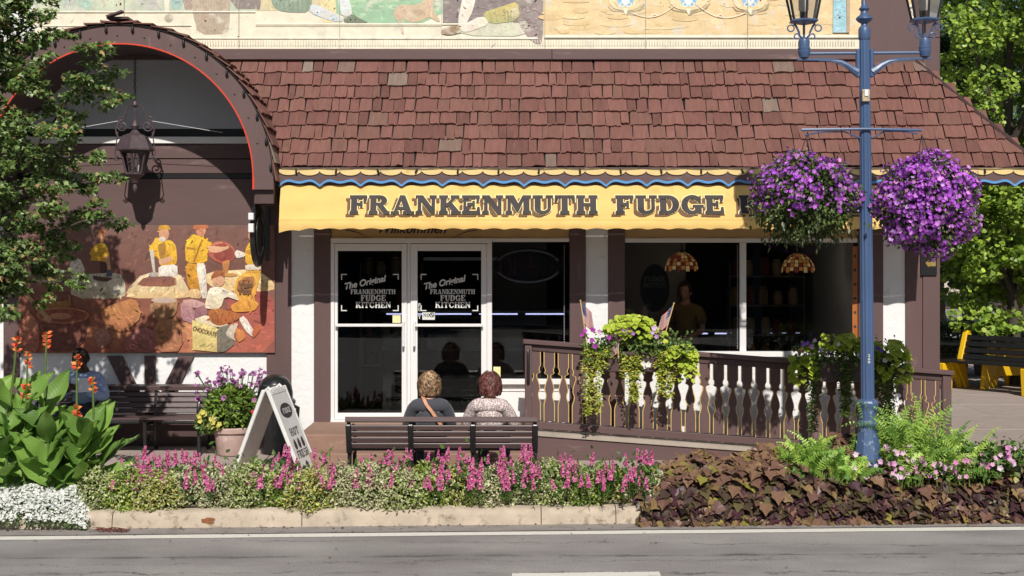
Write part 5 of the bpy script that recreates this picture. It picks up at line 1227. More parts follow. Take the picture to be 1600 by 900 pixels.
def person(label, loc, rz, pose, skin, shirt, trousers, shoe, hair, sleeve='long', headtilt=0, k=1.0, group=None):
    t = thing('person', label, 'person', (0, 0, 0), group)
    J = pose; ch = []
    ch.append([('pel', J['pel'], (.13, .10)), ('wai', J['wai'], (.11, .085)), ('che', J['che'], (.13, .09)), ('nb', J['nb'], (.062, .06)), ('nt', J['nt'], .05), ('hb', J['hc']-Vector((0, .0, .03)), .05)])
    for s, n in ((-1, 'L'), (1, 'R')):
        sh, el, wr = J['sh'+n], J['el'+n], J['wr'+n]
        ch.append(['che', ('s'+n, sh, .055), ('e'+n, el, .040), ('m'+n, (el+wr)/2, .038), ('h'+n+'w', wr, .026)])
        fw = (wr-el).normalized(); ch += hand('h'+n, wr, J.get('hf'+n, fw), J['ht'+n], J['hp'+n], J.get('curl', .5))
        hi, kn, an, to = J['hi'+n], J['kn'+n], J['an'+n], J['to'+n]
        ch.append(['pel', ('i'+n, hi, .085), ('q'+n, (hi+kn)/2, .075), ('k'+n, kn, .055), ('c'+n, kn*.65+an*.35, .052), ('a'+n, an, .035), ('t'+n, to, .03)])
    body = skin_mesh(*graph(ch), lv=2)
    hm, Hx = head_mesh(J['hc'], headtilt)
    link_mesh('body', join([body, hm], 'body'), skin, t, (0, 0, 0))
    up = Vector((0, 0, .03)); c2 = [[('a', J['pel']+Vector((0, 0, -.03)), (.175, .14)), ('b', J['wai'], (.165, .125)), ('c', J['che'], (.18, .125)), ('d', J['che']*.42+J['nb']*.58, (.15, .112)), ('e', J['nb']-up*.2, (.078, .075))]]
    for n in 'LR':
        sh, el, wr = J['sh'+n], J['el'+n], J['wr'+n]
        c2.append(['d', ('s'+n, sh*1.0, .076), ('u'+n, (sh+el)/2, .070)]+([('e'+n, el, .056), ('f'+n, el*.12+wr*.88, .043)] if sleeve == 'long' else [('v'+n, sh*.3+el*.7, .062)]))
    link_mesh('shirt', join([skin_mesh(*graph(c2), lv=2)], 'shirt', 9), shirt, t, (0, 0, 0))
    c3 = [[('a', J['pel']+Vector((0, 0, .04)), (.155, .125)), ('b', J['pel']+Vector((0, 0, -.02)), (.165, .12))]]
    for n in 'LR':
        hi, kn, an = J['hi'+n], J['kn'+n], J['an'+n]; c3.append(['b', ('h'+n, hi, .105), ('m'+n, (hi+kn)/2, .095), ('k'+n, kn, .075), ('l'+n, kn*.4+an*.6, .065), ('z'+n, an*.94+kn*.06, .058)])
    link_mesh('trousers', join([skin_mesh(*graph(c3), lv=1)], 'trousers'), trousers, t, (0, 0, 0))
    for n in 'LR':
        an, to = J['an'+n], J['to'+n]; d = (to-an); d.z = 0; d = d.normalized(); g = min(an.z, to.z)-.03
        link_mesh('shoe', join([skin_mesh([Vector((an.x, an.y, g+.035))-d*.05, Vector((an.x, an.y, g+.045)), to-d*.02+Vector((0, 0, .01)), to+d*.06], [(0, 1), (1, 2), (2, 3)], [.036, .042, .038, .028], 1)], 'shoe'), shoe, t, (0, 0, 0))
    for s in (-1, 1):
        m = MB(); m.sphere((s*.030, .082, .008), (.014, .008, .008), 8, 6); m.xform(Hx); m.build('eye', M['eye'], t, smooth=True)
    hair(t, Hx)
    t.location = loc; t.rotation_euler = (0, 0, rz); t.scale = (k, k, k)
    return t
M['eye'] = pmat('dark eye', (.02, .015, .012), .2, 0)
def hair_bob(cols, length=.75, puff=1.0, nst=520):
    def f(t, Hx):
        hm = pmat('hair', attr=True, rough=.5, var=.3, scale=70, stretch=(1, 1, .35), spec=.3); r2 = np.random.default_rng(int(length*977))
        nu, nv = 40, 26; vs, cs = [], []; C = [rgb(c) for c in cols]
        def surf(u, v):                      # u round the head from face to face, v from crown down
            a = -pi/2+.62+(2*pi-1.24)*u if False else pi/2+.75+(2*pi-1.5)*u
            th = v*(pi*.5+length); lob = 1+.045*sin(a*5+v*6)+.03*sin(a*11+5*v)+.02*sin(v*16+a*3)
            if th < pi/2: x, y, z = sin(th)*cos(a), sin(th)*sin(a), cos(th)
            else:
                d = th-pi/2; kx = 1+.12*sin(d*2.4)-.27*d; x, y, z = kx*cos(a), kx*sin(a), -d*1.02
            return Vector((x*.098*lob*puff, y*.112*lob*puff-.012, z*.136*(1+.02*sin(a*5))+.004))
        for j in range(nv+1):
            for i in range(nu+1):
                p = surf(i/nu, j/nv); jit = r2.normal(size=3)*.003; vs.append((p.x+jit[0], p.y+jit[1], p.z+jit[2])); c = C[int(r2.integers(len(C)))]; cs.append(c)
        m = MB(); m.add(vs, [(j*(nu+1)+i, j*(nu+1)+i+1, (j+1)*(nu+1)+i+1, (j+1)*(nu+1)+i) for j in range(nv) for i in range(nu)], cs); m.xform(Hx); m.build('hair', hm, t, smooth=True)
        m = MB()
        for _ in range(nst):
            u0, v0 = r2.random(), .05+.8*r2.random()**.8; L = .25+.3*r2.random(); am = .015+.03*r2.random(); ph = 4*sin(u0*11)+r2.random(); w_ = .005+.006*r2.random(); c = C[int(r2.integers(len(C)))]
            lift = 1.02+.06*r2.random(); q = []
            for s in range(6):
                u = min(1, max(0, u0+am*sin(ph+s*1.3))); p = surf(u, min(1.04, v0+L*s/5)); n_ = Vector((p.x, p.y+.012, p.z*.3)).normalized()
                q.append((p+n_*(.016*lift*(.6+.7*abs(sin(ph+s*1.1)))*(1 if s < 5 else .6)), n_))
            vv = []
            for s, (p, n_) in enumerate(q):
                sd = n_.cross(Vector((0, 0, 1))).normalized()*w_*(1 if s < 4 else .5); vv += [p-sd, p+sd]
            m.add(vv, [(2*s, 2*s+1, 2*s+3, 2*s+2) for s in range(5)], c)
        m.xform(Hx); m.build('hair_locks', hm, t, kind='stuff')
    return f
def hair_short(col):
    def f(t, Hx):
        m = MB(); c = rgb(col); r2 = np.random.default_rng(3)
        for _ in range(520):
            d = r2.normal(size=3); d /= np.linalg.norm(d)
            if d[2] < -.15 and d[1] > -.4: continue
            if d[1] > .45 and d[2] < .55: continue
            m.sphere((d[0]*.082, d[1]*.098-.006, d[2]*.122+.008), .012+.008*r2.random(), 5, 4, tuple(k*(.7+.6*r2.random()) for k in c))
        m.xform(Hx); m.build('hair', pmat('dark curls', attr=True, rough=.6, var=.3, scale=60), t)
    return f
Vv = Vector
def seated(lean=0, armout=.04, hold=False, look=0):
    J = dict(pel=Vv((0, 0, .10)), wai=Vv((0, -.01+lean*.3, .25)), che=Vv((0, .0+lean*.7, .42)), nb=Vv((0, .015+lean, .535)), nt=Vv((0, .035+lean*1.1, .59)), hc=Vv((0, .055+lean*1.25+look*.03, .665)))
    for s, n in ((-1, 'L'), (1, 'R')):
        J['sh'+n] = Vv((s*.165, lean*.8, .432)); J['el'+n] = Vv((s*(.225+armout), .07+lean*.6, .215))
        J['wr'+n] = Vv((s*.09, .27, .33 if hold else .165)); J['ht'+n] = Vv((0, .2, 1)) if hold else Vv((-s, .1, .2)); J['hp'+n] = Vv((-s, 0, .1)) if hold else Vv((0, 0, -1))
        J['hf'+n] = Vv((-s*.5, .8, .3)) if hold else Vv((-s*.5, .8, -.1))
        J['hi'+n] = Vv((s*.09, .03, .085)); J['kn'+n] = Vv((s*.12, .43, .085)); J['an'+n] = Vv((s*.12, .44, -.345)); J['to'+n] = Vv((s*.13, .56, -.375))
    return J
SKL = pmat('light skin', rgb('c99a82'), .5, .08, 20); SKD = pmat('dark skin', rgb('4d3328'), .5, .1, 20)
SHOE = pmat('dark shoe', (.03, .028, .028), .5, .2, 10); JEAN = pmat('blue denim', rgb('3f4a5c'), .85, .25, 30, bump=.3, bscale=120)
GREY = pmat('charcoal knit', rgb('43444c'), .9, .12, 14, bump=.9, bscale=9, sheen=.2)
def leopard():
    m, n, bs, out = nodes('spotted blouse'); tc = N(n, 'ShaderNodeTexCoord'); v = N(n, 'ShaderNodeTexVoronoi'); v.inputs['Scale'].default_value = 62
    n.links.new(tc.outputs['Object'], v.inputs['Vector']); d = mth(n, 'ADD', v.outputs['Distance'], mth(n, 'MULTIPLY', noise(n, tc.outputs['Object'], 55, 3), .55))
    n.links.new(ramp(n, d, [(.0, rgb('e3d5d0')), (.50, rgb('dccbc6')), (.60, rgb('82706f')), (.74, rgb('77686a')), (.84, rgb('dcccc8'))]), bs.inputs['Base Color']); bs.inputs['Roughness'].default_value = .85; return m
seatz = .205+.435
pa = person('person seen from behind with wavy blonde brown hair, charcoal top and tan cross strap', (PX(671, 14.42), 14.43, seatz), .06, seated(0, .03), SKL, GREY, JEAN, SHOE, hair_bob(['9a7c5e', '7a5c44', '4f3a2b', 'b89a78', '3f2d22', '876a50'], .68, 1.12), k=.94)
m = MB()      # tan shoulder-bag strap running over the back
pts = [(-.085, .10, .545), (-.085, .0, .575), (-.06, -.09, .52), (-.03, -.128, .46), (.02, -.142, .40), (.08, -.150, .31), (.14, -.15, .22), (.18, -.11, .12)]
for (a, b) in zip(pts, pts[1:]):
    m.bar(a, b, .034, .01, up=(0, -1, .25))
m.build('bag_strap', pmat('tan leather strap', rgb('c58a66'), .5, .12, 20), pa)
strap = pa.children[-1]; strap.matrix_parent_inverse = Matrix.Identity(4)
pb_ = person('person seen from behind with reddish brown hair and a pale spotted blouse', (PX(765, 14.42), 14.43, seatz), -.1, seated(0, .05), SKL, leopard(), JEAN, SHOE, hair_bob(['643c36', '41262a', '74463e', '2c1a1a', '85554b', '4f2e2b'], .72, 1.12), k=.94)
CH = pmat('light blue shirt', rgb('9fb3d6'), .85, .08, 14, bump=.4, bscale=12)
pc = person('person with dark curly hair in a light blue shirt reading on the wall bench', (PX(124, 16.3), 16.52, .285+.435), pi-.1, seated(.03, .06, True, 1), SKD, CH, pmat('black trousers', (.02, .02, .024), .8, .2, 10), SHOE, hair_short('1c1614'), headtilt=.6, k=1.0)
rd = thing('folded_paper', 'folded pale paper held by the person in the light blue shirt', 'paper', (PX(126, 16.2), 16.17, 1.02))
m = MB(); cx = PX(127, 16.2)
for s in (-1, 1): m.prism([(cx, 16.14), (cx+s*.11, 16.19), (cx+s*.11, 16.193), (cx, 16.143)], 1.03, 1.19, axis='z'); 
m.build('sheet', pmat('pale paper', rgb('d9dde6'), .7, .06, 30), rd)
def standing():
    J = dict(pel=Vv((0, 0, .93)), wai=Vv((0, 0, 1.06)), che=Vv((0, 0, 1.26)), nb=Vv((0, 0, 1.40)), nt=Vv((0, .01, 1.45)), hc=Vv((0, .025, 1.54)))
    for s, n in ((-1, 'L'), (1, 'R')):
        J['sh'+n] = Vv((s*.185, 0, 1.31)); J['el'+n] = Vv((s*.24, .02, 1.05)); J['wr'+n] = Vv((s*.16, .2, .98)); J['ht'+n] = Vv((-s*.3, 0, 1)); J['hp'+n] = Vv((-s, 0, 0))
        J['hi'+n] = Vv((s*.09, 0, .88)); J['kn'+n] = Vv((s*.1, .01, .48)); J['an'+n] = Vv((s*.1, -.01, .08)); J['to'+n] = Vv((s*.11, .12, .035))
    return J
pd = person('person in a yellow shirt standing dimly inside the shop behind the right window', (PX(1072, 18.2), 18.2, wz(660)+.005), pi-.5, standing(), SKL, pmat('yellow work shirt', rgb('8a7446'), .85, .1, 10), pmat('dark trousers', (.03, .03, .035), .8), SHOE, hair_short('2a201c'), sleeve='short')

# ------------------------------------------------------------------ flower pot body, bin, A-board
pot = thing('flower_pot', 'weathered pale terracotta pot of purple asters and yellow petunias', 'plant pot', (PX(362, 16.4), 16.4, .285))
D = 16.4; px_ = PX(363, D)
m = MB(); m.lathe([(.165, .287), (.175, .30), (.205, .52), (.21, .545), (.232, .55), (.238, .60), (.225, .612), (.20, .60), (.19, .55)], (px_, D, 0), 28); m.build('pot', M['terra'], pot, smooth=True)
m = MB(); m.lathe([(.0, .555), (.195, .56), (.195, .555)], (px_, D, 0), 20); m.build('potting_soil', M['soil'], pot)
bn = thing('litter_bin', 'black domed litter bin behind the white A-board', 'bin', (PX(430, 16.5), 16.5, .29)); bx = PX(430, 16.5); D = 16.5
m = MB(); m.lathe([(.16, .292), (.17, .31), (.215, .80), (.225, .86), (.205, .87)], (bx, D, 0), 30); m.build('body', M['plastic'], bn, smooth=True)
m = MB(); m.lathe([(.235, .865), (.24, .90), (.225, .915), (.205, .93), (.205, 1.0), (.19, 1.08), (.15, 1.15), (.09, 1.195), (.03, 1.205)], (bx, D, 0), 30); m.build('lid', M['plastic'], bn, smooth=True)
m = MB()
for i in range(6): m.bar((bx-.11+.044*i, D-.20-.0*i, .99), (bx-.11+.044*i, D-.165, 1.09), .012, .006)
q = [(bx+.212*sin(a)*1.0, D-.212*cos(a)) for a in np.linspace(-.75, .75, 10)]
m2 = MB(); vs = []
for z, k in ((.95, 1.0), (1.10, .88)):
    for a in np.linspace(-.7, .7, 10): vs.append((bx+.211*k*sin(a), D-.211*k*cos(a), z))
m2.add(vs, [(i, i+1, 11+i, 10+i) for i in range(9)]); m2.build('flap', pmat('grey plastic flap', rgb('3c3f42'), .35, .2, 10), bn, smooth=True)
m = MB()
for s in (-1, 1): m.tube([(bx+s*.21, D, .84), (bx+s*.27, D-.03, .82), (bx+s*.26, D-.03, .70), (bx+s*.205, D, .62)], .025, 8)
m.build('grip', M['plastic'], bn, smooth=True)
# A-board of two hinged leaves, seen end-on
ag = thing('sandwich_board', 'white folding A-board sign seen end on beside the black bin', 'sign', (PX(428, 15.3), 15.3, .24))
Rz = Matrix.Translation((PX(428, 15.3), 15.3, 0)) @ Matrix.Rotation(-.13, 4, 'Z')
M['aboard'] = pmat('scuffed white plastic', rgb('dcdbd8'), .5, .1, 12, wear=rgb('9c968c'), wamt=.38, wscale=9)
zb_, zt_ = .235, 1.15; H_ = zt_-zb_
for s in (-1, 1):
    sp = .40 if s > 0 else .37
    Lf = Rz @ Matrix.Translation((s*sp, 0, zb_)) @ Matrix.Rotation(-s*math.atan2(sp-.025, H_), 4, 'Y'); ln = sqrt(H_**2+(sp-.025)**2)
    leaf = MB(); t_ = .03
    leaf.box(-t_/2, t_/2, -.30, .30, .03, ln); leaf.xform(Lf); lo = leaf.build('leaf_panel', M['aboard'], ag, bevel=.008)
    fr2 = MB()
    fr2.box(-t_/2-.006, t_/2+.006, -.31, -.27, 0, ln+.01); fr2.box(-t_/2-.006, t_/2+.006, .27, .31, 0, ln+.01); fr2.box(-t_/2-.005, t_/2+.005, -.269, .269, ln-.06, ln+.008); fr2.xform(Lf); fr2.build('leaf_frame', M['aboard'], ag, bevel=.008)
    if s > 0:
        pm = lambda u, v, d: tuple(Lf @ Vector((t_/2+.002+d, u, v)))
        m = MB(); m.poly([pm(.0+.2*cos(a), ln*.74+.085*sin(a), 0) for a in np.linspace(0, 2*pi, 20)[:-1]]); m.build('logo_oval', M['ink'], ag)
        m = MB(); lettering(m, 'FUDGE', -.13, .13, ln*.74-.03, .06, pm, .002); m.build('lettering', M['decal'], ag)
        m = MB(); lettering(m, 'HOT', -.16, .14, ln*.455, .085, pm); m.build('lettering', M['ink'], ag)
        for i in range(3): m = MB(); m.poly([pm(-.14+.14*i+.045*cos(a)*(1-.3*sin(a)), ln*.36+.06*sin(a), .001) for a in np.linspace(0, 2*pi, 14)[:-1]]); m.build('drop_print', M['ink'], ag)
        m = MB(); lettering(m, 'FRESH', -.2, .2, ln*.20, .085, pm); m.build('lettering', M['ink'], ag); m = MB(); m.poly([pm(u, v, 0) for u, v in ((-.06, ln*.12), (.0, ln*.16), (.06, ln*.12), (.0, ln*.05))]); m.build('diamond_print', M['ink'], ag)
m = MB()
for y in (-.2, .2): m.tube([tuple(Rz @ Vector((-.05, y, zt_-.02))), tuple(Rz @ Vector((0, y, zt_+.03))), tuple(Rz @ Vector((.05, y, zt_-.02)))], .014, 6)
m.build('hinge', M['aboard'], ag, smooth=True)
# tangle of wire in the gutter
tw = thing('wire_tangle', 'tangle of rusty wire lying in the gutter below the white alyssum', 'wire', (PX(173, 13.2), 13.2, 0))
for i in range(9):
    X0, X1 = PX(145+rng.random()*12, 13.2), PX(190+rng.random()*14, 13.2); m = MB(); y0 = 13.15+rng.random()*.1
    t = np.linspace(0, 1, 20); h = .015+.035*rng.random(); f_ = 2+rng.integers(5); ph = rng.random()*6
    m.tube([(X0+(X1-X0)*k, y0+.04*sin(ph+k*9), .012+h*abs(sin(ph+k*f_*1.6))) for k in t], .003, 4); m.build('wire', M['rust'], tw)

# ------------------------------------------------------------------ little flags
FW = lambda c: pmat('flag '+c, rgb(c), .8, .1, 30, trans=.3)
FR, FWh, FBl = FW('b8303c'), FW('e8e4e0'), FW('2d3f78')
def flag(x0, y0, x1, y1, D, wd, ht, lab, rot=0):
    a, b = Vector(P(x0, y0, D)), Vector(P(x1, y1, D)); t = thing('small_flag', lab, 'flag', tuple(a), 'small flags in the planters')
    m = MB(); m.tube([a, b], .006, 6); m.sphere(b, .010, 6, 5); m.build('stick', pmat('pale wooden stick', rgb('cdb07a'), .6, .1, 20), t)
    d = (b-a).normalized(); s = Vector((1, .25, 0)) if wd > 0 else Vector((-1, .25, 0)); s.normalize(); W = abs(wd)
    def q(u, v): # u along the cloth, v down the stick; hanging folds
        p = b-d*(.02+v*ht); return p+s*(u*W*.75)+Vector((0, 0, -1))*(u*W*.75+.0*v)*.9+Vector((0, .018*sin(u*7+v*2), 0))
    for i in range(13):
        m = MB(); n_ = 8
        u0 = .42 if i < 7 else 0
        vs = []
        for k in range(n_+1):
            u = u0+(1-u0)*k/n_; vs += [q(u, i/13), q(u, (i+1)/13)]
        m.add(vs, [(2*k, 2*k+1, 2*k+3, 2*k+2) for k in range(n_)]); m.build('stripe', FR if i % 2 == 0 else FWh, t)
    m = MB(); vs = []
    for k in range(5): vs += [q(.42*k/4, 0), q(.42*k/4, 7/13)]
    m.add(vs, [(2*k, 2*k+1, 2*k+3, 2*k+2) for k in range(4)]); m.build('canton', FBl, t)
    m = MB()
    for i in range(4):
        for j in range(4): c = q(.05+.1*i, .06+.13*j)+Vector((0, -.004, 0)); m.poly([c+Vector((.006*cos(k)*(1 if z % 2 else .45), 0, .006*sin(k)*(1 if z % 2 else .45))) for z, k in enumerate(np.linspace(0, 2*pi, 11)[:-1])])
    m.build('stars', FWh, t, kind='stuff')
    return t
flag(918, 545, 907, 470, 15.78, .17, .24, 'small flag on a stick at the left end of the lime green planter')
flag(1034, 540, 1053, 474, 15.80, -.17, .24, 'small flag on a stick at the right end of the lime green planter')
flag(966, 560, 966, 531, 15.70, -.10, .12, 'tiny low flag among the petunias in the middle of the planter')
# ------------------------------------------------------------------ picnic tables on the plaza
def picnic(label, loc, rz):
    t = thing('picnic_table', label, 'picnic table', (0, 0, 0), 'yellow and black picnic tables')
    for x in (-.75, .75):
        m = MB(); m.prism([(-.72, 0), (-.5, 0), (-.42, .2), (.42, .2), (.5, 0), (.72, 0), (.62, .42), (.38, .72), (-.38, .72), (-.62, .42)], x-.04, x+.04, axis='x'); m.build('end_leg', M['picnic'], t, bevel=.01)
    for i in range(5): box('plank', M['black'], t, -1.0, 1.0, -.36+i*.146, -.36+i*.146+.135, .722, .762, .006)
    for s in (-1, 1):
        for i in range(2):
            y = s*.52+(i-.5)*.15; box('seat_plank', M['black'], t, -1.0, 1.0, y-.068, y+.068, .432, .47, .006)
    t.location = loc; t.rotation_euler = (0, 0, rz); return t
def swing_bench(label, loc, rz):
    t = thing('plaza_bench', label, 'bench', (0, 0, 0), 'yellow and black plaza benches')
    for x in (-.8, .8):
        m = MB(); m.prism([(-.32, 0), (-.12, 0), (-.1, .18), (.06, .18), (.12, 0), (.36, 0), (.26, .42), (.44, .98), (.30, 1.0), (.12, .47), (-.36, .45)], x-.05, x+.05, axis='x'); m.build('side_panel', M['picnic'], t, bevel=.01)
    for i in range(3): box('slat', M['black'], t, -.9, .9, -.33+i*.15, -.2+i*.15, .472, .51, .005)
    for i in range(4):
        m = MB(); z = .55+i*.11; m.bar((-.9, .16+(z-.47)*.33, z), (.9, .16+(z-.47)*.33, z), .09, .03, up=(0, -1, .33)); m.build('slat', M['black'], t, bevel=.005)
    t.location = loc; t.rotation_euler = (0, 0, rz); return t
picnic('yellow picnic table with black planks nearest the shop corner', (PX(1492, 25.2), 25.2, .31), -pi/2+.9)
swing_bench('yellow bench with a tall side panel before the tree trunk', (PX(1553, 23.9), 23.9, .31), -pi/2+.62)
picnic('yellow picnic table half out of frame on the plaza', (PX(1640, 24.2), 24.2, .31), -pi/2+.5)
# ------------------------------------------------------------------ plants
def cols(hexes, n, var=.18, wts=None):
    B = np.array([rgb(h) for h in hexes]); c = B[rng.choice(len(hexes), n, p=wts)]
    return np.clip(c*(1+rng.normal(size=(n, 1))*var), 0, 1)
def leaf_dirs(n, out=None, droop=.35, jit=.8, up=.7):
    tip = rdir(n)*jit
    if out is not None: tip = tip+nrm(out)*.8
    tip[:, 2] -= droop; nor = rdir(n)*.6; nor[:, 2] += up; nor[:, 1] -= .35
    return nrm(tip), nor
def blob(c, r, n, hollow=.5):
    d = rdir(n); k = rng.random(n)**(1/3)*(1-hollow)+hollow
    return np.array(c)+d*k[:, None]*np.array(r), d
def tri_mound(name, mat, c, r, parent=None):
    pass

# ---- tree at the left edge: limbs and sprays of small leaves
TD = 14.05
tl = thing('street_tree', 'leafy street tree reaching in from the left edge before the arch', 'tree', (-5.75, TD, .2))
limbs = [[(-5.75, TD, .2), (-5.72, TD, 1.4), (-5.6, TD, 2.6), (-5.5, TD, 4.0), (-5.35, TD, 5.6)]]
for pts in ([(-100, 380), (-30, 330), (40, 250), (85, 190), (110, 150), (140, 110)], [(-120, 520), (-40, 430), (20, 400), (70, 370), (130, 345), (180, 345)], [(-110, 420), (-40, 360), (40, 310), (100, 285), (165, 285)],
            [(-80, 200), (-20, 120), (20, 60), (60, 30)], [(-110, 500), (-30, 470), (40, 440), (105, 440)], [(-90, 280), (-10, 210), (60, 170), (110, 180)], [(-90, 100), (-10, 20), (40, -40)], [(30, 260), (80, 245), (140, 245)]):
    limbs.append([P(x, y, TD+.25*sin(x*.03)) for x, y in pts])
m = MB(); m.tube(limbs[0], [.10, .085, .07, .05, .025], 10); m.build('trunk', M['bark'], tl, smooth=True)
for L in limbs[1:]:
    m = MB(); m.tube(L, list(np.linspace(.028, .006, len(L))), 6); m.build('limb', M['bark'], tl, smooth=True)
CL = [(5,15,50),(50,5,40),(30,60,42),(60,80,30),(15,120,50),(50,140,30),(-20,60,60),(150,85,34),(125,110,34),(165,118,36),(140,150,42),(110,170,38),(175,150,26),(90,205,36),(60,195,36),(20,200,44),(-15,180,55),(40,245,42),(95,245,34),(140,238,26),(165,265,26),(120,275,30),(75,285,40),(30,300,45),(-10,280,50),(120,300,30),(60,325,40),(150,330,26),(178,345,24),(130,350,32),(95,365,42),(50,375,45),(10,370,50),(30,420,46),(75,405,36),(110,430,24),(125,440,14),(70,440,26),(15,455,36),(65,468,20),(-20,420,60),(-20,470,50),(185,285,14),(190,350,14),(-60,330,80),(-70,180,80),(-60,80,70),(-50,-40,70),(20,-50,50),(-30,110,50),(-40,20,60),(30,110,36),(60,40,40),(100,60,20),(-80,430,80),(-90,540,60)]
pp, dd, oo = [], [], []
for x, y, r in CL:
    c = np.array(P(x, y, TD+rng.normal()*.22)); R = r*TD/F; n = int(90*(r/40)**2*(2.9 if x < 130 else 2.4))
    for s in range(max(2, int(r/7))):                       # sprays inside a cluster, each a loose flat fan
        cc = c+rdir(1)[0]*R*.62*np.array([1, .9, .8]); k = n//max(2, int(r/7))
        q, d = blob(cc, (R*.52, R*.5, R*.24), k, .1); pp.append(q); dd.append((q-c)/R+np.array([.35, -.1, -.1])); oo.append(np.full(k, rng.random()))
pp = np.vstack(pp); dd = np.vstack(dd); tip, nor = leaf_dirs(len(pp), dd, .3, .7, .9)
scatter('crown', MAPLE_V, MAPLE_F, pp, tip, nor, rng.uniform(.038, .075, len(pp)), cols(['587036', '6f8746', '465e2e', '8a9e60', 'a3875e', 'a9b788'], len(pp), .18, [.27, .25, .22, .15, .06, .05]), M['leaf'], tl)  # palest green puts the highlights on the leaves into their colour

ROUND_V = [(0,0,0),(-.42,.2,.06),(-.5,.6,.04),(-.12,.9,-.02),(.15,.92,-.02),(.5,.6,.04),(.42,.2,.06),(0,.45,-.04)]; ROUND_F = [(0,7,1),(1,7,2),(2,7,3),(3,7,4),(4,7,5),(5,7,6),(6,7,0)]
# ---- background trees on the plaza
def bg_tree(label, x, D, zc, r, h, n, hexes, leaf=.16, lx0=0, clumps=60, trunk=.14, group='trees behind the plaza'):
    X = PX(x, D); t = thing('plaza_tree', label, 'tree', (X, D, .3), group)
    m = MB(); m.tube([(X, D, .25), (X+.05, D, .9), (X-.03, D, zc*.6+.3), (X+lx0*.3, D, zc+h*.3)], [trunk*1.25, trunk, trunk*.8, trunk*.3], 9); m.build('trunk', M['bark'], t, smooth=True)
    for k in range(5):
        a = k*1.3; m = MB(); m.tube([(X, D, zc-h*.55), (X+r*.35*cos(a), D+r*.3*sin(a), zc-h*.2), (X+r*.75*cos(a), D+r*.7*sin(a), zc+h*.15)], [trunk*.5, trunk*.3, trunk*.1], 6); m.build('limb', M['bark'], t, smooth=True)
    P_, Dn = [], []
    for k in range(clumps):
        d = rdir(1)[0]; c = np.array([X+lx0, D, zc])+d*np.array([r, r, h])*(.35+.6*rng.random()); rr = r*(.16+.14*rng.random())
        q, dn = blob(c, (rr, rr, rr*.6), n//clumps, .35); P_.append(q); Dn.append(dn+d*.8)
    P_ = np.vstack(P_); Dn = np.vstack(Dn); tip, nor = leaf_dirs(len(P_), Dn, .25, .8, .8)
    scatter('crown', ROUND_V if leaf < .16 else OVAL_V, ROUND_F if leaf < .16 else OVAL_F, P_, tip, nor, rng.uniform(leaf*.6, leaf*1.15, len(P_)), cols(hexes, len(P_), .18), M['leaf'], t); return t
YG = ['8fa83c', '7b983a', 'a3b84c', '66842f', '8ea848']; DG = ['33482a', '3d542c', '4a6232', '2c3f24']
bg_tree('slender plaza tree with bright leaves and a grey trunk behind the benches', 1583, 25.2, 3.0, 1.55, 2.0, 12000, YG, .105, -.25, 70, .11)
bg_tree('bright yellow green tree filling the upper right corner', 1575, 30, 6.8, 2.3, 3.6, 22000, YG, .10, .2, 85, .16)
bg_tree('dark evergreen close behind the corner of the shop', 1462, 34, 6.0, 2.0, 5.2, 9000, DG, .2, 0, 90, .2)
bg_tree('dark spreading tree at the back of the plaza', 1600, 42, 6.8, 4.6, 5.2, 11000, DG, .26, 0, 100, .25)
bg_tree('low green tree beyond the plaza on the street side', 1510, 36, 3.4, 2.0, 1.8, 8000, YG+DG[2:], .15, 0, 70, .15)
bg_tree('bushy green tree beyond the right edge of the plaza', 1650, 32, 3.6, 2.3, 2.1, 6000, YG+DG[1:], .15, 0, 70, .15)
bg_tree('tall dark tree beyond the far street', 1560, 62, 8.5, 6.5, 7, 9000, DG, .38, 0, 90, .3)
bg = thing('far_building', 'pale wall of a building beyond the far street glimpsed through leaves', 'building', (26, 95, .3))
box('wall', pmat('pale far wall', rgb('b9b0a4'), .8, .1, .5), bg, 18, 60, 95, 105, .3, 9); 
for i in range(6): box('window', M['black'], bg, 21+i*6, 23.5+i*6, 94.95, 94.99, 3.4, 5.4)
box('roof', M['dkbrown'], bg, 17.5, 60.5, 94.6, 105.4, 9.001, 9.5)
# ---- planters with spiky grass and dark shrubs
def spiky(label, x, D, ytop):
    X = PX(x, D); z0 = .31; t = thing('spiky_planter', label, 'planter', (X, D, z0), 'square planters with spiky plants')
    m = MB(); m.lathe([(.38, z0), (.45, z0+.55), (.48, z0+.56), (.48, z0+.62), (.42, z0+.62)], (X, D, 0), 4); m.build('box', M['dkbrown'], t)
    q, d = blob((X, D, z0+.66), (.55, .5, .34), 1500, .4); tip, nor = leaf_dirs(len(q), d, .3, .7); scatter('foliage', LEAF_V, LEAF_F, q, tip, nor, rng.uniform(.07, .12, len(q)), cols(['2d4426', '3a5030', '4a5e36'], len(q)), M['leaf'], t)
    zt = PZ(ytop, D)
    for k in range(34):
        a = rng.random()*2*pi; sp = .15+.55*rng.random(); h = (zt-z0-.75)*(.65+.4*rng.random()); m = MB(); n_ = 5; vs = []
        for i in range(n_+1):
            u = i/n_; w_ = .028*(1-u)+.002; c = Vector((X+cos(a)*sp*u**1.4, D+sin(a)*sp*u**1.4, z0+.75+h*u-.10*u*u)); s = Vector((-sin(a), cos(a), 0))*w_; vs += [c-s, c+s]
        m.add(vs, [(2*i, 2*i+1, 2*i+3, 2*i+2) for i in range(n_)]); m.build('blade', M['blade'], t)
    return t
M['blade'] = pmat('spiky blade', rgb('8b9674'), .5, .2, 10, trans=.2)
spiky('spiky grass planter close to the shop corner', 1482, 27.5, 480); spiky('spiky grass planter left of the slender tree trunk', 1552, 27.2, 482); spiky('spiky grass planter past the tree trunk', 1630, 27.5, 490)

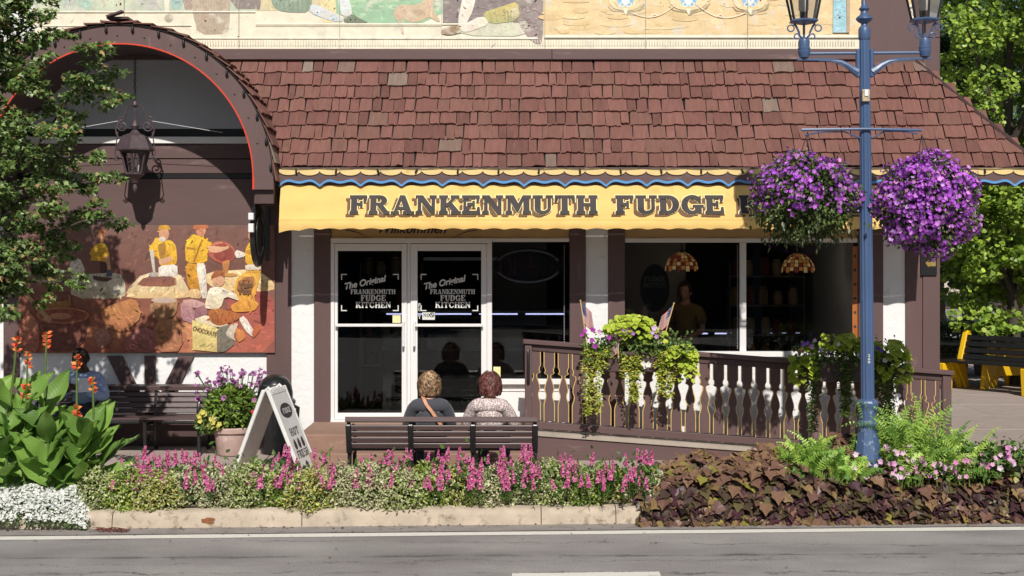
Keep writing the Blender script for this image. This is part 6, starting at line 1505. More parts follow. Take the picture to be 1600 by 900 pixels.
# ---- hanging baskets of purple flowers
def basket(label, xc, yc, rx, rz_, hang, dark, dens):
    D = 13.93; c = np.array(P(xc, yc, D)); s = D/F; R = np.array([rx*s, rx*s*.95, rz_*s]); h = P(*hang, D-.02)
    t = thing('hanging_basket', label, 'flower basket', (c[0], D, c[2]-R[2]), 'purple hanging baskets on the street lamp')
    m = MB(); m.lathe([(.02, c[2]-R[2]*.62), (.15, c[2]-R[2]*.5), (.24, c[2]-.05), (.26, c[2]+.02), (.23, c[2]+.02)], (c[0], D, 0), 18); m.build('basket', M['soil'], t, smooth=True)
    for k in range(3):
        a = k*2.1+.4; m = MB(); m.tube([h, (h[0]*.5+(c[0]+.1*cos(a))*.5, D-.02+.02*sin(a), h[2]*.5+(c[2]+R[2]*.75)*.5), (c[0]+.25*cos(a), D+.25*sin(a), c[2]+.02)], .004, 5); m.build('wire', M['iron'], t)
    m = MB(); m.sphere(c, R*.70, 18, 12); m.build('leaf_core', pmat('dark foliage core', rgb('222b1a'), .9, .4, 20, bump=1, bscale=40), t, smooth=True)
    n = 5200; d = rdir(n); lob = 1+.10*np.sin(d[:, 0]*6+1+rx)*np.cos(d[:, 2]*7)+.07*np.sin(d[:, 1]*11+d[:, 0]*9+rx); k = (.62+.36*rng.random(n)**.6)*lob
    q = c+d*k[:, None]*R; tip, nor = leaf_dirs(n, d, .4, .7, .5)
    scatter('foliage', LEAF_V, LEAF_F, q, tip, nor, rng.uniform(.03, .06, n), cols(['4c5e2c', '5f7236', '3a4a24', '6e7f45'], n), M['leaf'], t)
    n = dens; d = nrm(rdir(n)+np.array([0, -.25, .1])); 
    if dark: d = d[(d[:, 2] > -.40+.35*rng.random(n)-.1)]
    lob = 1+.10*np.sin(d[:, 0]*6+1+rx)*np.cos(d[:, 2]*7)+.07*np.sin(d[:, 1]*11+d[:, 0]*9+rx)
    q = c+d*((.86+.17*rng.random(len(d)))*lob)[:, None]*R; n = len(q)
    nor = nrm(d+rdir(n)*.45); tip = rdir(n)
    base = cols(['a84cc6', 'b65ccc', '983fb4', 'c272d4', '8536a8', 'd48ed8', 'c898e0'], n, .16, [.22, .2, .17, .15, .1, .09, .07])
    cc = np.repeat(base[:, None, :], len(FLO_V), 1); cc[:, 0, :] = np.clip(base*1.25+.10, 0, 1)
    scatter('flowers', FLO_V, FLO_F, q, tip, nor, rng.uniform(.038, .062, n), cc, M['petal'], t)
    if dark:
        n = 900; q = c+np.array([0, 0, -R[2]*.62])+rng.normal(size=(n, 3))*np.array([R[0]*.36, .12, R[2]*.2]); tip, nor = leaf_dirs(n, None, 1.0, .5); scatter('trailing_stems', LEAF_V, LEAF_F, q, tip, nor, rng.uniform(.04, .08, n), cols(['3c4a28', '4a5630', '55603a'], n), M['leaf'], t)
    return t
basket('looser purple petunia basket with bare green underside, left of the lamp post', 1259, 307, 84, 68, (1262, 206), True, 1150)
basket('fuller rounder purple petunia basket right of the lamp post', 1445, 319, 81, 78, (1440, 210), False, 2400)

# ---- planter boxes on the railing
def rail_planter(label, x0, x1, y0, strands, hexes_top, shade=0):
    D = 15.78; z = PZ(y0, D); X0, X1 = PX(x0, D), PX(x1, D); c = (X0+X1)/2
    t = thing('railing_planter', label, 'planter', (c, D, z-.2), 'planter boxes on the ramp railing')
    box('box', M['dkbrown'], t, X0+.16, X1-.16, D-.02, D+.24, z-.26, z-.03, .01)
    for X in (X0+.3, X1-.3):
        m = MB(); m.bar((X, D+.24, z-.2), (X, D+.33, z+.02), .02, .012); m.build('bracket', M['iron'], t)
    # lime green heart leaves, each a leaf of its own
    lm = MB(); lm.add([(0,0,0),(-.32,.05,.04),(-.5,.35,.06),(-.3,.75,.03),(0,1.05,-.1),(.3,.75,.03),(.5,.35,.06),(.32,.05,.04),(0,.4,-.02)], [(8,0,1),(8,1,2),(8,2,3),(8,3,4),(8,4,5),(8,5,6),(8,6,7),(8,7,0)])
    me, _ = lm.mesh('leaf', origin=(0, 0, 0)); me.materials.append(M['lime'])
    for cx, cy, rx, ry, n in hexes_top:
        for i in range(n):
            d = rdir(1)[0]; d[1] = -abs(d[1])*.8; 
            if d[2] < -.6: d[2] *= -.5
            p = Vector(P(cx+rx*d[0], cy-ry*d[2], D+.05)); p.y += d[1]*.22
            place_leaf(me, 'leaf', p, Vector((d[0]*.7, d[1]-.3, -.5+.3*rng.normal())), Vector((d[0]*.4, -.75, .8)), .055+.04*rng.random(), t)
    n = 1700; u = rng.random(n); q = np.stack([X0+(X1-X0)*u, D+.08+rng.normal(size=n)*.11, z+.03+rng.normal(size=n)*.075-.06*np.abs(u-.5)], 1)
    tip, nor = leaf_dirs(n, None, .3, 1); scatter('foliage', LEAF_V, LEAF_F, q, tip, nor, rng.uniform(.035, .065, n), cols(['566f34', '668040', '47602c', '7d9448'], n), M['leaf'], t)
    for x, ya, yb, wd, yel in strands:          # trailing creeping jenny
        n = int((yb-ya)*wd*.42); yy = ya+(yb-ya)*rng.random(n)**1.15; xx = x+np.clip(rng.normal(size=n), -1.7, 1.7)*wd*.36*(1-.45*(yy-ya)/(yb-ya)); xx = x+np.round((xx-x)/4)*4+rng.normal(size=n)*1.0
        q = np.array([P(a, b, D-.05) for a, b in zip(xx, yy)]); q[:, 1] += rng.normal(size=n)*.03
        tip = nrm(np.stack([rng.choice([-1, 1], n)*1.0, rng.normal(size=n)*.5-.2, -.25+rng.normal(size=n)*.2], 1)); nor = rdir(n)*.4+np.array([0, -.7, .8])
        scatter('trailing_stem', LEAF_V, LEAF_F, q, tip, nor, rng.uniform(.026, .042, n), cols(['a6b03e', 'b8bd4c', '8a9a38', 'c2b548', '768a34'] if yel else ['5f7434', '6f8440', '4c602c'], n), M['leaf'], t)
    return t
def place_leaf(me, name, p, tip, nor, size, parent, mat=None):
    Y = tip.normalized(); Z = nor-Y*nor.dot(Y); Z = Z.normalized() if Z.length > 1e-4 else Y.orthogonal(); Xa = Y.cross(Z)
    Mx = Matrix((Xa, Y, Z)).transposed().to_4x4(); Mx.translation = p
    o = bpy.data.objects.new(name, me); COL.objects.link(o); o.matrix_world = Mx @ Matrix.Scale(size, 4); o.parent = parent; o.matrix_parent_inverse = wm(parent).inverted(); return o
M['lime'] = pmat('lime leaf', rough=.5, var=.12, scale=20, trans=.25, rnd=[(0, rgb('9fb43a')), (.4, rgb('b6c748')), (.75, rgb('c6d156')), (1, rgb('8ca43a'))])
pl1 = rail_planter('planter box of lime green leaves and trailing gold stems on the railing left part', 912, 1082, 545,
    [(919, 545, 648, 12, 1), (934, 550, 645, 10, 1), (947, 545, 575, 8, 1), (975, 552, 590, 7, 1), (990, 555, 628, 20, 1), (1032, 548, 615, 12, 1), (1046, 548, 622, 14, 1)],
    [(985, 512, 36, 22, 120), (1020, 525, 20, 14, 20), (1062, 556, 22, 22, 60), (1073, 580, 12, 20, 30)])
pl2 = rail_planter('shaded planter box of dark trailing leaves on the railing behind the lamp post', 1245, 1415, 560,
    [(1270, 565, 675, 14, 0), (1322, 565, 650, 20, 0), (1376, 560, 655, 20, 0), (1394, 560, 640, 14, 0)],
    [(1315, 534, 30, 15, 90), (1255, 575, 18, 35, 90), (1392, 570, 26, 40, 120), (1345, 540, 20, 14, 30)])
def blossoms(parent, spots, D, hexes, size, name='blossom'):
    mats = {}
    me0 = MB(); me0.add(FLO_V, FLO_F); me, _ = me0.mesh('blossom', origin=(0, 0, 0))
    for x, y, h in spots:
        key = 'fl'+h
        if key not in M: M[key] = pmat('petal '+h, rgb(h), .6, .12, 40, trans=.3)
        mm = bpy.data.meshes.get('blossom_'+h) or me.copy(); mm.name = 'blossom_'+h
        if not mm.materials: mm.materials.append(M[key])
        n = Vector((rng.normal()*.35, -1, .5+rng.normal()*.3)); place_leaf(mm, name, Vector(P(x, y, D+rng.normal()*.03)), Vector((rng.normal(), .2, 1)), n, size*(.8+.4*rng.random()), parent)
blossoms(pl1, [(909, 523, 'b23cae'), (914, 517, 'c04abb'), (926, 516, 'a03aa0'), (925, 532, 'b045b0'), (951, 528, 'b23cae'), (936, 518, 'd8a0d0'), (976, 519, 'c78ad8'), (983, 516, 'd9a6e0'), (989, 521, 'bb7fd4'), (971, 521, 'efe6f0'), (1020, 520, 'd7b6e4'), (1026, 526, 'c79ad8'), (1034, 523, 'b98fd0'), (1031, 534, 'e6c8d8'), (1022, 513, 'e0c0e6'), (1005, 568, 'f2f0ea'), (1013, 570, 'f2f0ea'), (1008, 574, 'e9e6e0'), (1073, 590, 'eeeae6'), (930, 541, 'a03aa0')], 15.66, None, .065)
blossoms(pl2, [(1256, 538, '8a52b8'), (1262, 536, '9a62c4'), (1268, 542, 'c9a0cc'), (1273, 532, 'd8b4d8'), (1283, 546, 'c8b6d8'), (1266, 556, 'dfe0ea'), (1310, 538, 'dfe0ea'), (1340, 555, 'c9c4dc'), (1370, 544, '6a4aa8'), (1376, 548, '7a56b4'), (1383, 563, 'e9e8ee'), (1362, 540, '8a62bc'), (1295, 552, '8f6ab4'), (1250, 547, 'c97a86'), (1404, 618, 'f0efec'), (1407, 628, 'f4f3f0'), (1400, 622, 'f0efec'), (1402, 650, 'f4f3f0'), (1406, 655, 'f0efec')], 15.64, None, .06)

# ---- pot of asters and yellow petunias
q, d = blob(P(363, 638, 16.4), (.30, .26, .26), 2600, .3); tip, nor = leaf_dirs(len(q), d, .1, .8)
scatter('foliage', LEAF_V, LEAF_F, q, tip, nor, rng.uniform(.05, .085, len(q)), cols(['5f7a34', '76903c', '4a6428', '8ba348'], len(q)), M['leaf'], pot)
m0 = MB(); fv = []
for k in range(60):
    a = rng.normal()*36; b = 575+rng.random()*45*(.6+.4*abs(a)/40); x, y = 360+max(-52, min(52, a)), b
    base = P(363+a*.4, 640, 16.4); top = P(x, y, 16.4+rng.normal()*.1)
    m0.tube([base, ((base[0]+top[0])/2+.01, 16.4, (base[2]+top[2])/2), top], .004, 4); fv.append(top)
m0.build('flower_stems', M['stem'], pot, kind='stuff')
fv = np.array(fv); fv = np.repeat(fv, 4, 0)+rng.normal(size=(len(fv)*4, 3))*.014
scatter('aster_heads', FLO_V, FLO_F, fv, rdir(len(fv)), rdir(len(fv))*.6+np.array([0, -.7, .6]), rng.uniform(.035, .06, len(fv)), cols(['a8679f', 'b878b4', '94588c', 'c48abf'], len(fv)), M['petal'], pot)
q, d = blob(P(325, 660, 16.25), (.14, .12, .12), 500, .3); tip, nor = leaf_dirs(len(q), d, .4, .8); scatter('petunia_leaves', LEAF_V, LEAF_F, q, tip, nor, rng.uniform(.035, .06, len(q)), cols(['55703a', '6b8646'], len(q)), M['leaf'], pot)
blossoms(pot, [(316, 644, 'ded36a'), (321, 647, 'e2d874'), (313, 658, 'ded36a'), (330, 655, 'e6dc80'), (333, 660, 'ded36a'), (339, 657, 'e2d874'), (343, 663, 'ded36a'), (327, 664, 'e6dc80'), (317, 668, 'ded36a'), (332, 668, 'e2d874'), (340, 668, 'd8cc60'), (350, 570+52, 'b878b4'), (395, 644, 'c8384a'), (397, 625, 'b06aa0'), (311, 650, 'ded36a'), (335, 652, 'e6dc80')], 16.15, None, .07)
# ---- white alyssum spilling over the kerb
n = 9000; X = PX(0, 13.5)+(PX(150, 13.5)-PX(-30, 13.5))*rng.random(n)-.2; v = rng.random(n)
D_ = np.array([kd(x) for x in X])-.12+.62*v; edge = np.clip((PX(152, 13.5)-X)/.25, 0, 1); H = (.08+.27*np.sin(np.clip(v*1.25+.1, 0, 1)*pi*.62))*edge**.5*(1+.12*np.sin(X*14)*np.sin(v*9))
gapk = np.abs(X-PX(42, 13.4)) < .03*(v < .12)
Z = np.clip(H, .02, None)*(1-.25*rng.random(n)**2)-.02*(v < .1)
q = np.stack([X, D_, Z], 1)[~gapk]; n = len(q)
tip, nor = leaf_dirs(n, None, .2, 1); aly = thing('alyssum', 'mound of tiny white flowers spilling over the kerb at left', 'flowers', (PX(60, 13.5), 13.6, .05))
scatter('foliage', LEAF_V, LEAF_F, q-np.array([0, -.02, .03]), tip, nor, rng.uniform(.02, .04, n), cols(['6a8050', '586e42', '7d9060'], n), M['leaf'], aly)
w_ = rng.random(n) < .62; q2 = q[w_]; n2 = len(q2)
scatter('flowers', QFL_V, QFL_F, q2+np.array([0, -.005, .01]), rdir(n2), rdir(n2)*.5+np.array([0, -.6, .8]), rng.uniform(.016, .034, n2), cols(['e6e8e4', 'd8dcd4', 'f0f0ec'], n2, .06), M['petal'], aly)
# ---- creamy green ground cover along the kerb
MX = np.linspace(PX(150, 13.7), PX(1005, 13.7), 19); P1, P2, C1 = [], [], []
for i, mx in enumerate(MX):
    n = 2600; kind = (i*7) % 5; d = rdir(n); d[:, 2] = np.abs(d[:, 2]); r = np.array([.27+.05*rng.random(), .30, .34+.09*rng.random()])
    lob = 1+.12*np.sin(d[:, 0]*8+i)*np.sin(d[:, 2]*7); c = np.array([mx, kd(mx)+.37+rng.normal()*.04, .15])
    q = c+d*(r*(.72+.3*rng.random((n, 1)))*lob[:, None]); P1.append(q)
    pal = [['9aaa62', '80964e', 'b4bb84', 'a6b070'], ['b3b886', 'c6c29a', '9caa72', 'cfcaa8'], ['88a044', '9db452', '70903e', 'b4bc60'], ['a6b07c', 'bcba92', '8c9c60', 'c9c4a4'], ['aeb25e', '97a24e', 'c2b86a', '84964a']][kind]
    C1.append(cols(pal, n, .16)); P2.append((d, c))
P1 = np.vstack(P1); C1 = np.vstack(C1); tip, nor = leaf_dirs(len(P1), None, .0, 1); nor[:, 2] += .3
gc = scatter('ground_cover', LEAF_V, LEAF_F, P1, tip, nor, rng.uniform(.028, .05, len(P1)), C1, M['leaf'])
tag(gc, 'low band of creamy green foliage along the kerb', 'ground cover')
s_ = rng.random(len(P1)) < .26; q = P1[s_]+np.array([0, -.012, .012]); n = len(q)
gf = scatter('cream_florets', QFL_V, QFL_F, q, rdir(n), rdir(n)*.5+np.array([0, -.6, .8]), rng.uniform(.014, .024, n), cols(['d8d2b4', 'cfc6ac', 'c9c49c', 'd9c8b8'], n, .08), M['petal'])
tag(gf, 'cream florets dusted over the low green band by the kerb', 'flowers')
q = np.stack([rng.uniform(-5.5, 1.0, 3000), np.zeros(3000), np.zeros(3000)], 1); q[:, 1] = kd(q[:, 0])+.22+.45*rng.random(3000); q[:, 2] = .2+.18*rng.random(3000)
tip, nor = leaf_dirs(3000, None, -.4, 1); tag(scatter('under_foliage', LEAF_V, LEAF_F, q, tip, nor, rng.uniform(.05, .09, 3000), cols(['3f5a2c', '4c6834', '35492a'], 3000), M['leaf']), 'dark green foliage between the low mounds by the kerb', 'ground cover')
# ---- pink flower spikes: every clump a plant, every spike a part
sp_me = []
for k in range(4):
    mm = []; n = 60; h = np.sort(rng.random(n)); a = rng.random(n)*2*pi; r = .034*(1-.72*h)*(.7+.4*rng.random(n))
    mb_ = MB()
    for i in range(n):
        p = Vector((cos(a[i])*r[i], sin(a[i])*r[i], .10+.16*h[i])); nn = Vector((cos(a[i]), sin(a[i]), .5)).normalized(); u = nn.orthogonal().normalized(); v = nn.cross(u); s = .019*(1-.45*h[i])
        c = rgb(random.choice(['dc74aa', 'e48cb8', 'cd5f9a', 'eba6c6', 'c25890'])); mb_.add([p+u*s, p+v*s, p-u*s, p-v*s, p-nn*s*.5], [(0, 1, 4), (1, 2, 4), (2, 3, 4), (3, 0, 4)], c)
    mb_.tube([(0, 0, -.10), (0, 0, .24)], .005, 4, col=rgb('5c7a38'))
    for i in range(10):
        b = rng.random()*2*pi; z = -.08+.14*rng.random(); mb_.add([(0, 0, z), (.05*cos(b)-.008*sin(b), .05*sin(b)+.008*cos(b), z+.025), (.08*cos(b), .08*sin(b), z+.035), (.05*cos(b)+.008*sin(b), .05*sin(b)-.008*cos(b), z+.025)], [(0, 1, 2, 3)], rgb('5f7f3a'))
    me, _ = mb_.mesh('flower_spike', origin=(0, 0, 0)); me.materials.append(M['petal']); sp_me.append(me)
PK = [(205, 735, 8, 'pink flower spikes at the left end of the row beside the alyssum'), (243, 722, 7, 'pink flower spikes below the left half of the wall bench'), (292, 722, 8, 'pink flower spikes below the right end of the wall bench'), (333, 735, 5, 'pink flower spikes just left of the terracotta pot'),
      (400, 735, 4, 'sparse pink spikes in front of the left leaf of the A-board'), (445, 728, 9, 'dense pink spikes between the two leaves of the A-board'), (512, 735, 8, 'pink flower spikes right of the A-board foot'), (575, 726, 8, 'pink flower spikes below the left end of the front bench'),
      (622, 722, 8, 'pink flower spikes before the left third of the front bench'), (690, 728, 10, 'pink flower spikes before the middle of the front bench under the charcoal top'), (735, 732, 9, 'pink flower spikes before the front bench below the spotted blouse'), (790, 722, 12, 'tallest pink spikes before the right third of the front bench'),
      (828, 728, 9, 'pink flower spikes at the right end of the front bench'), (885, 735, 6, 'pink flower spikes before the brown ramp wall'), (945, 735, 8, 'loose pink spikes farther right along the ramp wall'), (1000, 735, 8, 'pink flower spikes meeting the dark vine')]
for x, y, n, lab in PK:
    D = 13.93; b0 = P(x, y, D); t = thing('pink_spike_plant', lab, 'flowers', (b0[0], D, .2), 'pink flower spikes along the border')
    for i in range(int(n*2.1)):
        sx, sy = x+rng.normal()*14, y-2+rng.normal()*19
        dd_ = D-.44*max(0, min(1, (sy-708)/55)); p = Vector(P(sx, max(702, min(748, sy)), dd_)); p.z -= .17
        o = bpy.data.objects.new('flower_spike', sp_me[int(rng.integers(4))]); COL.objects.link(o); o.location = p; o.rotation_euler = (rng.normal()*.12, rng.normal()*.14, rng.random()*6); sc = .5+.4*rng.random(); o.scale = (sc,)*3
        o.parent = t; o.matrix_parent_inverse = wm(t).inverted()
    k = 260; q = np.array([b0[0], D-.05, .36])+rng.normal(size=(k, 3))*np.array([.1, .09, .1]); tip, nor = leaf_dirs(k, None, -.5, .8); scatter('foliage', LEAF_V, LEAF_F, q, tip, nor, rng.uniform(.05, .08, k), cols(['4f6e2e', '628038', '3f5a28'], k), M['leaf'], t)
# ---- cannas
cl_me = []
for k in range(4):
    mb_ = MB(); n_ = 9; vs = []; c = []
    for i in range(n_+1):
        u = i/n_; wd = .225*sin(pi*min(1, u*.93+.07)**.85)**.9*(1 if u < .97 else .3); z = -.10*u*u*(.4+.45*k)+.02*sin(u*9+k); tw = .25*(k-1.5)*u
        for s in (-1, -.5, 0, .5, 1): vs.append((s*wd*cos(tw), u, z+.09*abs(s)*(1-.3*u)+s*wd*sin(tw)+.016*sin(u*22+s*3)*abs(s)))
    mb_.add(vs, [(i*5+j, i*5+j+1, (i+1)*5+j+1, (i+1)*5+j) for i in range(n_) for j in range(4)]); me, _ = mb_.mesh('leaf', origin=(0, 0, 0), smooth=True); cl_me.append(me)
def canna_mat():
    m, n, bs, out = nodes('canna leaf'); tc = N(n, 'ShaderNodeTexCoord'); oi = N(n, 'ShaderNodeObjectInfo')
    w1 = N(n, 'ShaderNodeTexWave'); w1.bands_direction = 'DIAGONAL'; w1.inputs['Scale'].default_value = 9; w1.inputs['Distortion'].default_value = 1.5; n.links.new(tc.outputs['Object'], w1.inputs[0])
    c = ramp(n, oi.outputs['Random'], [(0, rgb('4a6e30')), (.35, rgb('6f9840')), (.75, rgb('8cb252')), (1, rgb('55783a'))])
    c = mixc(n, mth(n, 'MULTIPLY', w1.outputs['Fac'], .28), c, rgb('a5c06c')); n.links.new(c, bs.inputs['Base Color']); bs.inputs['Roughness'].default_value = .5; bs.inputs['Specular IOR Level'].default_value = .35
    t = N(n, 'ShaderNodeBsdfTranslucent'); n.links.new(c, t.inputs[0]); mx = N(n, 'ShaderNodeMixShader'); mx.inputs[0].default_value = .3
    n.links.new(bs.outputs[0], mx.inputs[1]); n.links.new(t.outputs[0], mx.inputs[2]); n.links.new(mx.outputs[0], out.inputs[0]); return m
M['canna'] = canna_mat()
for me in cl_me: me.materials.append(M['canna'])
def canna(label, x, D, ytop, nl, fl, lean=0, big=1.0):
    X = PX(x, D); zt = PZ(ytop, D); t = thing('canna', label, 'canna plant', (X, D, .2), 'orange flowered cannas')
    m = MB(); tp = (X+lean, D, zt); m.tube([(X, D, .15), (X+lean*.3, D, .2+(zt-.2)*.5), tp], [.018, .014, .008], 7); m.build('stem', M['stem'], t, smooth=True)
    nl = int(nl*1.35)
    for i in range(nl):
        u = .08+.80*(i+.3)/nl; z = .2+(min(zt, PZ(600 if x < 85 else 665, D))-.2)*u; a = i*2.4+rng.random()*1.2
        d = Vector((.75*cos(a), .6*sin(a)-.15, 1.15-.85*rng.random()*(1-.5*u))).normalized(); s = (.36+.24*rng.random())*big*(1-.25*u)
        base = Vector((X+lean*.4*u, D, z)); nr = Vector((rng.normal()*.25, -.7, 1))-d*.6
        place_leaf(cl_me[int(rng.integers(4))], 'leaf', base+d*.03, d, nr, s, t)
    if fl:
        nf = 7; q = []; 
        m = MB()
        for k in range(22):
            z = zt-.02-.15*rng.random()**1.3; a = rng.random()*2*pi; p = Vector((tp[0]+(z-zt)*.2*lean, D, z)); dd_ = Vector((cos(a), sin(a), .7)).normalized(); s = .035+.025*rng.random(); sd = dd_.orthogonal().normalized()*s*.4
            c = rgb(random.choice(['ee7048', 'f28a50', 'e85f48', 'f6a45c', 'e2503c'])); m.add([p, p+dd_*s*.6-sd, p+dd_*s*1.25+Vector((0, 0, -.01)), p+dd_*s*.6+sd], [(0, 1, 2, 3)], c)
        m.build('flower_head', M['petal'], t)
    return t
CN = [('canna with an orange bloom leaning in at the far left edge', 8, 13.75, 525, 6, 1, .12), ('canna with an orange bloom before the dark post', 40, 13.9, 550, 7, 1, .02), ('tallest canna with its bloom against the mural', 68, 14.0, 518, 8, 1, .03), ('canna whose bloom covers the face of the reading person', 120, 13.95, 553, 7, 1, .0),
      ('canna with a bloom right of the reading person', 148, 13.85, 588, 7, 1, -.02), ('low canna with a small bloom below the left edge blooms', 38, 13.7, 600, 7, 1, .02), ('short canna with a drooping bloom at the right of the clump', 118, 13.8, 632, 7, 1, .02), ('leafy canna without bloom at the front left corner', 10, 13.65, 640, 8, 0, 0), ('leafy canna without bloom at the front middle', 75, 13.65, 650, 8, 0, 0), ('low leafy canna without bloom spreading towards the wall bench', 130, 13.75, 660, 8, 0, .05), ('leafy canna half outside the left edge', -25, 13.8, 600, 8, 0, 0)]
for a in CN: canna(*a)
# ---- dark sweet potato vine: every leaf its own object
vl = MB(); vl.add([(0,0,0),(-.22,-.06,.04),(-.46,.14,.10),(-.38,.36,.08),(-.44,.54,.07),(-.2,.72,.0),(0,1.05,-.14),(.2,.70,.0),(.42,.52,.07),(.38,.36,.08),(.46,.14,.10),(.22,-.06,.04),(0,.38,-.05)], [(12, i, i+1) for i in range(11)]+[(12, 11, 0)])
vme, _ = vl.mesh('leaf', origin=(0, 0, 0))
M['vine'] = pmat('bronze vine leaf', rough=.45, var=.18, scale=14, spec=.4, trans=.12, rnd=[(0, rgb('624843')), (.35, rgb('76584b')), (.65, rgb('83674d')), (.88, rgb('8a744a')), (.93, rgb('807c3c')), (.975, rgb('96903e')), (1, rgb('8a5068'))])
vme.materials.append(M['vine'])
VX = [(1000, 1105), (1105, 1205), (1205, 1310), (1310, 1410), (1410, 1510), (1510, 1640)]
VL = ['leftmost bronze vine plant beside the pink spikes', 'bronze vine plant before the middle of the ramp wall', 'bronze vine plant below the left fern', 'bronze vine plant below the foot of the lamp post', 'bronze vine plant below the pink impatiens', 'bronze vine plant running out of the right edge']
def vine_h(v, X):
    top = .42+.05*sin(X*3.1)+.04*sin(X*7.7)
    return .03+(top)*sin(min(1, v*3.6)*pi/2)**.75+.12*v
for (xa, xb), lab in zip(VX, VL):
    X0, X1 = PX(xa, 13.7), PX(xb, 13.7); cx = (X0+X1)/2; t = thing('sweet_potato_vine', lab, 'vine', (cx, 13.9, .2), 'bronze sweet potato vines spilling over the kerb')
    for layer, n in ((0, 215), (1, 85)):
        for i in range(n):
            v = rng.random()**1.25
            X = X0+(X1-X0)*rng.random(); D = kd(X)-.14+v*(1.05+.1*min(1, max(0, X-1.2))); z = vine_h(v, X)-(.07*rng.random() if layer == 0 else .08+.15*rng.random())
            if xa == 1000 and X < X0+.3: z *= .55+.45*(X-X0)/.3
            z += .22*math.exp(-((X-3.45)/.4)**2)*(v > .06)
            z = max(z-(.30*rng.random() if v < .22 else 0), .03 if D < kd(X)+.02 else .20); fr = max(0, 1-v*2.6)
            tip = Vector((rng.normal()*.7, -.75-.3*rng.random()+.25*rng.normal(), -.25-.55*fr+.25*rng.normal())); nor = Vector((rng.normal()*.35, -.35-.5*fr, 1.0-.3*fr))
            place_leaf(vme, 'leaf', Vector((X, D, z)), tip, nor, .09+.065*rng.random(), t)
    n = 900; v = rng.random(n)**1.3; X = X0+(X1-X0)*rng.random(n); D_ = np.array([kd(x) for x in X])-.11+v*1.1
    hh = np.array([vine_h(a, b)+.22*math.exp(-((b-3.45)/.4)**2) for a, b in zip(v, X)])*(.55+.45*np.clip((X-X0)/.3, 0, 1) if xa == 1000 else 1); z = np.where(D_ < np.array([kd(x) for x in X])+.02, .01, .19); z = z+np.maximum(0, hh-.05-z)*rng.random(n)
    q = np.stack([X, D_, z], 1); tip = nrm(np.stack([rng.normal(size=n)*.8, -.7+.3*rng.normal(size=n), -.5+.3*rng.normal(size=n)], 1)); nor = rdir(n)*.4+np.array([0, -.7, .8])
    scatter('inner_leaves', [tuple(p) for p in vl.v], vl.f, q, tip, nor, rng.uniform(.08, .14, n), cols(['4a3a34', '57483a', '615838', '4c3038'], n), M['leaf'], t)  # coloured darker to give the shaded gaps between the outer leaves
    m = MB()
    for k in range(14):
        X = X0+(X1-X0)*rng.random(); m.tube([(X, kd(X)+.7, .25), (X+rng.normal()*.1, kd(X)+.3, .35), (X+rng.normal()*.15, kd(X)+.05, .2)], .006, 4)
    m.build('stems', pmat('purple stem', rgb('5a3448'), .6), t, kind='stuff')
# ---- ferns
def fern(label, x, D, nf, ln, sprd, zb=.42):
    X = PX(x, D); t = thing('fern', label, 'fern', (X, D, .2), 'bright green ferns round the lamp post')
    for f in range(nf):
        a = rng.random()*2*pi; h = ln*(.45+.65*rng.random()); sp = sprd*(.3+1.1*rng.random()); rl = rng.normal()*.05; n_ = 22; m = MB(); q = []
        bx, by = X+rng.normal()*sprd*.35, D+rng.normal()*.08
        for i in range(n_+1):
            u = i/n_; q.append(Vector((bx+cos(a)*sp*u**1.5, by+sin(a)*sp*.8*u**1.5-.04*u, zb+h*(u-(.25+.12*(f % 3))*u**3)))+Vector((rl*sin(u*3), 0, 0)))
        m.tube([tuple(q[int(k*n_/4)]) for k in range(5)], [.005, .004, .003, .002, .001], 4, col=rgb('6f8a38'))
        g = rgb(random.choice(['8cb24a', 'a4c858', '6d943a', 'b6d462', '5f8636']))
        for i in range(3+f % 4, n_+1):
            d = (q[i]-q[i-1]).normalized(); s = d.cross(Vector((0, -1, .4))).normalized(); L = (.040+.012*(f % 2))*sin(pi*min(1, .12+i/n_*.9))**.7*(.75+.5*rng.random())
            for k in (-1, 1):
                p = q[i]; tp = p+s*k*L+d*L*.35+Vector((0, 0, -.012)); wv = d*.010; tp = tp+Vector((rng.normal(), rng.normal(), rng.normal()))*.006; m.add([p-wv, tp, p+wv], [(0, 1, 2)], g)
        m.build('frond', M['leaf'], t)
    return t
fern('feathery green fern left of the lamp post foot', 1268, 14.0, 95, .62, .30, .34); fern('smaller fern close to the left of the lamp post', 1318, 13.80, 30, .42, .2, .38)
fern('tall bright fern right of the lamp post foot', 1412, 13.88, 120, 1.15, .36, .34); fern('fern spreading low right of the tall bright fern', 1488, 13.92, 85, .74, .36, .34)
# ---- impatiens
q = np.array([P(x, y, 13.85) for x, y in zip(np.concatenate([rng.uniform(1340, 1560, 1000), rng.uniform(1500, 1600, 600)]), np.concatenate([rng.normal(730, 9, 1000), rng.normal(712, 11, 600)]))]); q[:, 1] += rng.normal(size=len(q))*.07
im = thing('impatiens', 'pink and white impatiens among the ferns at right', 'flowers', (PX(1470, 14.1), 14.1, .2))
tip, nor = leaf_dirs(len(q), None, .2, 1); scatter('foliage', LEAF_V, LEAF_F, q, tip, nor, rng.uniform(.05, .09, len(q)), cols(['45602e', '567436', '6b8a42'], len(q)), M['leaf'], im)
spots = []
for i in range(70):
    x = rng.uniform(1335, 1590); y = 738-max(0, (x-1500))*.28+rng.normal()*9-(12 if rng.random() < .4 else 0)
    spots.append((x, min(745, y), random.choice(['e6b4d4', 'dfa2cc', 'f0dcea', 'e8c4dc', 'd98cc0'])))
spots += [(1403+rng.normal()*14, 703+rng.normal()*5, 'e8c4dc') for i in range(8)]+[(1395, 740, 'e6b4d4'), (1416, 739, 'e6b4d4')]
blossoms(im, spots, 13.72, None, .06, 'blossom')
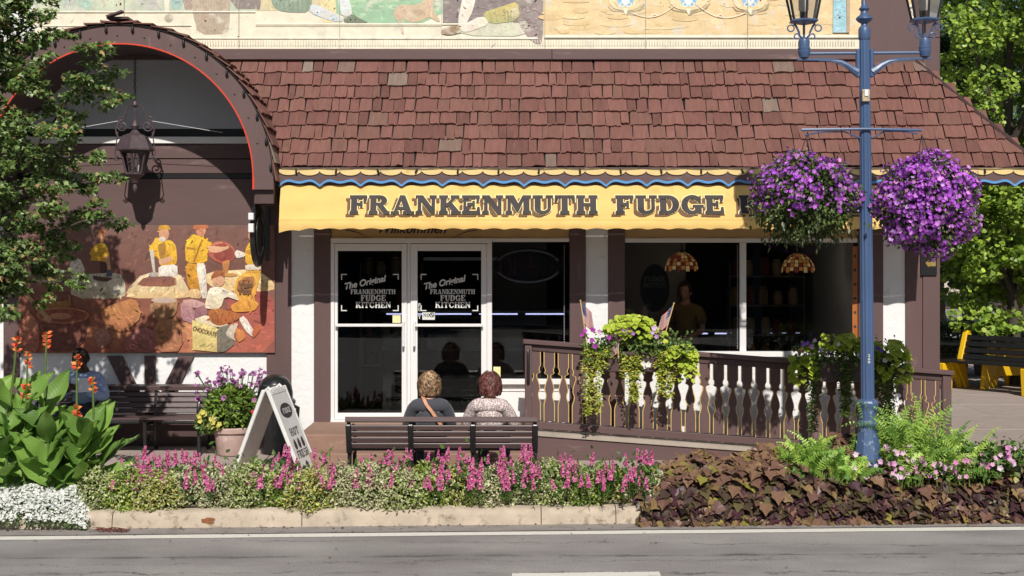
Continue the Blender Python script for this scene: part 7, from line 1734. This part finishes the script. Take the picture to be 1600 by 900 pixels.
q = np.array([P(x, y, 14.9) for x, y in zip(rng.uniform(1370, 1425, 260), rng.uniform(600, 690, 260))]); q[:, 1] += rng.normal(size=260)*.08

# ---- grit and leaf litter along the gutter
n = 420; X = rng.uniform(-6, 7, n); k = rng.random(n)**2.2; D_ = np.array([kd(x) for x in X])-.02-.5*k*(rng.random(n)); D_[:60] = rng.uniform(11.3, 13, 60)
q = np.stack([X, D_, np.full(n, .012)], 1); tip = nrm(np.stack([rng.normal(size=n), rng.normal(size=n), rng.normal(size=n)*.15], 1)); nor = rdir(n)*.3+np.array([0, 0, 1])
tag(scatter('gutter_litter', LEAF_V, LEAF_F, q, tip, nor, rng.uniform(.012, .045, n), cols(['5a4a3a', '7d6a50', '3f362e', '8c7c62', '66683e'], n), M['leaf']), 'dry leaf litter and grit in the gutter', 'litter')
# ---- far side of the street, out of view, added to darken the window reflections
op_ = thing('brick_building', 'brick shop row across the street, seen only in the window glass', 'building', (0, -30, 0))
brk = pmat('dark brick', rgb('6b4438'), .9, .25, 5, bump=.4, bscale=30)
box('wall', brk, op_, -34, 30, -36, -28, 0, 7.5); box('roof', M['dkbrown'], op_, -34.4, 30.4, -36.4, -27.6, 7.501, 8.0)
for i in range(15): box('window', M['black'], op_, -32+i*4.1, -30.2+i*4.1, -27.98, -27.93, 4.3, 6.2); box('shop_front', M['black'], op_, -32.6+i*4.1, -29.6+i*4.1, -27.98, -27.93, .5, 3.0)
for i, x in enumerate((-19, -11, -4, 5, 12, 20)):
    t = thing('street_tree', '%s street tree across the road, seen only in the window glass' % ['leftmost', 'second from the left', 'third from the left', 'third from the right', 'second from the right', 'rightmost'][i], 'tree', (x, -22, 0), 'trees across the street')
    m = MB(); m.tube([(x, -22, 0), (x+.1, -22, 2.5), (x, -22, 5)], [.2, .16, .08], 8); m.build('trunk', M['bark'], t)
    q, d = blob((x, -22, 5.3), (2.4, 2.2, 3.0), 2600, .3); tip, nor = leaf_dirs(len(q), d, .2, .8); scatter('crown', LEAF_V, LEAF_F, q, tip, nor, rng.uniform(.25, .5, len(q)), cols(['4a6232', '3d542c', '587036'], len(q)), M['leaf'], t)
